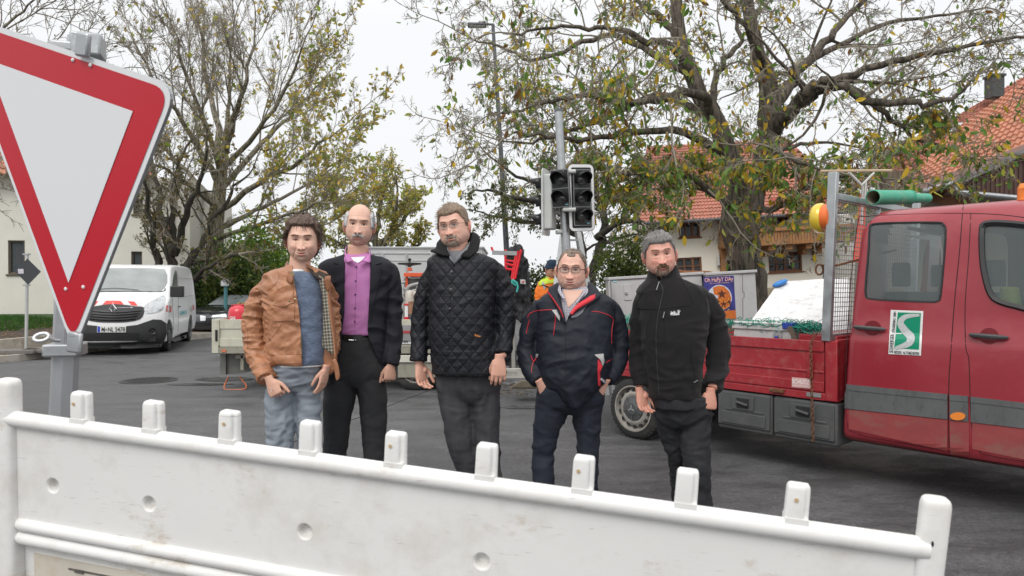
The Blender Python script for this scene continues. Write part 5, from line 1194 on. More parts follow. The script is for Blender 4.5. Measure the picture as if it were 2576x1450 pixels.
# ================================================================ cream flatbed lorry behind the men
D = 9.6; CREAM = mat('cream_board', (.50, .49, .40), .5, 0, .08, 3, .1, 40, dirt=(.22, .19, .13), damt=.5, dscale=4)
CREAMD = mat('cream_dirty', (.28, .27, .22), .7, 0, .2, 5, dirt=(.12, .10, .08), damt=.7, dscale=5)
fb = empty('flatbed_lorry', P(900, 990, D), 'cream flatbed lorry carrying road marking equipment behind the group', 'lorry')
def LX(x): return (x - 1288) / FPX * D
def LZ(y): return HC - (y - 725) / FPX * D
def lb(mb, x0, x1, y0, y1, d0=0, d1=.04): mb.box(((LX(x0) + LX(x1)) / 2, D + (d0 + d1) / 2, (LZ(y0) + LZ(y1)) / 2), (LX(x1) - LX(x0), abs(d1 - d0), abs(LZ(y0) - LZ(y1))))
mb = MB(); lb(mb, 553, 1215, 805, 873, 0, .03); lb(mb, 553, 1215, 804, 828, -.012, .0); lb(mb, 553, 1215, 851, 873, -.012, 0)
sdb = mb.build('side_board', CREAM, fb, bevel=.006)
mb = MB(); lb(mb, 534, 551, 804, 889, -.02, .06); lb(mb, 551, 553.5, 804, 870, -.03, .0); mb.build('corner_post', CREAM, fb, bevel=.006)
mb = MB(); mb.box((LX(536), D + 1.0, (LZ(804) + LZ(873)) / 2), (.04, 2.0, LZ(804) - LZ(873))); mb.build('tail_board', CREAM, fb, bevel=.006)
mb = MB(); lb(mb, 544, 549, 830, 858, -.035, -.02); mb.build('latch_slot', DARKIN, fb)
mb = MB(); lb(mb, 534, 1215, 874, 890, -.01, .1); mb.build('frame_rail', CREAMD, fb, bevel=.006)
mb = MB(); mb.box(((LX(540) + LX(1215)) / 2, D + 1.03, LZ(875)), (LX(1215) - LX(540), 1.9, .05)); mb.build('bed_floor', CREAMD, fb)
mb = MB(); lb(mb, 559, 570, 879, 886, -.02, -.01); mb.build('side_reflector', mat('faded_orange', (.5, .16, .08), .5), fb)
mb = MB(); mb.prism([(LX(x), D + .25, LZ(y)) for x, y in ((539, 891), (720, 891), (720, 928), (633, 937), (586, 946), (539, 948))], (0, .03, 0)); lb(mb, 538, 553, 891, 948, .2, .25); mb.build('mud_guard', mat('grey_guard', (.16, .16, .15), .6, .2, .3, 5, dirt=(.07, .06, .05), damt=.6), fb)
mb = MB(); lb(mb, 597, 606, 895, 935, .1, .2); lb(mb, 585, 610, 893, 905, .1, .3); mb.build('bracket', CREAMD, fb, bevel=.01)
mb = MB(); lb(mb, 940, 1215, 894, 912, -.01, .06); mb.build('skirt', mat('pale_skirt', (.55, .54, .48), .5, 0, .08), fb, bevel=.006)
mb = MB(); lb(mb, 1000, 1215, 912, 951, .02, .05); mb.build('lower_panel', CREAMD, fb, bevel=.006)
mb = MB(); lb(mb, 600, 1300, 905, 935, .7, .8); lb(mb, 600, 1300, 905, 935, 1.3, 1.4); mb.box((LX(1045), D + 1.05, .3), (.1, 1.6, .1)); mb.build('chassis', DARKIN, fb)
for x, off in ((1045, .05), (1045, 1.85), (660, 1.85)):
    c = Vector((LX(x), D + off, .30)); tyre_wheel(fb, c, (0, -1 if off < 1 else 1, 0), .30, .22, .19, RIMB, cap=False)
mb = MB(); lb(mb, 1012, 1062, 817, 858, -.05, -.03); o = mb.build('cloth', mat('grey_cloth', (.25, .25, .25), .9, 0, .15, 6, .4, 25), fb, bevel=.01)
mb = MB(); lb(mb, 1014, 1062, 832, 838, -.056, -.05); mb.build('cloth_stripe', mat('cloth_red', (.4, .05, .06), .8), o)
mb = MB(); FPl = Plane((0, D - .035, 0), (0, -1, 0)); lb(mb, 1005, 1036, 855, 865, -.03, -.015); pt_ = mb.build('name_plate', WHITEP, fb); mb = MB(); fit_text(mb, 'NN', 1012, 863.5, 1026, 863.5, 8, FPl, .003, bold=.01); mb.build('lettering', BLACKP, pt_)
mb = MB(); pts = [P(575, 948, D + .4), P(566, 968, D + .3), P(565, 978, D + .2), P(575, 981, D + .15), P(612, 980, D + .15), P(620, 972, D + .2), P(612, 960, D + .3), P(603, 948, D + .4)]; mb.tube(catmull([tuple(p) for p in pts], 4), .011, 6); mb.build('orange_hose', mat('hose_orange', (.55, .16, .07), .5), fb, smooth=60)
# equipment on it
eq = empty('marking_machine', (LX(1030), D + .6, LZ(870)), 'grey and orange road marking machine with a black handwheel on the flatbed', 'machine')
hw = P(1090 - 1 * 0 - 60 + 0, 666, D + .5)
hwc = P(1030.5, 664, D + .5); sc = (D + .5) / FPX
mb = MB(); mb.tube([hwc + Vector((28 * sc * math.cos(t), 28 * sc * math.sin(t), 0)) for t in [2 * pi * i / 24 for i in range(25)]], 2.2 * sc, 8, caps=False); 
for t in (.4, 2.5, 4.6): mb.tube([hwc + Vector((28 * sc * math.cos(t), 28 * sc * math.sin(t), 0)), hwc + Vector((0, 0, -5 * sc))], 1.5 * sc, 6)
mb.lathe([(0, -8 * sc), (5 * sc, -8 * sc), (4 * sc, 2 * sc), (2 * sc, 6 * sc), (4.5 * sc, 10 * sc), (4 * sc, 13 * sc), (0, 14 * sc)], hwc, (0, 0, 1), 14); mb.build('handwheel', mat('black_iron', (.03, .03, .03), .45, .4), eq, smooth=50)
mb = MB(); mb.lathe([(7 * sc, 0), (5 * sc, 8 * sc), (0, 9 * sc)], hwc - Vector((0, 0, 18 * sc)), (0, 0, 1), 14); lb(mb, 1003, 1180, 685, 695, .45, .6); mb.prism([(LX(1003), D + .44, LZ(695)), (LX(1070), D + .44, LZ(695)), (LX(1060), D + .44, LZ(685)), (LX(1003), D + .44, LZ(687))], (0, .02, 0)); lb(mb, 1006, 1012, 694, 870, .5, .56); mb.build('orange_frame', ORANGEP, eq, bevel=.004)
mb = MB(); lb(mb, 998, 1180, 697, 760, .6, 1.3); lb(mb, 1006, 1180, 855, 872, .2, 1.2); lb(mb, 990, 1100, 760, 856, .8, 1.2); mb.build('casing', mat('machine_grey', (.22, .23, .24), .5, .4, .2, 8), eq, bevel=.01)
mb = MB(); 
for pts, r_ in (([(1032, 700), (1060, 699), (1075, 704)], 3.5), ([(1022, 740), (1028, 722), (1045, 716), (1062, 712)], 5), ([(1010, 712), (1020, 710)], 3), ([(1005, 740), (1018, 752), (1016, 780)], 4), ([(1050, 720), (1056, 740), (1052, 760)], 5), ([(1002, 770), (1014, 776), (1022, 800), (1018, 840)], 3.5), ([(1016, 725), (1030, 733), (1048, 730)], 4), ([(1004, 800), (1030, 806), (1050, 800)], 3)): mb.tube([P(x, y, D + .48) for x, y in catmull(pts, 3)], r_ * sc, 8)
mb.build('hoses', mat('hose_grey', (.30, .30, .29), .4, .3, .2, 12), eq, smooth=60)
mb = MB(); c = P(1032, 765, D + .4); mb.lathe([(12 * sc, -7 * sc), (13 * sc, 0), (13 * sc, 25 * sc), (10 * sc, 33 * sc), (0, 34 * sc)], P(1033, 765, D + .4), (0, 0, 1), 18); mb.lathe([(10 * sc, 0), (10 * sc, 32 * sc), (0, 33 * sc)], P(1028, 792, D + .42), (0, 0, 1), 16); mb.lathe([(9 * sc, 0), (10 * sc, 3 * sc), (9 * sc, 14 * sc)], P(1040, 742, D + .36), (1, 0, 0), 16); mb.build('filter_canister', mat('worn_white', (.50, .47, .42), .5, .1, .2, 8, dirt=(.2, .1, .06), damt=.7, dscale=12), eq, smooth=50)
mb = MB(); mb.lathe([(8.5 * sc, 0), (8.5 * sc, 30 * sc), (0, 31 * sc)], P(1036, 790, D + .3), (0, 0, 1), 16); mb.build('rusty_cylinder', mat('rusty_cyl', (.30, .16, .10), .7, .2, .4, 12), eq, smooth=50)
mb = MB(); lb(mb, 1010, 1018, 770, 800, .3, .4); mb.build('warning_label', WHITEP, eq); mb = MB(); lb(mb, 1008, 1020, 766, 770, .29, .4); lb(mb, 1008, 1020, 800, 812, .29, .4); mb.build('red_block', REDP, eq)
mb = MB(); lb(mb, 1012, 1100, 812, 845, .3, 1.2); mb.build('engine_block', mat('engine_dark', (.035, .035, .035), .6, .3, .3, 9), eq, bevel=.02)
gb = empty('gas_bottle', P(598, 830, D + .5), 'bright red gas bottle with brass valves on the cream flatbed', 'gas bottle'); sg = (D + .5) / FPX
mb = MB(); mb.lathe([(0, 0), (25 * sg, 0), (27 * sg, 8 * sg), (27 * sg, 52 * sg), (24 * sg, 62 * sg), (14 * sg, 69 * sg), (0, 71 * sg)], P(603, 838, D + .5), (0, 0, 1), 24); mb.build('bottle', mat('gas_red', (.62, .02, .04), .3, 0, .05, coat=.4), gb, smooth=60)
mb = MB(); pts = [P(583, 779, D + .45), P(583, 769, D + .45), P(598, 767, D + .45), P(620, 768, D + .45), P(620, 778, D + .45)]; mb.tube(pts, .012, 6); mb.build('guard_ring', mat('gas_red_b', (.45, .02, .03), .4), gb, smooth=60)
mb = MB(); 
for x in (602, 614): mb.lathe([(2.5 * sg, 0), (2.5 * sg, 8 * sg), (5 * sg, 8 * sg), (5 * sg, 13 * sg), (0, 13 * sg)], P(x, 774, D + .5), (0, 0, 1), 10)
mb.build('valve', mat('brass', (.45, .33, .14), .35, .9), gb, smooth=50)
mb = MB(); GPl = Plane((0, D + .5 - 27.6 * sg, 0), (0, -1, 0)); fit_text(mb, 'GAS', 578, 804, 592, 804, 8, GPl, .001, bold=.03); mb.build('lettering', WHITEP, gb)
# silver box body
bx = empty('box_trailer', P(1060, 900, 14), 'silver grey box trailer with aluminium ribs behind the flatbed', 'trailer'); Db = 14.0
SIL = mat('silver_panel', (.52, .53, .53), .4, .3, .06, 3)
def bb(mb, x0, x1, y0, y1, d0, d1): 
    a, b = P(x0, y0, Db), P(x1, y1, Db); mb.box(((a.x + b.x) / 2, Db + (d0 + d1) / 2, (a.z + b.z) / 2), (b.x - a.x, abs(d1 - d0), a.z - b.z))
mb = MB(); bb(mb, 918, 1215, 624, 850, 0, 2.4); mb.build('box_body', SIL, bx, bevel=.02)
mb = MB(); bb(mb, 915, 1218, 621, 626, -.03, 2.4); bb(mb, 918, 1215, 636, 640, -.015, 0); bb(mb, 918, 1215, 655, 657, -.015, 0)
for x in (960, 1020, 1082, 1140): bb(mb, x, x + 6, 640, 850, -.02, 0)
mb.build('ribs', mat('aluminium_rib', (.42, .43, .43), .35, .7), bx, bevel=.004)
for x in (960, 1170): tyre_wheel(bx, Vector(((x - 1288) / FPX * Db, Db + .2, .35)), (0, -1, 0), .35, .2, .2, STEELD, cap=False)
# trailer drawbar, red hand frame, jacket
tb_ = empty('equipment_trailer', P(1275, 955, 8.8), 'light grey steel drawbar and small wheel of a trailer behind the quilted jacket man', 'trailer'); De = 8.8
mb = MB(); a, b = P(1170, 940, De), P(1345, 939, De); mb.bar(a, b, .08, .125); mb.build('drawbar', mat('drawbar_grey', (.42, .42, .38), .6, .2, .12, 8), tb_, bevel=.006)
mb = MB(); DPl = Plane((0, De - .045, 0), (0, -1, 0)); fit_text(mb, 'LOTTE', 1272, 944, 1300, 944, 9, DPl, .002); mb.build('lettering', mat('faint_print', (.25, .25, .23), .7), tb_)
mb = MB(); mb.rings([[P(1325 + (x * 30), 965 + 13 * y, De + .2 * z) for x, y, z in ((-1.3, 1, -1), (-1.2, .4, -1), (-.5, -.6, -1), (1, -.9, -1), (1.2, 1, -1))], [P(1325 + (x * 30), 965 + 13 * y, De + .2) for x, y in ((-1.3, 1), (-1.2, .4), (-.5, -.6), (1, -.9), (1.2, 1))]]); mb.build('foot_block', mat('muddy_block', (.13, .11, .08), .95, 0, .3, 9, .6, 20), tb_, bevel=.02)
tyre_wheel(tb_, P(1300, 925, De + .25), (0, -1, 0), .10, .06, .05, STEELD, cap=False, holes=4)
mb = MB(); mb.bar(P(1262, 700, De), P(1262, 935, De), .045, .04, up=Vector((0, 1, 0))); mb.bar(P(1240, 770, De + .2), P(1330, 790, De + .2), .05, .05); mb.bar(P(1288, 690, De), P(1292, 930, De + .1), .05, .04, up=Vector((0, 1, 0))); mb.build('upright', mat('dull_upright', (.35, .35, .32), .6, .2, .15), tb_, bevel=.004)
mb = MB(); mb.bar(P(1306, 880, De - .1), P(1312, 925, De - .1), .04, .02); mb.build('red_white_stripe', mat('stripe_pink', (.6, .2, .18), .6, 0, .5, 14), tb_)
hf = empty('red_hand_frame', P(1290, 720, 8.6), 'red tubular frame leaning beside the hanging dark jacket', 'frame'); Dh = 8.32
mb = MB()
for pts in ([(1272, 628), (1271, 655), (1306, 660), (1309, 634)], [(1303, 632), (1292, 700), (1287, 704)], [(1298, 640), (1287, 702)], [(1311, 628), (1296, 700), (1290, 704)], [(1271, 664), (1298, 670)], [(1271, 676), (1296, 681)], [(1236, 622), (1240, 632)], [(1271, 640), (1272, 700)]):
    mb.tube([P(x, y, Dh) for x, y in pts], .016, 6)
mb.build('tubes', mat('signal_red', (.65, .02, .03), .4, 0, .06), hf, smooth=50)
mb = MB(); mb.bar(P(1238, 636, Dh), P(1300, 638, Dh), .04, .05); mb.build('cross_bar', STEELD, hf); mb = MB(); mb.bar(P(1286, 706, Dh), P(1300, 716, Dh), .06, .05); mb.tube([P(1290, 705, Dh - .05), P(1300, 712, Dh - .05), P(1303, 722, Dh - .05), P(1300, 735, Dh - .05)], .012, 6); mb.build('teal_strap', mat('teal_strap', (.05, .40, .35), .6), hf)
mb = MB(); out = [(1272, 655), (1279, 632), (1296, 615), (1310, 620), (1322, 645), (1329, 680), (1334, 725), (1338, 790), (1322, 812), (1300, 800), (1284, 760), (1276, 700)]; Yj = 8.45
mb.prism([P(x, y, Yj) for x, y in catmull(out, 3, True)], (0, .14, 0)); f = fuse(mb, .012, 6); wrinkle(f, .05, (16, 4, 4)); wrinkle(f, .02, (30, 10, 9)); o = f.build('hanging_jacket', mat('dark_jacket', (.022, .023, .026), .75, 0, .3, 10, .3, 60), None, smooth=80); tag(o, 'dark jacket hung over the red frame', 'jacket')
mb = MB(); JS = Surf([o]); JS.dist = 8.4; conform(mb, JS, [(1308, 703), (1322, 704), (1323, 715), (1309, 714)], .006, 4); lb0 = mb.build('jacket_label', WHITEP, o); mb = MB(); conform(mb, JS, [(1310, 710), (1320, 706), (1316, 710), (1321, 713)], .012, 3); mb.build('label_mark', CHR, lb0)
# ================================================================ foreground barrier
bY = 1.54; e1 = Vector((.958, -.218, -.0717)); pitch = e1.length * bY / 8; e1.normalize()
dn = Vector((-.506, 1.0, -10.1)).normalized(); dn = (dn - e1 * dn.dot(e1)).normalized(); on = e1.cross(dn).normalized()
if on.y > 0: on = -on
B0 = P(207, 985, bY)
BPt = lambda u, v, o=0: B0 + e1 * u + dn * v + on * o
BM = Matrix((e1, -dn, on)).transposed()
BW = mat('barrier_plastic', (.76, .76, .745), .5, 0, .05, 3, .12, 25, dirt=(.50, .45, .38), damt=.45, dscale=6)
# brown grime where rain runs off the rail: a soft stain pattern of its own
def add_grime(m, col, sc, lo, hi, amt, stretch):
    n = m.node_tree.nodes; l = m.node_tree.links; b = bsdf(m); src = b.inputs['Base Color'].links[0].from_socket
    tcn = n.new('ShaderNodeTexCoord'); mp = n.new('ShaderNodeMapping'); mp.inputs['Scale'].default_value = stretch; l.new(tcn.outputs['Object'], mp.inputs[0])
    q = n.new('ShaderNodeTexNoise'); q.inputs['Scale'].default_value = sc; q.inputs['Detail'].default_value = 10; q.inputs['Roughness'].default_value = .75; l.new(mp.outputs[0], q.inputs[0])
    r = n.new('ShaderNodeMapRange'); r.inputs[1].default_value = lo; r.inputs[2].default_value = hi; r.inputs[4].default_value = amt; l.new(q.outputs['Fac'], r.inputs[0])
    mx = n.new('ShaderNodeMix'); mx.data_type = 'RGBA'; l.new(r.outputs[0], mx.inputs[0]); l.new(src, mx.inputs[6]); mx.inputs[7].default_value = (*col, 1); l.new(mx.outputs[2], b.inputs['Base Color'])
add_grime(BW, (.36, .24, .12), 5, .58, .72, .65, (1, 1, 2.2)); add_grime(BW, (.22, .20, .18), 26, .63, .72, .6, (1, 1, 5)); add_grime(BW, (.30, .28, .26), 9, .62, .66, .5, (1, 1, 14))
bar_ = empty('barrier', BPt(4 * pitch, 1.2), 'scuffed white plastic safety barrier with ten pegs along its top rail', 'barrier')
bar_['label'] = 'scuffed white plastic safety barrier with a row of pegs along its top rail'
def bbx(mb, u0, u1, v0, v1, o0, o1): mb.box(BPt((u0 + u1) / 2, (v0 + v1) / 2, (o0 + o1) / 2), (abs(u1 - u0), abs(v1 - v0), abs(o1 - o0)), BM)
UL, UR = -1.06 * pitch, 9.12 * pitch; RZ = .066
mb = MB(); bbx(mb, UL, UR, RZ + .02, .335, -.020, .004); dents = []
PL = Plane(BPt(0, 0, .004), on)
def buv(x, y): h = PL.hit(x, y)[0] - B0; return h.dot(e1), h.dot(dn)
pan = mb.build('panel', BW, bar_)
cs = []
for x, y in ((133, 1222), (375, 1268), (767, 1338), (1212, 1413), (1700, 1500)):
    u, v = buv(x, y); m_ = MB(); m_.lathe([(0, -.014), (.0125, -.014), (.0140, -.006), (.0150, .001), (.0195, .0042), (.0195, .02), (0, .02)], BPt(u, v, .0), on, 28); cs.append(m_)
cut(pan, cs); pan.data.polygons.foreach_set('use_smooth', [True] * len(pan.data.polygons)); pan.data.set_sharp_from_angle(angle=R(30))
mb = MB(); N = 30
mb.tube([BPt(UL + (UR - UL) * i / N, RZ + .018, .004) for i in range(N + 1)], .0185, 20); mb.build('top_rail', BW, bar_, smooth=60)
for v0, r_ in ((.338, .0155), (.371, .0155)):
    mb = MB(); mb.tube([BPt(UL + .02, v0, -.004)] + [BPt(UL + .03 + (UR - UL - .06) * i / N, v0, .002) for i in range(N + 1)] + [BPt(UR - .02, v0, -.004)], r_, 16); mb.build('rib', BW, bar_, smooth=60)
for v0, v1 in ((.40, .64), (.70, .92)):
    mb = MB(); bbx(mb, UL, UR, v0 - .035, v1 + .02, -.024, -.012); bbx(mb, UL, UR, v1, v1 + .03, -.02, .012); mb.build('lower_panel', BW, bar_, bevel=.004)
mb = MB(); bbx(mb, UL + .05, UR - .05, .412, .62, -.012, -.008); lp = mb.build('reflective_sheet', mat('worn_sheet', (.62, .58, .50), .4, 0, .12, 5, dirt=(.42, .27, .12), damt=.8, dscale=4), bar_)
mb = MB(); bbx(mb, UL + .15, UL + .9, .43, .434, -.008, -.006); u, v = buv(190, 1444); bbx(mb, u - .012, u + .012, v - .004, v + .003, -.008, -.004); mb.build('scraped_edge', mat('scrape', (.12, .11, .10), .8, 0, .4, 30), lp)
for i in range(9):
    u = i * pitch; mb = MB()
    for (w_, d_, o_, un) in ((.030, .024, .003, -.004), (.037, .018, -.003, .0015)):
        rr = [[BPt(u + un + w_ / 2 * sx_ * k, v, o_ + d_ / 2 * sy_ * k) for sx_, sy_ in ((-1, -.72), (-.9, -.94), (-.72, -1), (.72, -1), (.9, -.94), (1, -.72), (1, .72), (.9, .94), (.72, 1), (-.72, 1), (-.9, .94), (-1, .72))] for v, k in ((0 if un < 0 else .0015, .70), (.0022, .86), (.005, .95), (.009, 1), (.05, 1.03), (RZ + .012, 1.05))]
        mb.rings(rr)
    bbx(mb, u - .0195, u + .0195, RZ - .006, RZ + .006, -.014, .0165)
    pg = mb.build('peg', BW, bar_, smooth=50)
    if i in (0, 2, 4, 6, 8): mb = MB(); mb.lathe([(.0038, .0), (.0038, .0012), (0, .0012)], BPt(u - .008 + .002 * (i % 3), .026, .0162), on, 12); mb.build('tan_spot', mat('tan_spot', (.50, .36, .20), .8, 0, .2, 60), pg)
for u, top in ((UL - .006, -.008), (UR + .006, -.006)):
    mb = MB(); w_, d_ = (.046, .034) if u > 0 else (.052, .044)
    rr = [[BPt(u + w_ / 2 * math.copysign(abs(math.cos(t)) ** .6, math.cos(t)) * k, v, d_ / 2 * math.copysign(abs(math.sin(t)) ** .6, math.sin(t)) * k) for t in [2 * pi * j / 28 for j in range(28)]] for v, k in ((top, .3), (top + .001, .72), (top + .004, .88), (top + .009, .96), (top + .016, 1), (.1, 1.0), (1.16, 1.0))]
    mb.rings(rr); ps = mb.build('end_post', BW, bar_, smooth=50)
    if u > 0: mb = MB(); mb.ball(BPt(u - .004, .070, .0172), (.0026, .0015, .005), 8, 6); mb.build('hole', DARKIN, ps)
for u in (.2, UR - .2):
    c = BPt(u, 1.12); mb = MB(); mb.box((c.x, c.y, .055), (.3, .85, .11), .22); mb.build('foot', RUBBER, bar_, bevel=.03)
    mb = MB(); mb.bar(BPt(u, .9, -.01), Vector((c.x, c.y, .1)), .05, .03); mb.build('foot_strut', BW, bar_)
# ================================================================ yield sign
yw, tl = R(20), R(8); sn = Vector((math.sin(yw) * math.cos(tl), math.cos(yw) * math.cos(tl), math.sin(tl)))
SP = Plane(P(185, 883, 1.944), sn)
SC = [SP.hit(*q)[0] for q in ((-129, 26), (446, 218), (185, 883))]
ys = empty('yield_sign', Vector((P(165, 900, 2.02).x, 2.02, 0)), 'large triangular give way sign, red border around white, on a grey post', 'sign')
def tri(scale, out, rad, k=7):
    c = sum(SC, Vector()) / 3; q = [c + (p - c) * scale for p in SC]; pts = []
    for i in range(3):
        p = q[i]; a = (q[i - 1] - p); b = (q[(i + 1) % 3] - p)
        if rad <= 0: pts.append(p); continue
        A_ = p + a.normalized() * rad; B_ = p + b.normalized() * rad
        for t in range(k + 1): t /= k; pts.append((A_ * (1 - t) ** 2 + p * 2 * t * (1 - t) + B_ * t * t))
    return [p - sn * out for p in pts]
SW = mat('sign_white', (.72, .735, .755), .35, 0, .015, 2, spec=.4); SR = mat('sign_red', (.50, .006, .02), .35, 0, .03, 2, .0)
mb = MB(); o_ = tri(1, .0, .072); mb.prism(o_, sn * .004); plt = mb.build('plate', SW, ys)
mb = MB(); o_ = tri(1.0, .0, .072); k = len(o_); bk = [p + sn * .011 for p in o_]; mb.add(o_ + bk, [(i, (i + 1) % k, k + (i + 1) % k, k + i) for i in range(k)]); mb.build('folded_rim', STEEL, ys)
mb = MB(); mb.add(tri(.948, .0015, .060), [tuple(range(24))]); rb = mb.build('red_border', SR, ys)
mb = MB(); mb.add(tri(.645, .003, 0), [(0, 1, 2)]); mb.build('white_field', SW, ys)
mb = MB(); 
for x, y in ((186, 152), (230, 165), (168, 727), (212, 722)): mb.lathe([(.0052, 0), (.0052, .002), (.003, .004), (0, .004)], SP.hit(x, y)[0] - sn * .002, -sn, 10)
mb.build('rivets', WHITEP, ys)
# post: octagonal with one flat face to the viewer
pt_, pb = P(207, 95, 1.90), Vector((P(157, 1060, 2.05).x, 2.05, HC - (1060 - 725) / FPX * 2.05)); pd = (pb - pt_).normalized(); pg = pb + pd * (pb.z / -pd.z)
POSTM = mat('grey_post', (.40, .41, .43), .35, .35, .12, 5, .05, 30, dirt=(.55, .56, .57), damt=.5, dscale=5, stretch=(1, 1, .3))
mb = MB(); mb.tube([pt_, pb, pg], .036, 8, fdir=(math.cos(.39), math.sin(.39), 0)); mb.build('post', POSTM, ys, smooth=25)
def onp(y): t = (y - 95) / (1060 - 95); return pt_.lerp(pb, t)
c = P(200, 112, 1.87)
mb = MB(); mb.box(c + Vector((.012, .02, .0)), (.075, .07, .062), Matrix.Rotation(.3, 3, 'Z')); mb.box(c + Vector((-.02, -.01, -.012)), (.09, .03, .028), Matrix.Rotation(.3, 3, 'Z')); a = SP.hit(222, 100)[0]; b = SP.hit(218, 146)[0]; mb.bar(a - sn * .012 + Vector((0, 0, .015)), b - sn * .012, .046, .014, up=sn); mb.build('top_clamp', STEEL, ys, bevel=.006)
c = onp(868)
mb = MB(); mb.box(c + Vector((-.002, 0, .0)), (.092, .092, .036), Matrix.Rotation(.25, 3, 'Z')); mb.bar(P(190, 838, 1.90), P(187, 888, 1.90), .052, .012, up=sn); mb.bar(P(190, 835, 1.905), P(188, 850, 1.905), .034, .02, up=sn); mb.build('lower_clamp', STEEL, ys, bevel=.005)
mb = MB(); e0 = P(105, 849, 1.93); ex, ey = Vector((1, .1, 0)), Vector((.1, .45, .62)).normalized()
mb.tube([e0 + ex * .019 * math.cos(t) + ey * .013 * math.sin(t) for t in [2 * pi * i / 18 for i in range(19)]], .0055, 8, caps=False); mb.tube([e0 + ex * .019, P(135, 856, 1.94), P(150, 858, 1.96)], .0055, 8); mb.build('eye_bolt', mat('zinc_bright', (.62, .63, .64), .35, .7), ys, smooth=60)
# ================================================================ traffic signal
DS = 9.0; lean = Vector((-.05, 0, 1)).normalized()
ts = empty('traffic_signal', P(1442, 1001.5, DS), 'unlit traffic signal with three black lamp heads on a galvanised pole', 'traffic light')
mb = MB(); mb.tube([P(1442, 1001.5, DS), P(1425, 640, DS), P(1405, 282, DS)], [.062, .060, .053], 20); mb.build('pole', STEEL, ts, smooth=50)
mb = MB(); c = P(1404.6, 275, DS); mb.tube([c - lean * .04, c], .056, 20); mb.build('pole_cap', mat('dark_cap', (.12, .13, .14), .6), ts, smooth=50)
SBK = mat('signal_black', (.012, .012, .013), .35, 0, .1, 5); LENS = mat('dark_lens', (.05, .055, .055), .12, 0, .3, 30, coat=.8); LGH = mat('signal_grey', (.50, .52, .50), .5, 0, .05)
def head(c, face, n, board, cell=.239, w_=.235, up=lean, gapm=True):
    face = Vector(face).normalized(); up = (up - face * up.dot(face)).normalized(); rt = up.cross(-face).normalized(); M = Matrix((rt, -face, up)).transposed()
    sh = empty('signal_head', (0, 0, 0), None, None); sh.parent = ts; sh.location = wm(ts).inverted() @ Vector(c); H_ = cell * n
    def bx(mb, x0, x1, z0, z1, d0, d1): mb.box(Vector(c) + rt * (x0 + x1) / 2 + up * (z0 + z1) / 2 + face * (d0 + d1) / 2, (x1 - x0, abs(d1 - d0), z1 - z0), M)
    mb = MB(); bx(mb, -w_ / 2, w_ / 2, -H_ / 2, H_ / 2, -.12, -.0); mb.build('housing', LGH if board == 2 else SBK, sh, bevel=.02)
    if board:
        bw, bh = .184, H_ / 2 + .078
        def rr_(a, b, r): return [Vector(c) + rt * x + up * z for x, z in rrect(-a, -b, a, b, r, 5)]
        mb = MB(); mb.prism([p - face * .012 for p in rr_(bw, bh, .07)], face * .008); mb.build('backboard', WHITEP if board == 2 else SBK, sh)
        mb = MB(); mb.prism([p - face * .0035 for p in rr_(bw - .006, bh - .006, .066)], face * .003); mb.build('white_border', WHITEP, sh)
        mb = MB(); mb.prism([p + face * .0005 for p in rr_(bw - .045, bh - .045, .022)], face * .003); mb.build('black_field', SBK, sh)
    mb = MB(); bx(mb, -w_ / 2 + .004, w_ / 2 - .004, -H_ / 2 + .004, H_ / 2 - .004, 0, .022); dr_ = mb.build('doors', SBK, sh, bevel=.006)
    mb = MB(); t_ = .006
    for k in range(n + 1): z = -H_ / 2 + k * cell; bx(mb, -w_ / 2, w_ / 2, z - t_, z + t_, .014, .024)
    for x in (-w_ / 2, w_ / 2): bx(mb, x - t_, x + t_, -H_ / 2, H_ / 2, .015, .025)
    mb.build('door_edges', mat('edge_grey', (.20, .21, .21), .5, .2), dr_)
    for k in range(n):
        lc = Vector(c) + up * (H_ / 2 - cell * (k + .5)) + face * .022; mb = MB(); mb.lathe([(.088, 0), (.088, .010), (.081, .013), (.081, .006), (.055, .016), (0, .024)], lc, face, 28); ln = mb.build('lens', LENS, sh, smooth=50)
        mb = MB(); N_ = 24; vs = []; dirn = (face + Vector((0, 0, -.08))).normalized()
        for d_ in (0, 1):
            for j in range(N_ + 1):
                a = R(-35) + R(250) * j / N_; L_ = .19 * (1 if d_ else 0) * (.45 + .55 * max(0, math.sin(a)) ** .6); vs.append(lc + rt * .093 * math.cos(a) + up * .093 * math.sin(a) + dirn * L_)
        mb.add(vs, [(j, j + 1, N_ + 2 + j, N_ + 1 + j) for j in range(N_)]); mb.build('visor', SBK, ln, smooth=60, solid=.006)
    mb = MB(); z = -H_ / 2 + .02; bx(mb, -w_ / 2 + .02, -w_ / 2 + .058, z, z + .012, .022, .026); mb.build('maker_tag', mat('tag_teal', (.20, .50, .52), .4), sh)
    return sh
head(P(1463, 498, DS - .11), (.30, -.95, -.05), 3, 1); head(P(1410, 475, DS - .17), (-.33, -.94, -.05), 2, 0); head(P(1372, 510, DS - .02), (-.93, .32, 0), 3, 2)
mb = MB(); 
for y in (432, 528): mb.tube([P(1415, y, DS), P(1420, y, DS - .2), P(1448, y, DS - .2)], .028, 8); mb.tube([P(1415, y + 4, DS), P(1385, y + 6, DS)], .028, 8)
mb.tube([P(1400, 585, DS - .05), P(1418, 583, DS)], .03, 10); mb.build('bracket', LGH, ts, smooth=50)
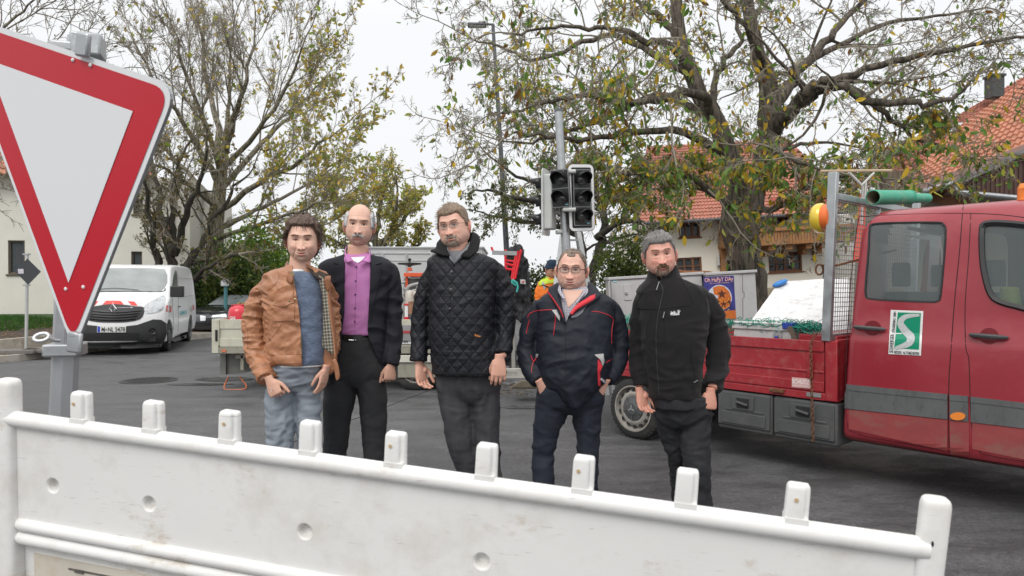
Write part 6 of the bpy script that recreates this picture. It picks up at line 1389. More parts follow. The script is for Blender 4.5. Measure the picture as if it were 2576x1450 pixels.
# ================================================================ stepladder
DL = 9.9; ld = empty('stepladder', P(1432, 930, DL), 'aluminium stepladder standing behind the traffic signal pole', 'ladder'); ALM = mat('ladder_alu', (.50, .51, .51), .4, .6, .1)
def rail(a, b): m_ = MB(); m_.bar(P(*a), P(*b), .07, .03); m_.build('stile', ALM, ld, bevel=.004)
A1, A2 = (1420, 552, DL - .1), (1450, 552, DL - .1); F1, F2 = (1352, 926, DL - .7), (1400, 926, DL - .7)
F1 = (1362, 996, DL - .7); F2 = (1528, 996, DL - .7); G1 = (1385, 962, DL + .6); G2 = (1510, 962, DL + .6)
for a, b in ((A1, F1), (A2, F2), ((1418, 552, DL + .05), G1), ((1446, 552, DL + .05), G2)): rail(a, b)
mb = MB()
for i in range(1, 8):
    t = i / 8; L1 = P(*A1).lerp(P(*F1), t); L2 = P(*A2).lerp(P(*F2), t); mb.bar(L1, L2, .05, .025)
    if i in (3, 6): L1 = P(1418, 552, DL + .05).lerp(P(*G1), t); L2 = P(1446, 552, DL + .05).lerp(P(*G2), t); mb.bar(L1, L2, .03, .02)
mb.build('rungs', ALM, ld); mb = MB(); mb.box(P(1431, 551, DL), (.30, .2, .04)); mb.build('top_tread', ALM, ld, bevel=.01)
# ================================================================ street lamp
DK = 20.0; sl = empty('street_lamp', P(1286, 850, DK), 'tall slim grey street lamp with a flat arm pointing left', 'street lamp'); LMP = mat('lamp_pole', (.10, .11, .12), .5, .4, .1)
mb = MB(); mb.tube([P(1288, 850, DK), P(1275, 640, DK), P(1257, 330, DK), P(1240, 62, DK)], [.10, .085, .065, .05], 14); mb.build('pole', LMP, sl, smooth=50)
mb = MB(); mb.bar(P(1243, 62, DK), P(1205, 61, DK), .06, .05); mb.box(P(1200, 64, DK), (.55, .28, .07)); mb.build('arm', LMP, sl, bevel=.015); mb = MB(); mb.box(P(1200, 67.5, DK), (.45, .2, .03)); mb.build('lamp_glass', mat('lamp_lens', (.55, .57, .58), .3), sl)
# ================================================================ diamond sign at the left kerb
DD = 14.0; dz = empty('diamond_sign', P(67, 889, DD), 'dark diamond shaped sign seen from behind on a thin pole at the left kerb', 'sign')
mb = MB(); mb.tube([P(66, 891, DD), P(69, 640, DD)], .031, 10); mb.build('pole', mat('pale_pole', (.50, .51, .50), .5, .4, .08), dz, smooth=50)
mb = MB(); mb.prism([P(x, y, DD - .04) for x, y in ((69, 651), (103, 684), (71, 717), (37, 683))], (0, .006, 0)); db_ = mb.build('board', mat('dark_grey_board', (.045, .05, .055), .5, .2, .05), dz)
mb = MB(); mb.prism([P(x, y, DD - .045) for x, y in ((45, 677), (59, 677), (60, 689), (46, 689))], (0, .002, 0)); mb.build('sticker', mat('pale_sticker', (.5, .48, .52), .5, 0, .4, 40), db_)
mb = MB()
for y in (718, 640): mb.box(P(67, y, DD), (.11, .08, .03))
mb.build('clamp', STEEL, dz)
mb = MB(); c = P(70, 897, DD - .1); mb.box((c.x - .25, c.y - .1, .165), (1.0, .38, .09), .12); mb.box((c.x + .3, c.y + .05, .17), (.75, .34, .08), .12); o = mb.build('foot', mat('recycled_foot', (.16, .15, .14), .9, 0, .3, 12, .4, 40), dz, bevel=.02)
# ================================================================ grey cable cabinets
FC = Facade(1700, 8.5, 3.4); CABG = mat('cabinet_grey', (.44, .45, .45), .5, 0, .04, 3, .05, 30, dirt=(.35, .34, .31), damt=.4, dscale=5)
def cab_(name, label, x0, x1, ytop, dep=.42, o=0):
    u0 = FC.uv(x0, 740)[0]; u1 = FC.uv(x1, 740)[0]; vt_ = FC.uv((x0 + x1) / 2, ytop)[1]; e = empty(name, FC.pt((u0 + u1) / 2, -1.45, -.2), label, 'cabinet')
    mb = MB(); FC.box(mb, u0, u1 and u1, 0, 0, 0, 0) if 0 else None
    FC.box(mb, u0, -1.6, u1, vt_ - .035, o - dep, o); mb.build('casing', CABG, e, bevel=.006)
    mb = MB(); FC.box(mb, u0 - .02, vt_ - .035, u1 + .02, vt_, o - dep - .02, o + .025); mb.build('lid', CABG, e, bevel=.006); return e, u0, u1, vt_
e, u0, u1, vt_ = cab_('cable_cabinet', 'open light grey cable cabinet with a small square service door', 1536, 1768, 691)
mb = MB(); FC.box(mb, u0 + .01, -1.5, u1 - .02, vt_ - .06, .0, .012); dr_ = mb.build('door', CABG, e, bevel=.003)
mb = MB(); a = FC.uv(1568, 716); b = FC.uv(1590, 755); FC.box(mb, a[0], b[1], b[0], a[1], .012, .022); sd_ = mb.build('service_door', CABG, e, bevel=.003); mb = MB(); a = FC.uv(1571, 734); b = FC.uv(1578, 741); FC.box(mb, a[0], b[1], b[0], a[1], .022, .04); mb.build('lock', STEELD, sd_, bevel=.004)
mb = MB(); a = FC.uv(1540, 706.5); b = FC.uv(1551.5, 711); FC.box(mb, a[0], b[1], b[0], a[1], .012, .014); tg = mb.build('maker_label', mat('label_teal', (.10, .33, .38), .4), e); mb = MB(); a = FC.uv(1541, 710.3); t_ = MB(); wd = text(mb, 'SIEMENS', FC.pt(a[0], a[1], .0155), FC.X, FC.Z, .017, bold=.0005); mb.build('lettering', WHITEP, tg)
mb = MB(); a = FC.uv(1522, 697); mb.add([FC.pt(u0, -1.5, 0), FC.pt(u0, vt_ - .04, 0), FC.pt(a[0], vt_ - .06, .3), FC.pt(a[0], -1.5, .3)], [(0, 1, 2, 3)]); mb.build('open_door', CABG, e, solid=.012)
mb = MB(); 
for i in range(18): u = u0 + .05 + i * (u1 - u0 - .1) / 17; FC.box(mb, u, -1.45, u + .006, vt_ - .1, .012, .014)
mb.build('door_ribs', CABG, dr_)
e, u0, u1, vt_ = cab_('poster_cabinet', 'light grey cabinet with a blue and orange Oh Happy Day poster', 1774, 1894, 683, .45, .12)
e['label'] = 'light grey street cabinet wearing a blue and orange event poster'
fp = Plane(FC.pt(0, 0, .122), FC.n)
mb = MB(); conform(mb, fp, [(1776, 693), (1860, 690), (1861, 800), (1776, 800)], .003, 60); mb.build('door', CABG, e, solid=.006)
mb = MB(); cline(mb, fp, [(1868, 690), (1868, 735), (1872, 736), (1872, 748), (1868, 750), (1869, 800)], .003, .002, smooth=False); mb.build('hinge_line', mat('hinge_dark', (.15, .15, .15), .6), e)
pp = [(1769, 697), (1845, 694), (1851, 802), (1772, 804)]
mb = MB(); conform(mb, fp, pp, .010, 12); po = mb.build('poster', mat('poster_blue', (.045, .05, .22), .35, 0, .5, 9), e)
def pq(u, v): a = (pp[0][0] + (pp[1][0] - pp[0][0]) * u, pp[0][1] + (pp[1][1] - pp[0][1]) * u); b = (pp[3][0] + (pp[2][0] - pp[3][0]) * u, pp[3][1] + (pp[2][1] - pp[3][1]) * u); return (a[0] + (b[0] - a[0]) * v, a[1] + (b[1] - a[1]) * v)
def pel(cu, cv, ru, rv, n=26, ph=0, k=None): return [pq(cu + ru * (1 if not k else (1 if i % 2 == 0 else k)) * math.cos(2 * pi * i / n + ph), cv + rv * (1 if not k else (1 if i % 2 == 0 else k)) * math.sin(2 * pi * i / n + ph)) for i in range(n)]
ORG = mat('poster_orange', (.55, .15, .03), .4, 0, .25, 14); ORP = mat('poster_pale', (.55, .60, .68), .4, 0, .1, 9); PDK = mat('poster_dark', (.10, .03, .02), .4); PYL = mat('poster_yellow', (.75, .50, .08), .4)
mb = MB(); conform(mb, fp, [pq(0, .86), pq(.5, .82), pq(1, .80), pq(1, 1), pq(0, 1)], .011, 12); mb.build('poster_ground', ORG, po)
mb = MB(); conform(mb, fp, pel(.50, .50, .40, .30), .012, 8); mb.build('globe', ORP, po)
mb = MB(); conform(mb, fp, [pq(.30, .26), pq(.48, .22), pq(.66, .24), pq(.82, .36), pq(.88, .52), pq(.82, .68), pq(.66, .78), pq(.5, .72), pq(.42, .6), pq(.46, .45), pq(.32, .42)], .013, 8); mb.build('land', ORG, po)
mb = MB()
for cu, cv, r_ in ((.58, .42, .16), (.42, .60, .13), (.80, .62, .10), (.62, .66, .12)): conform(mb, fp, pel(cu, cv, r_, r_ * .75, 10, -pi / 2, .42), .014 + cu * .001, 6)
mb.build('star', PDK, po)
mb = MB(); rnd = random.Random(5)
for i in range(26): cu, cv = rnd.uniform(.3, .8), rnd.uniform(.5, .8); a = rnd.uniform(0, 6.28); cline(mb, fp, [pq(cu, cv), pq(cu + .05 * math.cos(a), cv + .04 * math.sin(a))], .003, .016, n=3, smooth=False)
mb.build('sparks', PYL, po)
mb = MB(); fit_text(mb, 'Oh HaPpY DAy', *pq(.03, .125), *pq(.97, .115), 11, fp, .013, bold=.01); fit_text(mb, 'Der besondere Gospelchor', *pq(.2, .17), *pq(.85, .165), 3.2, fp, .013); mb.build('lettering', mat('poster_pink', (.80, .45, .36), .4), po)
# ================================================================ people
SKIN = mat('skin', (1, 1, 1), .48, 0, .07, 22, .12, 160, attr=True, spec=.4); bsdf(SKIN).inputs['Subsurface Weight'].default_value = .12; bsdf(SKIN).inputs['Subsurface Radius'].default_value = (.012, .005, .003); bsdf(SKIN).inputs['Subsurface Scale'].default_value = 1
def hairmat(name, c, v=.35): return mat(name, c, .55, 0, v, 60, .5, 120, stretch=(3, 3, .6), spec=.4, bdist=.003)
def g1(x, s): return math.exp(-(x / s) ** 2)
def sst(a, b, x): t = min(1, max(0, (x - a) / (b - a))); return t * t * (3 - 2 * t)
class Head:
    """an ordinary male head: origin between the eyes' level and the skull's axis; x to the viewer's right, -y forward, z up"""
    def __init__(s, c, k=1.08, yaw=0, pitch=0, roll=0, W=.076, jaw=1.0, fat=0, nose=1.0, smile=.5, open_=0, squint=.6, brow=0, tone=(.60, .33, .235), red=.5, lipc=(.50, .17, .14), chin=1.0):
        s.c = Vector(c); s.k = k; s.W = W; s.jaw = jaw; s.fat = fat; s.nose = nose; s.smile = smile; s.open = open_; s.sq = squint; s.tone = tone; s.red = red; s.lipc = lipc; s.chin = chin; s.brow = brow
        s.M = Matrix.Rotation(R(yaw), 3, 'Z') @ Matrix.Rotation(R(roll), 3, 'Y') @ Matrix.Rotation(R(pitch), 3, 'X')
    def base(s, lam, z):
        zt, zb = .122, -.122
        if z >= 0: r = math.sqrt(max(0, 1 - (z / zt) ** 2.3)); 
        else: r = max(0, 1 - abs(z / zb) ** 4.2) ** .55
        w = s.W * r; low = sst(-.01, -.115, z)
        w *= 1 - (.17 - .12 * s.fat) * low * s.jaw
        w *= 1 + .045 * g1(z + .062, .028)
        fr, bk = .090 * r, .105 * r * (1 - .42 * sst(.02, -.11, z))
        ca, sa = math.cos(lam), math.sin(lam)
        x = w * math.copysign(abs(sa) ** .88, sa)
        y = -(fr * max(0, ca) ** .80) if ca > 0 else bk * (-ca) ** .9
        if ca > 0: y -= .010 * low * ca * (1 - abs(z + .10) / .25)
        return x, y
    def surf(s, lam, z):
        x, y = s.base(lam, z); ca = math.cos(lam); d = 0; ax = abs(x)
        if ca > 0:
            f = sst(0, .45, ca)
            d += .0065 * g1(z - .024, .011) * g1(ax - .028, .024) + .002 * g1(z - .022, .012) * g1(x, .012)
            d -= .0100 * g1(z - .002, .0125) * g1(ax - .029, .0155)
            d += .0035 * g1(z + .013, .006) * g1(ax - .031, .014) * (1 + s.fat)
            if z > -.066:
                t = sst(.012, -.046, z) * (1 - sst(-.051, -.061, z)); d += .0215 * s.nose * t ** 1.25 * g1(x, .0085 + .0070 * sst(-.005, -.045, z))
            d += .0105 * g1(z + .046, .0075) * g1(ax - .0135, .0062); d -= .004 * g1(z + .052, .004) * g1(ax - .007, .004)
            d += .0065 * g1(z + .034, .019) * g1(ax - .043, .017) * (.6 + .8 * s.smile)
            nl = .021 + (-.048 - z) * .38 * (1 if z < -.048 else .2); d -= .0032 * g1(ax - nl - .006, .0045) * sst(-.035, -.052, z) * (1 - sst(-.082, -.1, z)) * (.5 + s.smile)
            zm = -.0745 + s.smile * 7.0 * ax * ax; o_ = s.open
            d += .0065 * g1(z + .072, .018) * g1(x, .032)
            d += .0038 * g1(z - zm - .0055 - o_, .0038) * g1(x, .019); d += .0052 * g1(z - zm + .0070 + o_, .0050) * g1(x, .017)
            d -= (.0062 + .8 * o_) * g1(z - zm, .0022 + o_ * .8) * g1(x, .027)
            d -= .0042 * g1(z + .0925, .006) * g1(x, .017); d += .0085 * s.chin * g1(z + .108, .013) * g1(x, .020)
            d -= .0045 * g1(z - .035, .03) * g1(ax - .068, .014); d += s.fat * .007 * g1(z + .09, .028) * g1(ax - .045, .022)
            d += s.brow * (.003 * g1(z - .03, .006) * g1(ax - .006, .004))
            d += .0006 * math.sin(z * 520) * g1(z - .055, .02) * g1(x, .035)
            d *= f
        n_ = Vector((x / (s.W ** 2), y / .0095, z / .0149)); n_.normalize()
        n_ = (n_ * .35 + Vector((.35 * n_.x, -1, 0)) * .65).normalized() if ca > 0 else n_
        return Vector((x, y, z)) + n_ * d
    def w(s, p): return s.c + s.M @ (Vector(p) * s.k)
    def onface(s, x, z):      # the point of the face at a given x and height
        lo, hi = 0, 1.5
        for _ in range(18):
            m = (lo + hi) / 2
            if s.surf(m, z).x < abs(x): lo = m
            else: hi = m
        p = s.surf(lo, z); return Vector((math.copysign(p.x, x), p.y, p.z))
    def grid(s):
        NL, NZ = 150, 120; s.lams = []
        for i in range(NL): t = i / NL * 2 - 1; s.lams.append(pi * math.copysign(abs(t) ** 1.35, t))
        zs = [];
        for j in range(NZ + 1):
            t = j / NZ; zs.append(-.1219 + .2438 * (.5 - .5 * math.cos(pi * (t * .92 + .04))) if False else -.1218 + .2436 * t)
        s.zs = zs; s.G = [[s.surf(l, z) for l in s.lams] for z in zs]; return s.G
    def colour(s, p, lam, z):
        t = s.tone; c = Vector(t); ca = math.cos(lam); ax = abs(p.x)
        if ca > 0:
            r = s.red * (.55 * g1(z + .035, .02) * g1(ax - .042, .02) + .6 * g1(z + .045, .015) * g1(p.x, .016) + .15 * g1(z - .05, .03)); c = Vector((c.x * (1 + .05 * r), c.y * (1 - .28 * r), c.z * (1 - .25 * r)))
            zm = -.0745 + s.smile * 7.0 * ax * ax; L = max(g1(z - zm - .005, .0038), g1(z - zm + .0065 + s.open, .0048)) * g1(ax / .022, 1.05) ** 1.2; L = sst(.25, .6, L) * .85; c = c.lerp(Vector(s.lipc), L)
            c = c.lerp(Vector((.22, .07, .06)), .75 * sst(.35, .9, g1(z - zm, .0022)) * (ax < .026)); c = c.lerp(Vector((t[0] * .62, t[1] * .48, t[2] * .50)), .40 * g1(z - .006, .010) * g1(ax - .026, .015)); c = c.lerp(Vector((.34, .27, .25)), .13 * sst(-.05, -.075, z) * (1 - L)); c = c * (1 + .07 * noise.noise(Vector((p.x * 90, z * 90, 3))) + .05 * noise.noise(Vector((p.x * 30, z * 30, 8))))  # dark mouth line: shade between the lips, put into the skin colour
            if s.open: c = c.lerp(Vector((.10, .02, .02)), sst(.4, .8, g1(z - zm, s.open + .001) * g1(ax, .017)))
        st = getattr(s, 'stubble', None)
        if st: q = st(p, lam, z); c = c.lerp(Vector((.22, .17, .15)), q)
        return tuple(c)
    def build(s, mb):
        G_ = s.grid(); NL = len(s.lams); vs = [s.w(p) for row in G_ for p in row]; b = len(mb.v)
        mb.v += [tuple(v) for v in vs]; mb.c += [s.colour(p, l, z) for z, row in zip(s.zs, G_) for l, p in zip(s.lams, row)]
        for j in range(len(s.zs) - 1):
            for i in range(NL): i2 = (i + 1) % NL; mb.f.append((b + j * NL + i, b + j * NL + i2, b + (j + 1) * NL + i2, b + (j + 1) * NL + i)); mb.m.append(0)
        for row in (0, len(s.zs) - 1): f = [b + row * NL + i for i in range(NL)]; mb.f.append(tuple(f)); mb.m.append(0)
        # eyes
        for sx_ in (-1, 1):
            q = s.onface(.0305 * sx_, -.0005); ctr = q + Vector((-.0005 * sx_, .0052, 0))
            o_ = MB(); o_.ball((0, 0, 0), (.0155, .0085, .0078 * s.sq + .0012), 16, 10)
            mb.add([s.w(ctr + Vector(v)) for v in o_.v], o_.f, 0, (.50, .46, .43))
            ir = MB(); ir.ball((0, 0, 0), (.0062, .0025, min(.0062, .0078 * s.sq + .0016)), 12, 6); ic = ctr + Vector((.0 , -.0072, .0)); mb.add([s.w(ic + Vector(v)) for v in ir.v], ir.f, 0, (.035, .03, .03))
            # lids
            for up_, r_ in ((1, .0024), (-1, .0013)):
                pts = []
                for t in range(9): xx = (-.0165 + .033 * t / 8); zz = (.0078 * s.sq + .0022) * (1 - (xx / .0175) ** 2) * up_ - .0004 + .001 * up_; pf = s.onface((.0305 + xx) * sx_, zz); pts.append(s.w(pf + Vector((0, -.0006 - .0016 * (1 - (xx / .0175) ** 2), 0))))
                mb.tube(pts, [r_ * s.k * (.5 + .5 * math.sin(pi * t / 8)) for t in range(9)], 6, 0, col=(.36, .17, .12) if up_ > 0 else tuple(.85 * q_ for q_ in s.tone))
            # ears
            e = MB(); ec = Vector((sx_ * (s.W * .975), .010, -.012)); Me = Matrix.Rotation(sx_ * .42, 3, 'Z') @ Matrix.Rotation(sx_ * .12, 3, 'Y')
            pts = [ec + Me @ Vector((sx_ * .012, .017 * math.cos(t) * (1.0 if math.sin(t) > 0 else .75), .031 * math.sin(t))) for t in [2 * pi * i / 16 for i in range(17)]]
            mb.tube([s.w(p) for p in pts], .0044 * s.k, 7, 0, caps=False, col=(s.tone[0] * 1.02, s.tone[1] * .84, s.tone[2] * .84)); e.ball((0, 0, 0), (.009, .016, .028), 14, 10)
            mb.add([s.w(ec + Me @ Vector(v) + Vector((sx_ * .004, 0, 0))) for v in e.v], e.f, 0, (s.tone[0] * .95, s.tone[1] * .76, s.tone[2] * .74))
    def fuzz(s, mb, mask, thick, amp, rnd, strands=0, slen=.02, srad=.0009, flow=None, freq=90):
        """hair: a raised coat over part of the head, broken up by strands"""
        NL = len(s.lams); val = {}; vs = {}; G_ = s.G
        for j, z in enumerate(s.zs):
            for i, l in enumerate(s.lams):
                m_ = mask(G_[j][i], l, z)
                if m_ > 0: val[(j, i)] = m_
        idx = {}; pts = []; fs = []; roots = []
        ctr = Vector((0, .01, .0))
        for (j, i), m_ in val.items():
            p = G_[j][i]; n_ = Vector((p.x / s.W ** 2, (p.y - .005) / .0095, max(-.02, p.z) / .0149)).normalized()
            h = noise.noise(Vector((p.x * freq, p.y * freq * .6, p.z * freq * .35))) ; h2 = noise.noise(Vector((p.x * 25, p.y * 25, p.z * 18)) + Vector((3, 1, 7)))
            t = thick(p, s.lams[i], p.z) * min(1, m_ * 1.6) ; idx[(j, i)] = len(pts); pts.append(s.w(p + n_ * (-.0015 + t * (1 + .25 * h2) + amp * h * min(1, m_ * 2)))); roots.append((p, n_, t))
        for (j, i) in val:
            i2 = (i + 1) % NL
            if (j + 1, i) in val and (j, i2) in val and (j + 1, i2) in val: fs.append((idx[(j, i)], idx[(j, i2)], idx[(j + 1, i2)], idx[(j + 1, i)]))
        mb.add(pts, fs)
        if strands and roots:
            for _ in range(strands):
                p, n_, t = rnd.choice(roots); d = (flow(p, n_) if flow else (n_ * .5 + Vector((0, .3, -.6)))).normalized(); d = (d + rvec(rnd, .22)).normalized(); a = p + n_ * (t * .8); L = slen * rnd.uniform(.5, 1.2)
                mb.tube([s.w(a), s.w(a + d * L * .5 + n_ * L * .10), s.w(a + d * L + n_ * L * .02 + Vector((0, 0, -L * .15)))], [srad, srad * .8, srad * .3], 3, caps=False)
def brows(H_, mb, r, lift=0, arch=.0045, dens=22, rnd=random):
    for sx_ in (-1, 1):
        for t in range(dens):
            u = t / (dens - 1); x = .012 + .036 * u; z = .0215 + lift + arch * math.sin(pi * min(1, u * .85))
            for q in range(3):
                zz = z + rnd.uniform(-1, 1) * .0028; p = H_.onface(x * sx_, zz); mb.tube([H_.w(p + Vector((0, -.0003, 0))), H_.w(p + Vector((sx_ * .006, -.0016, .0015)))], [r, r * .4], 4, caps=False)
def hand(mb, wrist, d, back, thumb, k=1.0, curl=(.5, .6, .5), spread=.35, thumb_in=.3, grip=0):
    """palm, four unequal fingers with bends, thumb from the side of the palm. back = direction the back of the hand faces"""
    d = Vector(d).normalized(); back = Vector(back); back = (back - d * back.dot(d)).normalized(); th = Vector(thumb); th = (th - d * th.dot(d) - back * th.dot(back)).normalized(); W_ = Vector(wrist)
    def ring(c, a, b): return [c + th * a * math.cos(t) + back * b * math.sin(t) for t in [2 * pi * i / 14 for i in range(14)]]
    pal = MB(); pal.rings([ring(W_ - d * .022 * k, .025 * k, .021 * k), ring(W_, .026 * k, .019 * k), ring(W_ + d * .03 * k + th * .002 * k, .036 * k, .018 * k), ring(W_ + d * .06 * k, .041 * k, .016 * k), ring(W_ + d * .085 * k, .041 * k, .0125 * k), ring(W_ + d * .094 * k, .036 * k, .008 * k)])
    pal.ball(W_ + d * .035 * k + th * .022 * k - back * .008 * k, .019 * k, 10, 8)
    L = (.072, .080, .074, .058)
    for i in range(4):
        o_ = (.0305 - .0205 * i); b = W_ + d * (.083 - .004 * (i == 3) - .002 * (i == 0)) * k + th * o_ * k + back * .001 * k; dd = (d + th * spread * (1.5 - i) * .12).normalized(); pts = [b - dd * .015 * k, b]; p = b; cc = 0
        for q, fr in enumerate((.45, .30, .25)):
            cc += curl[q] * (1 + .08 * i); v = dd * math.cos(cc) - back * math.sin(cc); p = p + v * L[i] * fr * k; pts.append(p.copy())
        r0 = (.0090, .0092, .0088, .0078)[i] * k; pal.tube(pts, [r0, r0, r0 * .95, r0 * .86, r0 * .70], 10); pal.ball(pts[-1], r0 * .70, 8, 6)
    b = W_ + d * .022 * k + th * .026 * k - back * .006 * k; v1 = (th * (.75 - thumb_in) + d * .75 - back * (.15 + thumb_in * .5)).normalized(); p1 = b + v1 * .038 * k; v2 = (v1 * .6 + d * .7 - back * thumb_in * .5 - th * thumb_in * .4).normalized(); p2 = p1 + v2 * .032 * k; p3 = p2 + (v2 + d * .15).normalized() * .026 * k
    pal.tube([b - v1 * .01 * k, b, p1, p2, p3], [.013 * k, .0135 * k, .0115 * k, .0105 * k, .0085 * k], 10); pal.ball(p3, .0085 * k, 8, 6)
    return fuse(pal, .0027 * k, 2), p3
def ell(cx, hw, Y, df, db, z, n=36, e=2.3):
    o = []
    for i in range(n):
        a = 2 * pi * i / n; c_, s_ = math.cos(a), math.sin(a); f = 2 / e
        x = hw * math.copysign(abs(c_) ** f, c_); y = math.copysign(abs(s_) ** f, s_) * (db if s_ > 0 else df); o.append(Vector((cx + x, Y + y, z)))
    return o
class Man:
    def __init__(s, D, Z, name='person'): s.D = D; s.Z = Z; s.sc = D / FPX
    def xz(s, x, y, dy=0): X, Y_ = s.Z(x, y); p = P(X, Y_, s.D + dy); return p
    def px(s, *pts): return [s.Z(*p) for p in pts]
    def upx(s): return (s.Z(1, 0)[0] - s.Z(0, 0)[0]) * s.sc      # metres per zoom pixel
    def torso(s, mb, rows, shr=1.0, dsh=0, off=0):
        rg = []
        for r in catmull(rows, 2):
            y, xl, xr, df, db = r; a, b = s.xz(xl, y), s.xz(xr, y); hw = (b.x - a.x) / 2 * shr - dsh; rg.append(ell((a.x + b.x) / 2, hw, s.D + off, df * shr - dsh, db * shr - dsh, a.z))
        mb.rings(rg)
    def limb(s, mb, pts, shr=1.0, flat=1.0, n=16, ends=True):
        u = s.upx(); k = catmull(pts, 3); P_ = [s.xz(p[0], p[1], p[3]) for p in k]; r_ = [p[2] * u * shr for p in k]
        mb.tube(P_, r_, n, flat=flat, fdir=(1, 0, 0))
        if ends: mb.ball(P_[0], r_[0] * .98, 14, 10)
    def person(s, label, head, arms, legs, rows, hands, neck, ground, group=None):
        """one continuous body mesh: torso, limbs, neck, head, hands"""
        mb = MB(); s.torso(mb, rows, .74, .012); u = s.upx()
        for a in arms: s.limb(mb, a, .62)
        for l in legs: s.limb(mb, l, .68)
        mb.tube([s.xz(*neck[0]), s.xz(*neck[1])], [neck[2], neck[2] * .92], 20)
        f = fuse(mb, .011, 6); B_ = MB(); t = head.tone; B_.add(f.v, f.f, 0, (t[0] * .98, t[1] * .92, t[2] * .9))
        for h in hands: B_.add(h[0].v, h[0].f, 0, (t[0] * 1.0, t[1] * .93, t[2] * .90))
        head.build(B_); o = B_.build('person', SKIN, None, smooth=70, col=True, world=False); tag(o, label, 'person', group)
        o.data.update(); s.o = o; s.H = head; return o
    def cloth(s, name, mb, m, vox=.0075, sm=5, wr=(), cuts=(), smooth=70, label=None):
        f = fuse(mb, vox, sm)
        for w_ in wr: wrinkle(f, *w_)
        o = f.build(name, m, s.o, smooth=smooth)
        if cuts: cut(o, cuts); o.data.polygons.foreach_set('use_smooth', [True] * len(o.data.polygons)); o.data.set_sharp_from_angle(angle=R(38))
        if label: o['label'] = label
        return o
    def prism(s, poly, y0, y1):
        m_ = MB(); p0 = [P(*s.Z(*p), s.D + y0) for p in poly]; p1 = [P(*s.Z(*p), s.D + y1) for p in poly]; n = len(poly)
        m_.add(p0 + p1, [tuple(range(n)), tuple(range(2 * n - 1, n - 1, -1))] + [(i, (i + 1) % n, n + (i + 1) % n, n + i) for i in range(n)]); return m_
    def shoes(s, feet, m):
        for x, y, dy, tx in feet:
            c = s.xz(x, y, dy); mb = MB(); rr = []
            for t, w_, h in ((-.10, .035, .07), (-.05, .04, .09), (.02, .042, .075), (.09, .048, .05), (.15, .046, .04), (.185, .03, .03)):
                cx = c + Vector((tx * t, -t, 0)); rr.append([Vector((cx.x + w_ * math.cos(a), cx.y, .005 + h / 2 * (1 + math.sin(a)))) for a in [2 * pi * i / 14 for i in range(14)]])
            mb.rings(rr); mb.build('shoe', m, s.o, smooth=60)
def strandflow(vx=0, vy=.5, vz=-.5): return lambda p, n_: Vector((vx + n_.x * .3, vy + n_.y * .3, vz + n_.z * .4))
Z2 = lambda x, y: (566 + .4769 * x, 503.1 + .4769 * y)
Z3 = lambda x, y: (1006.2 + .52905 * x, 490.5 + .52905 * y)
Z4 = lambda x, y: (1257.8 + .49873 * x, 566 + .49873 * y)
SHOE = mat('black_leather_shoe', (.02, .018, .017), .4, 0, .2, 9)
rnd = random.Random(31)
def hmask(front=.066, temple=.02, side=-.012, back=-.075, sideburn=1.25, peak=0, wob=.004):
    """front hairline height, down the temples to the sideburns, nape"""
    def f(p, l, z):
        a = abs(l); w_ = wob * noise.noise(Vector((p.x * 60, p.y * 60, 2)))
        if a < .75: h = front - peak * g1(a - .62, .22)
        elif a < 1.15: h = front - peak * g1(a - .62, .22) + (temple - front) * sst(.75, 1.15, a)
        elif a < sideburn + .25: h = temple + (side - temple) * sst(1.15, sideburn, a)
        elif a < 2.0: h = side + (.012 - side) * (1 - sst(sideburn + .5, 2.0, a)) * 0 + (.006 - side) * g1(a - 1.72, .17)
        else: h = side + (back - side) * sst(1.9, 2.35, a)
        return min(1, max(0, (z - h + w_) / .012))
    return f
def patch_on(surf, parent, name, poly, m, off=.003, step=5, thick=0, smooth=50):
    mb = MB(); conform(mb, surf, poly, off, step, thick=thick); return mb.build(name, m, parent, smooth=smooth)
def line_on(surf, parent, name, lines, m, r=.0018, off=0, step=5):
    mb = MB()
    for l in lines: cline(mb, surf, l, r, off=off, step=step)
    return mb.build(name, m, parent, smooth=60)
# ---------------------------------------------------------------- man in the tan leather jacket
m1 = Man(4.1, Z2); H1 = Head(P(762, 605, 4.08), 1.09, W=.080, yaw=12, roll=0, pitch=2, smile=1.25, squint=.28, tone=(.68, .43, .33), lipc=(.52, .20, .17), red=.45, jaw=1.05)
rows1 = [(335, 352, 432, .05, .05), (352, 318, 470, .07, .08), (372, 262, 515, .085, .10), (402, 205, 548, .10, .115), (460, 190, 560, .12, .13), (560, 205, 562, .135, .13), (680, 215, 572, .14, .12), (800, 222, 586, .145, .12), (864, 226, 592, .145, .125)]
armL = [(224, 445, 44, .02), (190, 500, 54, .03), (160, 610, 60, .05), (156, 730, 61, .04), (178, 830, 57, 0), (203, 905, 54, -.08), (217, 948, 50, -.12)]
armR = [(530, 430, 40, .04), (556, 560, 46, .06), (562, 700, 46, .06), (558, 800, 42, .03), (549, 866, 38, 0), (541, 895, 35, -.05)]
legL = [(300, 960, 74, 0), (288, 1050, 77, 0), (290, 1150, 74, -.02), (291, 1290, 66, -.03), (287, 1440, 58, 0), (285, 1600, 55, .03), (285, 1690, 56, .03)]
legR = [(430, 960, 72, .02), (440, 1050, 69, .03), (441, 1150, 62, .02), (440, 1290, 55, .02), (440, 1440, 52, .05), (440, 1600, 50, .08), (440, 1680, 52, .08)]
h1, _ = hand(None, m1.xz(236, 950, -.135), (.45, -.1, -.9), (-.25, -1, .15), (.9, -.2, .45), 1.03, (.9, 1.3, .9), thumb_in=.15)
h2, _ = hand(None, m1.xz(533, 890, -.06), (-.22, 0, -1), (1, -.35, 0), (-.3, -1, 0), 1.0, (.15, .25, .2), thumb_in=.5)
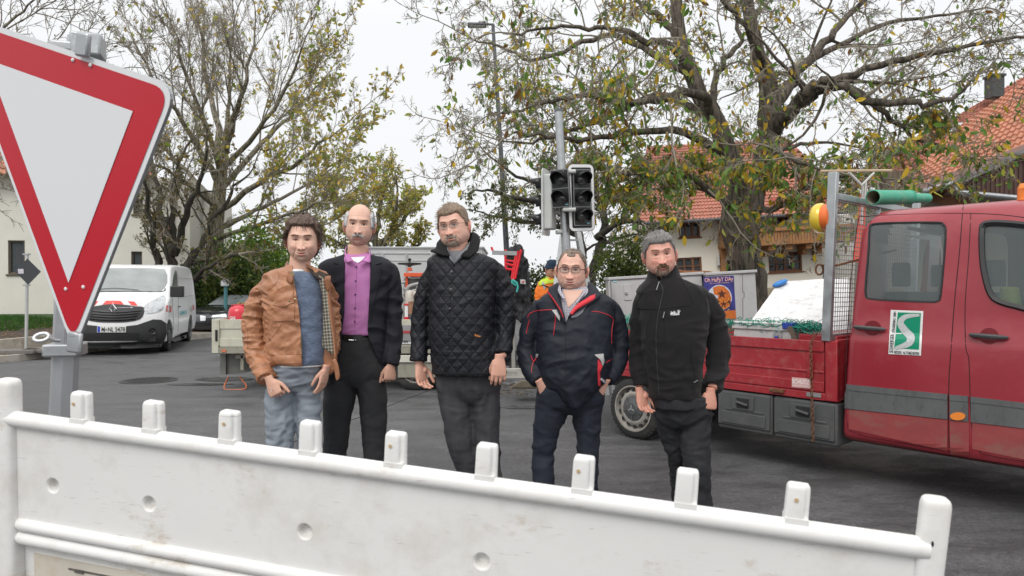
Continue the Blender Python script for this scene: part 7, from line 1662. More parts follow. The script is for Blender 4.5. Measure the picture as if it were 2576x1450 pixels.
m1.person('smiling man with brown hair in an open tan leather jacket and grey jeans', H1, [armL, armR], [legL, legR], rows1, [(h1,), (h2,)], ((392, 430, .0), (398, 290, -.01), .066), 0)
mb = MB(); H1.fuzz(mb, hmask(.070, .035, -.036, -.095, 1.32), lambda p, l, z: .013 + .010 * sst(.05, .11, z) + .008 * (abs(l) > 1) , .011, rnd, 900, .036, .0012, strandflow(.15, .25, -.6)); mb.build('hair', hairmat('brown_hair', (.10, .066, .05)), m1.o, smooth=60)
mb = MB(); brows(H1, mb, .0012, -.002, rnd=rnd); mb.build('eyebrows', hairmat('brow_brown', (.24, .14, .095)), m1.o)
LEA = mat('tan_leather', (.37, .165, .082), .42, 0, .22, 7, .35, 70, dirt=(.20, .07, .03), damt=.55, dscale=5, rvar=.08, bdist=.006); LEAD = mat('tan_leather_dark', (.24, .09, .035), .45, 0, .2, 10, .3, 70)
SWT = mat('blue_sweater', (.115, .15, .225), .95, 0, .35, 45, .5, 160, stretch=(1, 1, 3.5), sheen=.3, bdist=.003); JEAN = mat('grey_jeans', (.22, .25, .29), .85, 0, .16, 6, .3, 220, dirt=(.28, .31, .35), damt=.45, dscale=3.5)
mb = MB(); m1.torso(mb, [(374, 345, 440, .080, .085), (384, 325, 465, .088, .09), (402, 275, 510, .10, .10), (460, 240, 535, .115, .12), (600, 245, 540, .125, .12), (800, 250, 545, .13, .12), (868, 252, 540, .13, .12)], dsh=.004)
sw = m1.cloth('sweater', mb, SWT, .009, 4, [(.010, (9, 6, 16))]); 
mb = MB(); rr = [];
mb = MB(); m1.torso(mb, [(384, 335, 448, .086, .085), (372, 347, 438, .080, .075), (367, 350, 436, .077, .07)]); m1.cloth('white_tee_collar', mb, WHITEP, .006, 2); 
mb = MB(); m1.torso(mb, [(866, 262, 535, .128, .12), (872, 262, 532, .126, .12)]); mb.build('tee_hem', WHITEP, m1.o, smooth=60)
mb = MB(); m1.torso(mb, rows1); m1.limb(mb, armL); m1.limb(mb, armR)
cp1 = m1.prism([(356, 372), (372, 470), (390, 580), (400, 700), (405, 800), (406, 900), (586, 910), (565, 820), (548, 700), (535, 600), (522, 500), (500, 430), (478, 390), (452, 352), (430, 300), (352, 300)], -.6, -.045)
def arm_w(v): x, y = pxy(v); return (1.5 - 1.1 * sst(900, 940, y)) if x < 672 or x > 830 else .75
jk = m1.cloth('leather_jacket', mb, LEA, .0072, 5, [(.016, (7, 7, 15), arm_w), (.007, (20, 20, 34), arm_w, True, 5)], [cp1])
S1 = Surf([jk]); K = m1.px
mb = MB(); cline(mb, S1, K((352, 395), (372, 470), (390, 580), (400, 700), (406, 858)), .0028, off=.002); mb.build('zip', mat('brass_zip', (.20, .15, .08), .4, .7), jk, smooth=60)
patch_on(S1, jk, 'chest_pocket', K((252, 500), (362, 488), (368, 560), (366, 636), (262, 640)), LEA, .0055, 5, .006)
patch_on(S1, jk, 'pocket_flap', K((247, 498), (362, 486), (366, 545), (318, 560), (256, 558)), LEA, .011, 5, .006)
mb = MB()
for x, y in ((270, 545), (343, 533), (381, 663), (386, 800), (372, 527)): h, n_ = S1.hit(*Z2(x, y)); mb.lathe([(.005, 0), (.005, .003), (0, .004)], h + n_ * .012, n_, 10)
mb.build('snap_buttons', mat('brass_snap', (.30, .25, .15), .35, .8), jk, smooth=50)
line_on(S1, jk, 'seams', [K((145, 490), (185, 495), (240, 470), (275, 430), (285, 395), (262, 350)), K((95, 640), (120, 700), (115, 790)), K((300, 655), (270, 700), (225, 750)), K((232, 820), (320, 818), (403, 815)), K((160, 480), (200, 600), (215, 720)), K((305, 560), (300, 636))], LEAD, .0016, .0)
patch_on(S1, jk, 'waistband', K((250, 822), (404, 818), (404, 862), (262, 862)), LEA, .004, 6, .005)
patch_on(S1, jk, 'side_tab', K((248, 825), (272, 868), (255, 876), (240, 845)), LEAD, .008, 5, .005)
patch_on(S1, jk, 'cuff', K((178, 958), (192, 975), (278, 930), (262, 905)), LEA, .005, 5, .005)
# collar, standing on the left and folded open to the right
def sheet(mb, pts, Yf, thick=.006):
    """a stiff leaf of cloth through given (x, y, depth) points"""
    v = [m_ for m_ in pts]; return v
def leaf(m_, parent, name, A, B, mt, th=.006, N=10):
    """cloth strip between two edges, each a list of (zx, zy, dy)"""
    a = catmull(A, 4); b = catmull(B, 4); n = min(len(a), len(b)); mb = MB(); vs = []
    for j in range(7):
        t = j / 6
        for i in range(n): p = m_.xz(*a[i]).lerp(m_.xz(*b[i]), t); p.y -= .008 * math.sin(pi * t); vs.append(p)
    mb.add(vs, [(j * n + i, j * n + i + 1, (j + 1) * n + i + 1, (j + 1) * n + i) for j in range(6) for i in range(n - 1)]); return mb.build(name, mt, parent, smooth=70, solid=th)
leaf(m1, jk, 'collar', [(334, 322, .04), (332, 345, -.03), (342, 378, -.085), (364, 405, -.135)], [(318, 348, .04), (304, 380, -.01), (320, 422, -.09), (352, 446, -.15)], LEAD)
leaf(m1, jk, 'collar_cord', [(428, 335, .04), (455, 352, .0), (490, 372, -.04), (545, 395, -.06)], [(440, 362, -.06), (465, 395, -.09), (492, 418, -.105), (530, 428, -.10)], mat('dark_corduroy', (.035, .025, .018), .9, 0, .3, 30))
patch_on(Plane(m1.xz(345, 390, -.15), (-.3, -1, .2)), jk, 'buckle', K((338, 385), (352, 378), (370, 392), (358, 405)), mat('buckle_brass', (.25, .19, .11), .4, .8), .0, 4, .004)
# plaid lining and the loose front
PLD = mat('plaid_lining', (.16, .15, .13), .8, 0, .3, 12)
def plaid(m, a, b, c2, sc, ang=0):
    n = m.node_tree.nodes; l = m.node_tree.links; tcn = n.new('ShaderNodeTexCoord'); mp = n.new('ShaderNodeMapping'); mp.inputs['Rotation'].default_value = (0, ang, 0); l.new(tcn.outputs['Object'], mp.inputs[0]); prev = None
    for ax, wd in (('X', .3), ('Z', .3)):
        wv_ = n.new('ShaderNodeTexWave'); wv_.bands_direction = ax; wv_.inputs['Scale'].default_value = sc; l.new(mp.outputs[0], wv_.inputs[0])
        r = n.new('ShaderNodeMapRange'); r.inputs[1].default_value = .72; r.inputs[2].default_value = .80; l.new(wv_.outputs['Fac'], r.inputs[0])
        if prev is None: prev = r.outputs[0]
        else:
            ad = n.new('ShaderNodeMath'); ad.operation = 'ADD'; l.new(prev, ad.inputs[0]); l.new(r.outputs[0], ad.inputs[1]); hf_ = n.new('ShaderNodeMath'); hf_.operation = 'MULTIPLY'; hf_.inputs[1].default_value = .5; l.new(ad.outputs[0], hf_.inputs[0]); prev = hf_.outputs[0]
    mx = n.new('ShaderNodeMix'); mx.data_type = 'RGBA'; l.new(prev, mx.inputs[0]); mx.inputs[6].default_value = (*a, 1); mx.inputs[7].default_value = (*b, 1); l.new(mx.outputs[2], bsdf(m).inputs['Base Color'])
plaid(PLD, (.07, .065, .055), (.42, .38, .30), 0, 16, .1)
leaf(m1, jk, 'lining', [(490, 395, -.085), (512, 500, -.10), (518, 620, -.105), (515, 720, -.10), (512, 775, -.09)], [(535, 420, -.10), (548, 520, -.12), (562, 640, -.13), (575, 740, -.14), (580, 820, -.15)], PLD, .004)
leaf(m1, jk, 'loose_front', [(528, 405, -.10), (545, 520, -.125), (558, 640, -.135), (572, 740, -.145), (580, 830, -.155)], [(556, 400, -.06), (556, 520, -.09), (572, 640, -.10), (584, 740, -.11), (590, 850, -.12)], LEA, .008)
leaf(m1, jk, 'belt_tongue', [(561, 852, -.15), (574, 880, -.15), (586, 945, -.15), (592, 949, -.15)], [(582, 835, -.15), (597, 870, -.15), (606, 930, -.15), (594, 950, -.15)], LEA, .005)
leaf(m1, jk, 'collar_tab', [(522, 420, -.12), (532, 470, -.12), (543, 478, -.12)], [(536, 412, -.12), (552, 462, -.12), (546, 480, -.12)], LEAD, .005)
mb = MB(); m1.torso(mb, [(845, 255, 512, .115, .12), (900, 232, 516, .115, .13), (940, 220, 514, .105, .13), (975, 225, 505, .09, .12), (1005, 250, 480, .065, .09)]); m1.limb(mb, legL); m1.limb(mb, legR)
tr1 = m1.cloth('jeans', mb, JEAN, .009, 5, [(.018, (5, 5, 13)), (.009, (14, 14, 26), None, True, 3)]); ST1 = Surf([tr1])
line_on(ST1, tr1, 'stitching', [K((440, 868), (440, 940), (432, 985), (415, 1010)), K((268, 876), (300, 882), (325, 876), (335, 868)), K((238, 1000), (242, 1120), (246, 1290)), K((500, 870), (512, 900))], mat('jean_seam', (.26, .28, .31), .8), .0012, .0)
m1.shoes([(288, 1735, .04, -.3), (442, 1725, .08, .35)], SHOE)
mb = MB(); mb.tube([m1.xz(243, 1003, -.17) + Vector((.009 * math.cos(t), -.004 * math.sin(t), .008 * math.sin(t))) for t in [2 * pi * i / 12 for i in range(13)]], .0012, 5); mb.build('ring', CHROME, m1.o)
# ---------------------------------------------------------------- man in the dark blazer
m2 = Man(4.5, Z2); H2 = Head(P(904.5, 567.5, 4.48), 1.13, yaw=8, roll=3, pitch=0, smile=-.15, open_=.0012, squint=.5, tone=(.68, .43, .33), red=.4, brow=1, jaw=.9, W=.0765)
H2.stubble = None
rows2 = [(283, 640, 770, .055, .055), (298, 600, 806, .078, .085), (312, 556, 850, .092, .105), (330, 508, 882, .105, .115), (352, 492, 892, .115, .12), (400, 492, 884, .125, .13), (520, 505, 862, .135, .13), (640, 515, 855, .13, .12), (760, 510, 852, .13, .12), (880, 500, 855, .135, .13), (962, 498, 858, .135, .13)]
armL2 = [(525, 378, 38, .03), (515, 450, 48, .05), (505, 600, 46, .06), (508, 740, 42, .05), (520, 850, 38, .02), (525, 870, 36, .0)]
armR2 = [(866, 366, 42, .02), (884, 430, 48, .03), (893, 560, 47, .04), (892, 680, 45, .03), (888, 780, 43, .0), (880, 845, 41, -.03), (876, 870, 40, -.04)]
legL2 = [(610, 960, 82, 0), (602, 1050, 84, 0), (591, 1150, 73, 0), (587, 1250, 67, 0), (580, 1350, 61, 0), (577, 1470, 57, .02), (576, 1590, 56, .02)]
legR2 = [(770, 960, 78, 0), (780, 1050, 75, 0), (785, 1150, 70, 0), (786, 1250, 64, 0), (788, 1380, 58, 0), (790, 1480, 55, .02), (790, 1590, 55, .02)]
h1, _ = hand(None, m2.xz(874, 872, -.05), (-.05, -.1, -1), (.55, -.8, 0), (-.85, -.5, .0), 1.03, (.9, 1.4, 1.1), thumb_in=.35)
h2, _ = hand(None, m2.xz(522, 880, .12), (0, 0, -1), (-1, 0, 0), (0, -1, 0), 1.0, (.3, .4, .3))
m2.person('balding man with white moustache in a dark blazer over a violet shirt', H2, [armL2, armR2], [legL2, legR2], rows2, [(h1,), (h2,)], ((702, 350, .0), (702, 235, -.01), .073), 0)
mb = MB()
def bald(p, l, z):
    a = abs(l); top = .084 - .02 * sst(1.6, 1.1, a); h = -.018 if a < 1.5 else (.006 if a < 1.95 else -.075)
    if a < 1.02: return 0
    lo = max(0, (z - h) / .012); hi = max(0, (top + .022 * sst(1.8, 2.8, a) - z) / .02); return min(1, lo, hi) * sst(1.0, 1.15, a)
H2.fuzz(mb, bald, lambda p, l, z: .0125, .005, rnd, 700, .020, .0009, strandflow(0, .7, -.4)); mb.build('hair', hairmat('white_hair', (.46, .46, .47), .2), m2.o, smooth=60)
mb = MB(); brows(H2, mb, .0011, -.003, rnd=rnd); mb.build('eyebrows', hairmat('brow_grey', (.42, .30, .24)), m2.o)
mo = lambda x0, z0, w_, t_: (lambda p, l, z: min(1, max(0, (t_ - abs(z - z0 + abs(p.x) * .42 - .004)) / .003)) * (1 if abs(p.x) < w_ and math.cos(l) > 0 else 0) * min(1, max(0, (w_ - abs(p.x)) / .004)))
mb = MB(); H2.fuzz(mb, mo(0, -.0610, .030, .0072), lambda p, l, z: .0055, .002, rnd, 220, .009, .0008, lambda p, n_: Vector((p.x * 20, -.1, -.9))); mb.build('moustache', hairmat('white_moustache', (.50, .48, .46), .2), m2.o, smooth=60)
NAVY = mat('blazer_navy', (.008, .009, .015), .8, 0, .15, 9, .25, 300); VIO = mat('violet_shirt', (.50, .19, .44), .75, 0, .06, 8, .15, 200); CHAR = mat('charcoal_trousers', (.026, .027, .030), .85, 0, .15, 8, .2, 250)
mb = MB(); m2.torso(mb, [(280, 645, 770, .058, .06), (300, 600, 800, .085, .08), (350, 560, 850, .115, .11), (500, 560, 840, .125, .12), (640, 580, 820, .125, .11), (712, 585, 815, .12, .11)], dsh=.003); sh = m2.cloth('shirt', mb, VIO, .0085, 4, [(.007, (6, 6, 12))]); 
mb = MB(); m2.torso(mb, rows2); m2.limb(mb, armL2); m2.limb(mb, armR2)
cpx_ = [(636, 240), (634, 300), (631, 450), (629, 600), (618, 690), (612, 745), (590, 850), (545, 1000), (870, 1000), (838, 900), (795, 810), (758, 725), (753, 690), (757, 600), (765, 450), (768, 300), (766, 240)]
jk = m2.cloth('blazer', mb, NAVY, .0078, 5, [(.014, (6, 6, 11)), (.005, (12, 12, 18))], [m2.prism(cpx_, -.6, -.040)]); S2 = Surf([jk]); K = m2.px
patch_on(S2, jk, 'lapel', K((628, 292), (600, 308), (574, 335), (602, 342), (577, 365), (598, 500), (622, 650), (627, 600), (629, 450), (630, 330)), NAVY, .007, 6, .006)
patch_on(S2, jk, 'lapel', K((772, 292), (806, 304), (828, 335), (792, 345), (824, 362), (800, 480), (764, 640), (761, 600), (768, 450), (771, 330)), NAVY, .007, 6, .006)
SS2 = Surf([sh]); 
line_on(SS2, sh, 'placket', [K((697, 330), (690, 500), (684, 705))], mat('violet_seam', (.30, .09, .28), .8), .0014, .0)
mb = MB()
for x, y in ((693, 355), (690, 428), (688, 500), (686, 572), (685, 642)): h, n_ = SS2.hit(*Z2(x, y)); mb.lathe([(.0055, 0), (.0055, .003), (0, .003)], h + n_ * .002, n_, 10)
mb.build('shirt_buttons', mat('button_dark', (.04, .02, .06), .4), sh)
leaf(m2, sh, 'collar', [(642, 245, .05), (636, 270, -.03), (650, 300, -.10), (690, 335, -.135)], [(634, 262, .06), (632, 300, -.05), (642, 332, -.12), (668, 318, -.142)], VIO, .004)
leaf(m2, sh, 'collar', [(758, 245, .05), (765, 270, -.03), (750, 300, -.10), (706, 335, -.135)], [(766, 262, .06), (769, 300, -.05), (764, 332, -.12), (730, 318, -.142)], VIO, .004)
patch_on(SS2, sh, 'undershirt', K((664, 305), (740, 300), (720, 322), (700, 335), (680, 322)), WHITEP, .002, 4)
mb = MB(); m2.torso(mb, [(722, 590, 790, .122, .11), (800, 560, 815, .125, .12), (880, 535, 850, .12, .13), (930, 530, 852, .11, .13), (970, 545, 835, .085, .1), (990, 575, 800, .06, .08)]); m2.limb(mb, legL2); m2.limb(mb, legR2)
t2 = m2.cloth('trousers', mb, CHAR, .009, 5, [(.009, (7, 5, 5)), (.003, (12, 12, 20))]); 
mb = MB(); m2.torso(mb, [(706, 596, 782, .126, .115), (740, 596, 785, .127, .117)]); bl2 = mb.build('belt', mat('belt_black', (.012, .012, .012), .35), m2.o, smooth=60); SB = Surf([bl2])
mb = MB(); q = [SB.hit(*Z2(x, y)) for x, y in ((652, 705), (690, 703), (691, 738), (653, 740))]; mb.tube([h + n_ * .004 for h, n_ in q + [q[0]]], .0036, 6); mb.build('buckle', CHROME, bl2)
m2.shoes([(577, 1620, .02, -.25), (792, 1620, .02, .3)], SHOE)
# ---------------------------------------------------------------- man in the quilted jacket
m3 = Man(4.2, Z3); H3 = Head(P(1142, 571, 4.18), 1.06, yaw=-15, roll=-9, pitch=1, smile=.8, open_=.0010, squint=.5, W=.084, fat=.9, tone=(.67, .40, .31), red=.6, jaw=.9)
rows3 = [(262, 205, 320, .05, .06), (276, 180, 372, .08, .09), (292, 152, 425, .10, .11), (318, 128, 470, .12, .13), (380, 135, 462, .145, .14), (480, 140, 452, .17, .15), (580, 140, 448, .185, .15), (680, 142, 455, .19, .15), (780, 148, 482, .185, .15), (830, 152, 505, .18, .15), (850, 155, 512, .178, .15)]
armL3 = [(161, 362, 39, .03), (130, 425, 43, .03), (108, 510, 46, .04), (96, 600, 46, .04), (93, 700, 46, .02), (88, 765, 44, -.02), (86, 792, 43, -.03)]
armR3 = [(452, 360, 46, .03), (480, 420, 52, .03), (500, 510, 55, .04), (501, 600, 52, .03), (496, 690, 47, .0), (488, 745, 44, -.08), (484, 768, 42, -.13)]
legL3 = [(262, 900, 84, 0), (263, 1000, 76, 0), (276, 1100, 69, 0), (290, 1200, 61, 0), (335, 1325, 54, .04), (368, 1450, 51, .06), (384, 1545, 50, .08)]
legR3 = [(395, 900, 80, 0), (408, 1000, 68, 0), (411, 1100, 63, 0), (416, 1200, 62, 0), (432, 1325, 55, 0), (446, 1450, 52, 0), (455, 1545, 50, 0)]
h1, _ = hand(None, m3.xz(92, 806, -.03), (.18, -.10, -1), (-.75, .65, 0), (.75, -.6, -.1), 1.12, (.25, .55, .5), thumb_in=.25, spread=.3)
h2, _ = hand(None, m3.xz(473, 778, -.17), (-.05, -.05, -1), (.1, -1, 0), (-1, -.1, 0), 1.15, (.25, .5, .4), thumb_in=.45)
m3.person('tall man with glasses and goatee in a black quilted jacket', H3, [armL3, armR3], [legL3, legR3], rows3, [(h1,), (h2,)], ((268, 330, .0), (266, 215, -.01), .082), 0)
mb = MB(); H3.fuzz(mb, hmask(.058, .028, -.012, -.07, 1.3, peak=-.006), lambda p, l, z: .008 + .010 * sst(.04, .10, z), .005, rnd, 600, .026, .001, strandflow(-.35, .25, -.1)); mb.build('hair', hairmat('light_brown_hair', (.21, .15, .105)), m3.o, smooth=60)
def goat(p, l, z):
    if math.cos(l) <= 0: return 0
    ax = abs(p.x); a = max(0, .0085 - abs(z + .059 + ax * .25)) / .003 * (ax < .031); b = max(0, .006 - abs(ax - .030)) / .003 * (-.098 < z < -.058); c_ = max(0, .019 - math.hypot(ax * .55, z + .108)) / .004
    return min(1, max(a, b, c_))
mb = MB(); H3.fuzz(mb, goat, lambda p, l, z: .0032 + .0035 * (z < -.09), .0016, rnd, 420, .008, .0007, lambda p, n_: Vector((0, -.3, -.9))); mb.build('goatee', mat('grey_brown_beard', (.34, .27, .22), .7, 0, .5, 90, .5, 200), m3.o, smooth=60)
mb = MB(); brows(H3, mb, .0010, .0, rnd=rnd); mb.build('eyebrows', hairmat('brow_lb', (.34, .20, .14)), m3.o)
def glasses(m_, H_, col, lw=.027, lh=.014, r=.0013, full=True, zc=-.002):
    root = MB(); lens = MB(); tops = []
    for sx_ in (-1, 1):
        c = Vector((sx_ * .0325, 0, zc)); yy = H_.onface(0, .0).y - .010; pts = [Vector((c.x + lw * math.copysign(abs(math.cos(t)) ** .6, math.cos(t)), yy + .10 * c.x * sx_ * .25 + abs(c.x + lw * math.cos(t)) ** 2 * 2.2, c.z + lh * math.copysign(abs(math.sin(t)) ** .7, math.sin(t)) + .002 * math.cos(t) * sx_)) for t in [2 * pi * i / 28 for i in range(29)]]
        if full: root.tube([H_.w(p) for p in pts], r, 6, caps=False)
        root.tube([H_.w(p) for p in pts[:15]], r * 1.7, 6); lens.add([H_.w(p) for p in pts[:28]], [tuple(range(28))])
        h = pts[0] if sx_ > 0 else pts[14]; root.tube([H_.w(h + Vector((0, 0, .003))), H_.w(Vector((sx_ * (H_.W + .004), -.055, zc + .006))), H_.w(Vector((sx_ * (H_.W + .004), .01, zc + .004)))], r * 1.6, 6)
    root.tube([H_.w(Vector((-.009, yy - .001, zc + .004))), H_.w(Vector((0, yy - .004, zc + .006))), H_.w(Vector((.009, yy - .001, zc + .004)))], r * 1.4, 6)
    g_ = root.build('glasses', col, m_.o, smooth=60); lm = glassmat('spectacle_lens', (.5, .5, .5), .10, .02); lens.build('lenses', lm, g_)
glasses(m3, H3, mat('brown_frame', (.07, .03, .02), .3, .3), .026, .0125, .0009)
QLT = mat('quilted_black', (.011, .012, .016), .58, 0, .12, 6, .15, 80, spec=.3)
def quilt(m, step, depth):
    n = m.node_tree.nodes; l = m.node_tree.links; b = bsdf(m); tcn = n.new('ShaderNodeTexCoord'); sp = n.new('ShaderNodeSeparateXYZ'); l.new(tcn.outputs['Object'], sp.inputs[0])
    def mth(op, a, c=None):
        q = n.new('ShaderNodeMath'); q.operation = op
        for k, z in enumerate((a, c)):
            if z is None: continue
            if isinstance(z, (int, float)): q.inputs[k].default_value = z
            else: l.new(z, q.inputs[k])
        return q.outputs[0]
    o_ = []
    for sg in (1, -1):
        v = mth('ADD', mth('MULTIPLY', sp.outputs[0], 1.15 * sg), sp.outputs[2]); v = mth('PINGPONG', mth('ADD', v, 20), step / 2); v = mth('DIVIDE', v, step / 2); o_.append(mth('POWER', v, .38))
    h = mth('MINIMUM', o_[0], o_[1]); nz = n.new('ShaderNodeTexNoise'); nz.inputs['Scale'].default_value = 55; mp = n.new('ShaderNodeMapping'); mp.inputs['Scale'].default_value = (.6, 1, 1.5); l.new(tcn.outputs['Object'], mp.inputs[0]); l.new(mp.outputs[0], nz.inputs[0]); h = mth('ADD', h, mth('MULTIPLY', nz.outputs['Fac'], .45))
    bp = n.new('ShaderNodeBump'); bp.inputs['Strength'].default_value = 1; bp.inputs['Distance'].default_value = depth; l.new(h, bp.inputs['Height']); l.new(bp.outputs[0], b.inputs['Normal'])
quilt(QLT, .082, .0075)
CORD = mat('black_corduroy', (.006, .006, .007), .95, 0, .2, 40, .4, 200)
mb = MB(); m3.torso(mb, rows3); m3.limb(mb, armL3); m3.limb(mb, armR3); cpz = m3.prism([(222, 200), (222, 262), (238, 300), (258, 330), (282, 300), (318, 262), (340, 215), (340, 190)], -.6, -.03)
jk = m3.cloth('quilted_jacket', mb, QLT, .0078, 5, [(.009, (7, 6, 12))], [cpz]); S3 = Surf([jk]); K = m3.px
leaf(m3, jk, 'collar', [(198, 208, .07), (178, 232, .02), (172, 255, -.02), (146, 268, -.05)], [(212, 214, -.02), (222, 250, -.08), (238, 290, -.13), (205, 288, -.11)], CORD, .012)
leaf(m3, jk, 'collar', [(345, 178, .09), (372, 195, .05), (380, 225, .0), (370, 268, -.06)], [(338, 212, -.02), (325, 250, -.08), (290, 290, -.13), (330, 300, -.12)], CORD, .012)
leaf(m3, jk, 'collar_back', [(198, 210, .07), (240, 190, .11), (300, 178, .12), (350, 180, .09)], [(190, 270, .08), (240, 275, .12), (300, 275, .13), (370, 270, .08)], CORD, .012)
GSH = mat('grey_shirt', (.16, .165, .18), .8, 0, .08, 9)
mb = MB(); m3.torso(mb, [(268, 212, 335, .080, .08), (278, 205, 350, .095, .085), (340, 190, 380, .12, .1)]); m3.cloth('shirt', mb, GSH, .007, 3)
leaf(m3, m3.o, 'shirt_collar', [(219, 228, .0), (218, 262, -.08), (238, 305, -.125)], [(226, 240, -.06), (234, 272, -.11), (257, 326, -.145)], GSH, .004); leaf(m3, m3.o, 'shirt_collar', [(338, 212, .0), (312, 250, -.08), (270, 290, -.130)], [(343, 226, .0), (322, 268, -.09), (262, 326, -.145)], GSH, .004)
patch_on(Plane(m3.xz(258, 300, -.10), (0, -1, .5)), m3.o, 'undershirt', K((244, 282), (276, 280), (264, 302), (256, 306)), WHITEP, .0, 5)
mb = MB(); ys_ = (367, 452, 543, 635, 728, 668)
for y in ys_[:5]: h, n_ = S3.hit(*Z3(247 - (y - 367) * .055, y)); mb.lathe([(.0085, 0), (.0085, .004), (0, .006)], h + n_ * .002, n_, 12)
mb.build('snap_buttons', mat('gunmetal', (.05, .05, .055), .35, .7), jk, smooth=50)
line_on(S3, jk, 'placket', [K((258, 330), (240, 500), (230, 700), (226, 850)), K((345, 655), (330, 835)), K((345, 650), (440, 672))], CORD, .002, .0)
line_on(S3, jk, 'hem_piping', [K((158, 848), (250, 852), (350, 852), (430, 850), (508, 846)), K((140, 350), (150, 480), (142, 600), (148, 700)), K((440, 480), (446, 600), (455, 740))], CORD, .0045, .0)
mb = MB(); fit_text(mb, 'Barbour', *Z3(352, 672), *Z3(379, 679), 6, S3, .010, bold=.02); mb.build('embroidery', mat('orange_thread', (.60, .22, .05), .8), jk)
PIN = mat('grey_suit_trousers', (.042, .043, .048), .8, 0, .2, 6, .2, 250, stretch=(5, 1, 1))
mb = MB(); m3.torso(mb, [(820, 172, 478, .15, .14), (880, 168, 480, .14, .145), (930, 176, 474, .12, .14), (965, 195, 460, .095, .11), (985, 225, 430, .07, .08)]); m3.limb(mb, legL3); m3.limb(mb, legR3)
m3.cloth('trousers', mb, PIN, .009, 5, [(.012, (8, 6, 5)), (.004, (9, 9, 20))]); m3.shoes([(388, 1565, .08, -.2), (458, 1565, 0, .25)], SHOE)
# ---------------------------------------------------------------- shorter man in the navy rain jacket
m4 = Man(4.15, Z4); H4 = Head(P(1438.5, 680, 4.13), 1.03, yaw=-11, roll=2, pitch=0, smile=.9, squint=.5, W=.082, fat=.7, tone=(.68, .41, .32), red=.6, jaw=.9)
H4.stubble = lambda p, l, z: .18 * sst(-.05, -.075, z) * (math.cos(l) > -.1) * (1 - g1(z + .074, .006) * g1(p.x, .022))
rows4 = [(318, 310, 450, .065, .07), (335, 265, 485, .09, .10), (355, 225, 530, .105, .12), (385, 182, 574, .125, .135), (450, 185, 572, .155, .14), (550, 185, 568, .18, .14), (650, 188, 562, .20, .14), (730, 192, 556, .205, .14), (790, 205, 535, .195, .14), (835, 238, 500, .185, .13), (870, 275, 455, .175, .11), (905, 315, 405, .165, .08)]
armL4 = [(200, 420, 47, .03), (165, 480, 51, .04), (140, 570, 52, .06), (137, 660, 52, .05), (158, 735, 48, .0), (195, 790, 38, -.06)]
armR4 = [(552, 418, 46, .03), (580, 480, 51, .04), (597, 570, 52, .06), (598, 660, 52, .05), (578, 730, 48, .0), (538, 785, 38, -.06)]
legL4 = [(262, 880, 84, 0), (255, 950, 84, 0), (231, 1050, 68, 0), (217, 1180, 58, 0), (217, 1310, 57, 0), (218, 1420, 55, .02), (218, 1505, 54, .02)]
legR4 = [(440, 880, 82, 0), (440, 950, 80, 0), (442, 1050, 66, 0), (443, 1160, 55, 0), (446, 1300, 50, 0), (448, 1400, 50, .02), (450, 1505, 50, .02)]
h1, _ = hand(None, m4.xz(203, 796, -.08), (.5, .1, -.8), (-.3, -1, 0), (.8, -.2, .4), 1.02, (.4, .5, .4)); h2, _ = hand(None, m4.xz(528, 792, -.08), (-.5, .1, -.8), (.3, -1, 0), (-.8, -.2, .4), 1.02, (.4, .5, .4))
m4.person('shorter man with glasses, hands in the pockets of a navy jacket with red piping', H4, [armL4, armR4], [legL4, legR4], rows4, [(h1,), (h2,)], ((370, 400, -.01), (372, 280, -.01), .080), 0)
def rec(p, l, z):
    q = hmask(.072, .050, -.022, -.06, 1.3, peak=-.0)(p, l, z); c = g1(abs(l) - .55, .28) * (z < .094); return q * (1 - min(1, 1.3 * c))
mb = MB(); H4.fuzz(mb, rec, lambda p, l, z: .0055, .003, rnd, 500, .016, .0008, strandflow(.1, .2, -.3)); mb.build('hair', hairmat('thin_brown_hair', (.19, .14, .11)), m4.o, smooth=60)
mb = MB(); brows(H4, mb, .0009, .001, rnd=rnd); mb.build('eyebrows', hairmat('brow_4', (.38, .24, .18)), m4.o); glasses(m4, H4, mat('dark_red_frame', (.06, .012, .015), .25), .0265, .0155, .0013)
NVJ = mat('navy_rain_jacket', (.012, .015, .024), .62, 0, .14, 6, .2, 60, spec=.3); NVD = mat('navy_dark', (.010, .012, .017), .6, 0, .1, 8); RDP = mat('red_piping', (.50, .02, .035), .5, 0, .08); RDL = mat('red_lining', (.62, .03, .045), .7, 0, .1); GYT = mat('reflective_grey', (.42, .42, .41), .5)
CHK = mat('checked_shirt', (.5, .5, .5), .8); plaid(CHK, (.50, .49, .52), (.13, .12, .20), 0, 34, 0)
mb = MB(); m4.torso(mb, [(308, 318, 428, .072, .07), (335, 290, 465, .10, .09), (400, 260, 500, .14, .11), (520, 250, 510, .16, .12)]); sh4 = m4.cloth('shirt', mb, CHK, .007, 3)
mb = MB(); m4.torso(mb, rows4); m4.limb(mb, armL4); m4.limb(mb, armR4)
cp4 = m4.prism([(300, 280), (305, 345), (316, 430), (330, 500), (345, 462), (375, 410), (425, 355), (448, 325), (444, 280)], -.6, -.05)
jk = m4.cloth('rain_jacket', mb, NVJ, .0075, 5, [(.013, (5, 5, 9)), (.005, (14, 14, 20))], [cp4]); S4 = Surf([jk]); K = m4.px
line_on(S4, jk, 'red_piping', [K((140, 470), (148, 450), (180, 435), (230, 430), (262, 428)), K((150, 478), (142, 505), (133, 548)), K((275, 428), (280, 470), (270, 556)), K((462, 438), (500, 440), (550, 458), (570, 480), (563, 530), (562, 598)), K((188, 662), (165, 700), (158, 745)), K((156, 660), (170, 690), (186, 665)), K((498, 672), (502, 720), (500, 755)), K((562, 678), (535, 695))], RDP, .0026, .001)
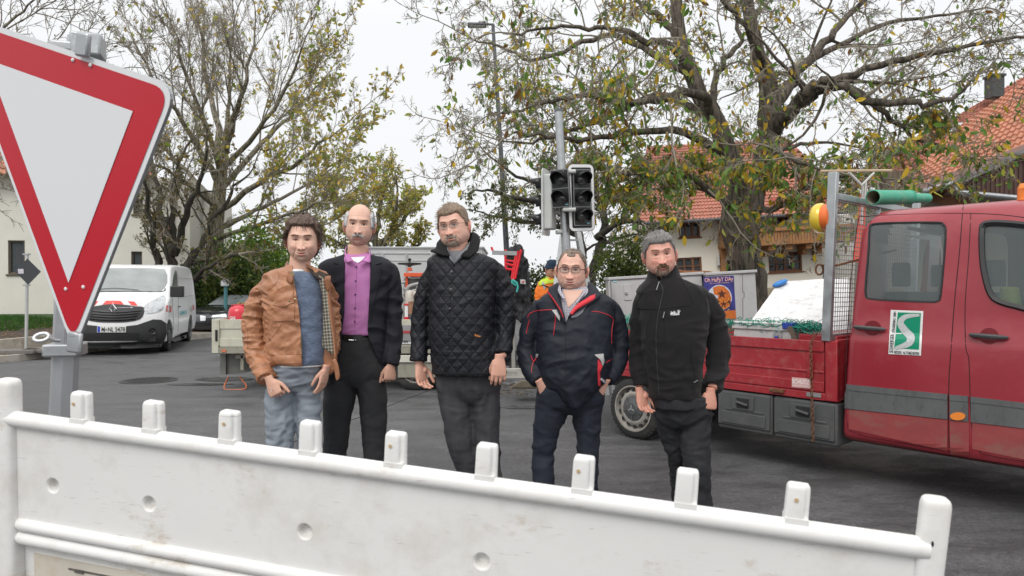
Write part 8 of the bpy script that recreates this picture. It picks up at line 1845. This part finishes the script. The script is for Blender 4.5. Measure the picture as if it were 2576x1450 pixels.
line_on(S4, jk, 'zip', [K((330, 500), (328, 650), (330, 800), (332, 895))], NVD, .0035, .0)
patch_on(S4, jk, 'pocket_flash', K((262, 430), (300, 428), (304, 455), (302, 484)), GYT, .004, 4); patch_on(S4, jk, 'pocket_flash', K((474, 655), (520, 650), (524, 692), (516, 712), (505, 680)), GYT, .004, 4, .003); patch_on(S4, jk, 'pocket_flash', K((184, 650), (198, 652), (190, 672), (182, 666)), GYT, .004, 4)
patch_on(S4, jk, 'pocket_lining', K((492, 680), (505, 690), (515, 715), (503, 745), (506, 812), (494, 812), (490, 750)), RDL, .003, 5)
leaf(m4, jk, 'collar', [(292, 295, .05), (262, 310, -.01), (245, 335, -.06), (300, 450, -.165), (326, 498, -.178)], [(302, 318, -.03), (296, 345, -.08), (300, 380, -.12), (318, 440, -.168), (330, 500, -.175)], NVJ, .010)
line_on(S4, jk, 'collar_zip', [], RDP) if 0 else None
leaf(m4, jk, 'collar_red_edge', [(237, 338, -.10), (262, 372, -.125), (300, 428, -.172), (318, 470, -.182)], [(242, 335, -.10), (267, 369, -.127), (304, 425, -.174), (321, 468, -.183)], RDP, .003)
leaf(m4, jk, 'collar', [(446, 290, .06), (468, 300, .0), (500, 340, -.07), (500, 368, -.12), (400, 430, -.16)], [(440, 310, -.02), (445, 330, -.06), (440, 350, -.10), (400, 390, -.14), (345, 470, -.17)], NVJ, .010)
leaf(m4, jk, 'red_lining', [(482, 350, -.10), (478, 372, -.13), (430, 402, -.155), (385, 430, -.172), (362, 455, -.182)], [(452, 362, -.12), (430, 378, -.14), (400, 395, -.158), (375, 418, -.17), (355, 448, -.18)], RDL, .008)
leaf(m4, sh4, 'collar', [(300, 302, .0), (292, 325, -.05), (300, 350, -.11), (318, 375, -.15)], [(310, 300, -.03), (308, 330, -.09), (318, 352, -.13), (330, 372, -.155)], CHK, .004); leaf(m4, sh4, 'collar', [(434, 306, .0), (430, 325, -.06), (412, 350, -.12), (380, 392, -.165)], [(438, 318, -.03), (436, 340, -.08), (415, 362, -.13), (385, 400, -.168)], CHK, .004)
patch_on(Surf([sh4]), sh4, 'open_neck', K((318, 330), (420, 330), (398, 365), (365, 400), (345, 418), (334, 385)), mat('neck_skin', (.63, .39, .30), .5), .0035, 5)
patch_on(S4, jk, 'shirt_cuff', K((508, 770), (540, 795), (534, 806), (504, 780)), CHK, .006, 4, .003)
DNM = mat('dark_denim', (.009, .013, .024), .85, 0, .2, 6, .3, 220, dirt=(.035, .045, .065), damt=.4, dscale=4)
mb = MB(); m4.torso(mb, [(800, 195, 520, .15, .14), (860, 182, 527, .14, .145), (900, 180, 526, .125, .14), (930, 195, 510, .10, .12), (950, 230, 470, .07, .09)]); m4.limb(mb, legL4); m4.limb(mb, legR4); m4.cloth('jeans', mb, DNM, .009, 5, [(.010, (6, 5, 10)), (.005, (12, 12, 24))]); m4.shoes([(218, 1520, .02, -.25), (452, 1520, .02, .3)], SHOE)
# ---------------------------------------------------------------- man in the black fleece
m5 = Man(4.15, Z4); H5 = Head(P(1659.5, 641, 4.13), 1.06, yaw=-6, roll=-6, pitch=2, smile=.8, squint=.45, W=.083, fat=.6, tone=(.65, .35, .27), red=1.0, jaw=.95)
rows5 = [(250, 752, 898, .075, .085), (275, 742, 930, .09, .10), (298, 716, 990, .105, .115), (330, 692, 1050, .12, .13), (400, 698, 1050, .145, .14), (500, 702, 1045, .165, .15), (600, 710, 1035, .175, .15), (700, 722, 1020, .175, .145), (800, 736, 1010, .17, .14), (868, 744, 1010, .165, .14)]
armL5 = [(722, 360, 34, .03), (700, 440, 40, .03), (692, 560, 43, .05), (693, 680, 43, .04), (700, 765, 42, .0), (704, 815, 38, -.02)]
armR5 = [(1046, 384, 52, .03), (1070, 440, 56, .03), (1094, 550, 61, .04), (1101, 650, 59, .03), (1096, 735, 57, .0), (1082, 790, 50, -.05), (1070, 826, 45, -.08)]
legL5 = [(850, 930, 74, .05), (850, 1000, 64, .06), (870, 1090, 54, .08), (889, 1180, 46, .12), (903, 1300, 43, .18), (907, 1400, 43, .25), (910, 1470, 44, .30)]
legR5 = [(985, 930, 84, 0), (985, 1000, 79, 0), (985, 1100, 75, -.02), (992, 1200, 68, -.03), (1000, 1300, 65, -.02), (1010, 1420, 60, 0), (1012, 1505, 56, 0)]
h1, _ = hand(None, m5.xz(704, 836, -.02), (.22, -.12, -1), (-.5, .85, 0), (.85, .5, 0), 1.06, (.35, .6, .5), thumb_in=.3, spread=.2)
h2, _ = hand(None, m5.xz(1062, 842, -.08), (-.10, -.10, -1), (.15, -1, .1), (-1, .0, 0), 1.10, (1.0, 1.3, 1.0), thumb_in=.5)
m5.person('ruddy grey haired man with moustache in a black fleece jacket and faded black jeans', H5, [armL5, armR5], [legL5, legR5], rows5, [(h1,), (h2,)], ((815, 330, .01), (808, 220, .0), .068), 0)
mb = MB(); H5.fuzz(mb, hmask(.058, .03, -.014, -.075, 1.3, peak=-.002), lambda p, l, z: .009 + .010 * sst(.04, .10, z), .007, rnd, 700, .020, .0010, strandflow(-.3, -.1, -.2)); mb.build('hair', hairmat('grey_hair', (.20, .19, .185), .4), m5.o, smooth=60)
mb = MB(); brows(H5, mb, .0010, .0015, rnd=rnd); mb.build('eyebrows', hairmat('brow_5', (.30, .20, .15)), m5.o)
mb = MB(); H5.fuzz(mb, mo(0, -.0600, .031, .0085), lambda p, l, z: .0060, .002, rnd, 260, .010, .0008, lambda p, n_: Vector((p.x * 15, -.1, -.9))); mb.build('moustache', hairmat('brown_moustache', (.20, .12, .07)), m5.o, smooth=60)
mb = MB(); H5.fuzz(mb, lambda p, l, z: (0 if math.cos(l) < 0 else min(1, max(max(0, .016 - math.hypot(abs(p.x) * .55, z + .110)) / .004, max(0, .005 - abs(abs(p.x) - .031)) / .003 * (-.115 < z < -.070)))), lambda p, l, z: .0035, .0014, rnd, 300, .009, .0007, lambda p, n_: Vector((0, -.3, -.9))); mb.build('beard', hairmat('grey_beard', (.33, .25, .20)), m5.o, smooth=60)
FLC = mat('black_fleece', (.0065, .0055, .006), .95, 0, .25, 9, .5, 260, sheen=.06, bdist=.003); FLS = mat('fleece_seam', (.006, .005, .006), .9)
mb = MB(); m5.torso(mb, rows5); m5.torso(mb, [(275, 742, 925, .088, .10), (240, 750, 905, .085, .095), (212, 758, 895, .08, .095), (205, 762, 890, .07, .09)]); m5.limb(mb, armL5); m5.limb(mb, armR5); cp5 = m5.prism([(768, 190), (768, 225), (785, 252), (802, 285), (822, 256), (850, 232), (875, 190)], -.6, -.058)
jk = m5.cloth('fleece_jacket', mb, FLC, .0078, 5, [(.012, (5, 5, 11), lambda v: (1.6 if pxy(v)[0] > 1775 or pxy(v)[0] < 1612 else .8)), (.008, (8, 8, 22), lambda v: sst(880, 960, pxy(v)[1]))], [cp5]); S5 = Surf([jk]); K = m5.px
line_on(S5, jk, 'zip', [K((803, 285), (822, 330), (808, 400), (795, 470), (787, 560), (790, 680), (798, 780), (802, 865))], mat('zip_black', (.03, .03, .032), .4), .0026, .001)
line_on(S5, jk, 'seams', [K((690, 420), (790, 425), (960, 405)), K((775, 285), (720, 340), (690, 400)), K((905, 265), (950, 340), (975, 400)), K((830, 435), (826, 600)), K((960, 625), (970, 700), (985, 770))], FLS, .0022, .001)
mb = MB(); 
for a, b in (((803, 290), (790, 330)), ((829, 440), (823, 468)), ((975, 795), (990, 785))): h, n_ = S5.hit(*Z4(*a)); q, _n = S5.hit(*Z4(*b)); mb.tube([h + n_ * .006, q + _n * .008], .0028, 6); mb.ball(q + _n * .009, .004, 8, 6)
mb.build('zip_pulls', mat('zip_pull', (.25, .26, .27), .35, .5), jk, smooth=60)
mb = MB(); fit_text(mb, 'Jack', *Z4(862, 449), *Z4(886, 446), 6.5, S5, .005, bold=.03); fit_text(mb, 'Wolfskin', *Z4(859, 458), *Z4(904, 455), 6.5, S5, .005, bold=.03); pw = [(900, 441, 4.5), (893, 435, 1.8), (898, 432, 1.8), (903, 432, 1.8), (907, 436, 1.8)]
for x, y, r_ in pw: h, n_ = S5.hit(*Z4(x, y)); mb.lathe([(r_ * m5.upx(), 0), (r_ * m5.upx(), .002), (0, .002)], h + n_ * .004, n_, 10)
mb.build('embroidery', WHITEP, jk)
mb = MB(); m5.torso(mb, [(850, 752, 1012, .155, .14), (905, 762, 1018, .15, .14), (918, 765, 1012, .148, .138)]); m5.cloth('undershirt', mb, mat('dark_tee', (.022, .022, .026), .9), .009, 3, [(.008, (9, 9, 9))])
BJN = mat('faded_black_jeans', (.017, .018, .021), .85, 0, .25, 5, .3, 220, dirt=(.06, .062, .07), damt=.55, dscale=3)
mb = MB(); m5.torso(mb, [(860, 760, 1055, .13, .14), (920, 768, 1070, .125, .14), (970, 782, 1064, .11, .13), (1000, 810, 1045, .09, .1), (1025, 860, 1010, .06, .08)]); m5.limb(mb, legL5); m5.limb(mb, legR5); m5.cloth('jeans', mb, BJN, .009, 5, [(.012, (6, 5, 11)), (.006, (12, 12, 22))]); m5.shoes([(910, 1485, .30, -.1), (1014, 1520, 0, .25)], SHOE)
# ---------------------------------------------------------------- worker in the background
m6 = Man(10.0, Z4); H6 = Head(P(1387, 680, 9.98), 1.05, yaw=30, roll=4, pitch=14, smile=0, squint=.25, tone=(.50, .27, .18), red=.2)
rows6 = [(262, 232, 282, .06, .06), (275, 212, 296, .09, .09), (292, 195, 310, .11, .12), (330, 190, 314, .14, .14), (380, 192, 312, .14, .14), (440, 195, 310, .14, .14), (480, 198, 308, .14, .14)]
aL = [(204, 298, 15, .02), (192, 340, 17, .02), (190, 390, 16, 0), (205, 430, 14, -.15), (225, 440, 11, -.3)]; aR = [(305, 296, 15, .02), (322, 335, 16, 0), (322, 380, 15, -.05), (300, 420, 13, -.2), (285, 430, 11, -.3)]
lL = [(225, 480, 26, 0), (222, 560, 24, 0), (220, 650, 21, 0), (220, 800, 18, .02)]; lR = [(282, 480, 26, 0), (285, 560, 24, 0), (287, 650, 21, 0), (288, 800, 18, .02)]
h1, _ = hand(None, m6.xz(228, 441, -.31), (.8, -.4, -.2), (0, -.3, 1), (0, -1, 0), 1, (.5, .6, .5))
m6.person('worker in an orange high visibility jacket and blue knitted beanie looking down', H6, [aL, aR], [lL, lR], rows6, [(h1,)], ((258, 290, .01), (254, 248, .0), .06), 0)
mb = MB(); H6.fuzz(mb, hmask(.03, .02, .0, -.055, 1.3), lambda p, l, z: .014 + .018 * sst(.06, .12, z), .002, rnd, 0); BN = mat('blue_beanie', (.025, .05, .09), .95, 0, .3, 40, .8, 90, stretch=(6, 6, .5), bdist=.01); mb.build('beanie', BN, m6.o, smooth=60)
HV = mat('hi_vis_orange', (.85, .20, .02), .7, 0, .08, 8); HY = mat('hi_vis_yellow', (.60, .78, .06), .7, 0, .06, 8)
mb = MB(); m6.torso(mb, rows6); m6.limb(mb, aL); m6.limb(mb, aR); jk = m6.cloth('work_jacket', mb, HV, .016, 4, [(.02, (6, 6, 12))]); S6 = Surf([jk]); S6.dist = 10; K = m6.px
patch_on(S6, jk, 'yellow_yoke', K((226, 262), (255, 280), (282, 266), (300, 280), (312, 300), (262, 292), (225, 300), (196, 308), (196, 292)), HY, .008, 3); patch_on(S6, jk, 'reflective_band', K((212, 292), (222, 288), (232, 320), (224, 326)), GYT, .012, 3); line_on(S6, jk, 'chest_zip', [K((215, 302), (245, 315))], BLACKP, .008, .01)
mb = MB(); m6.torso(mb, [(268, 236, 278, .075, .075), (258, 238, 274, .07, .07), (252, 240, 272, .065, .068)]); mb.build('collar', HY, m6.o, smooth=60)
mb = MB(); m6.torso(mb, [(465, 202, 304, .13, .13), (520, 198, 308, .13, .13), (545, 210, 300, .1, .1)]); m6.limb(mb, lL); m6.limb(mb, lR); m6.cloth('trousers', mb, mat('work_trousers', (.03, .032, .035), .9), .018, 4); m6.shoes([(220, 812, .02, -.2), (288, 812, .02, .2)], SHOE)
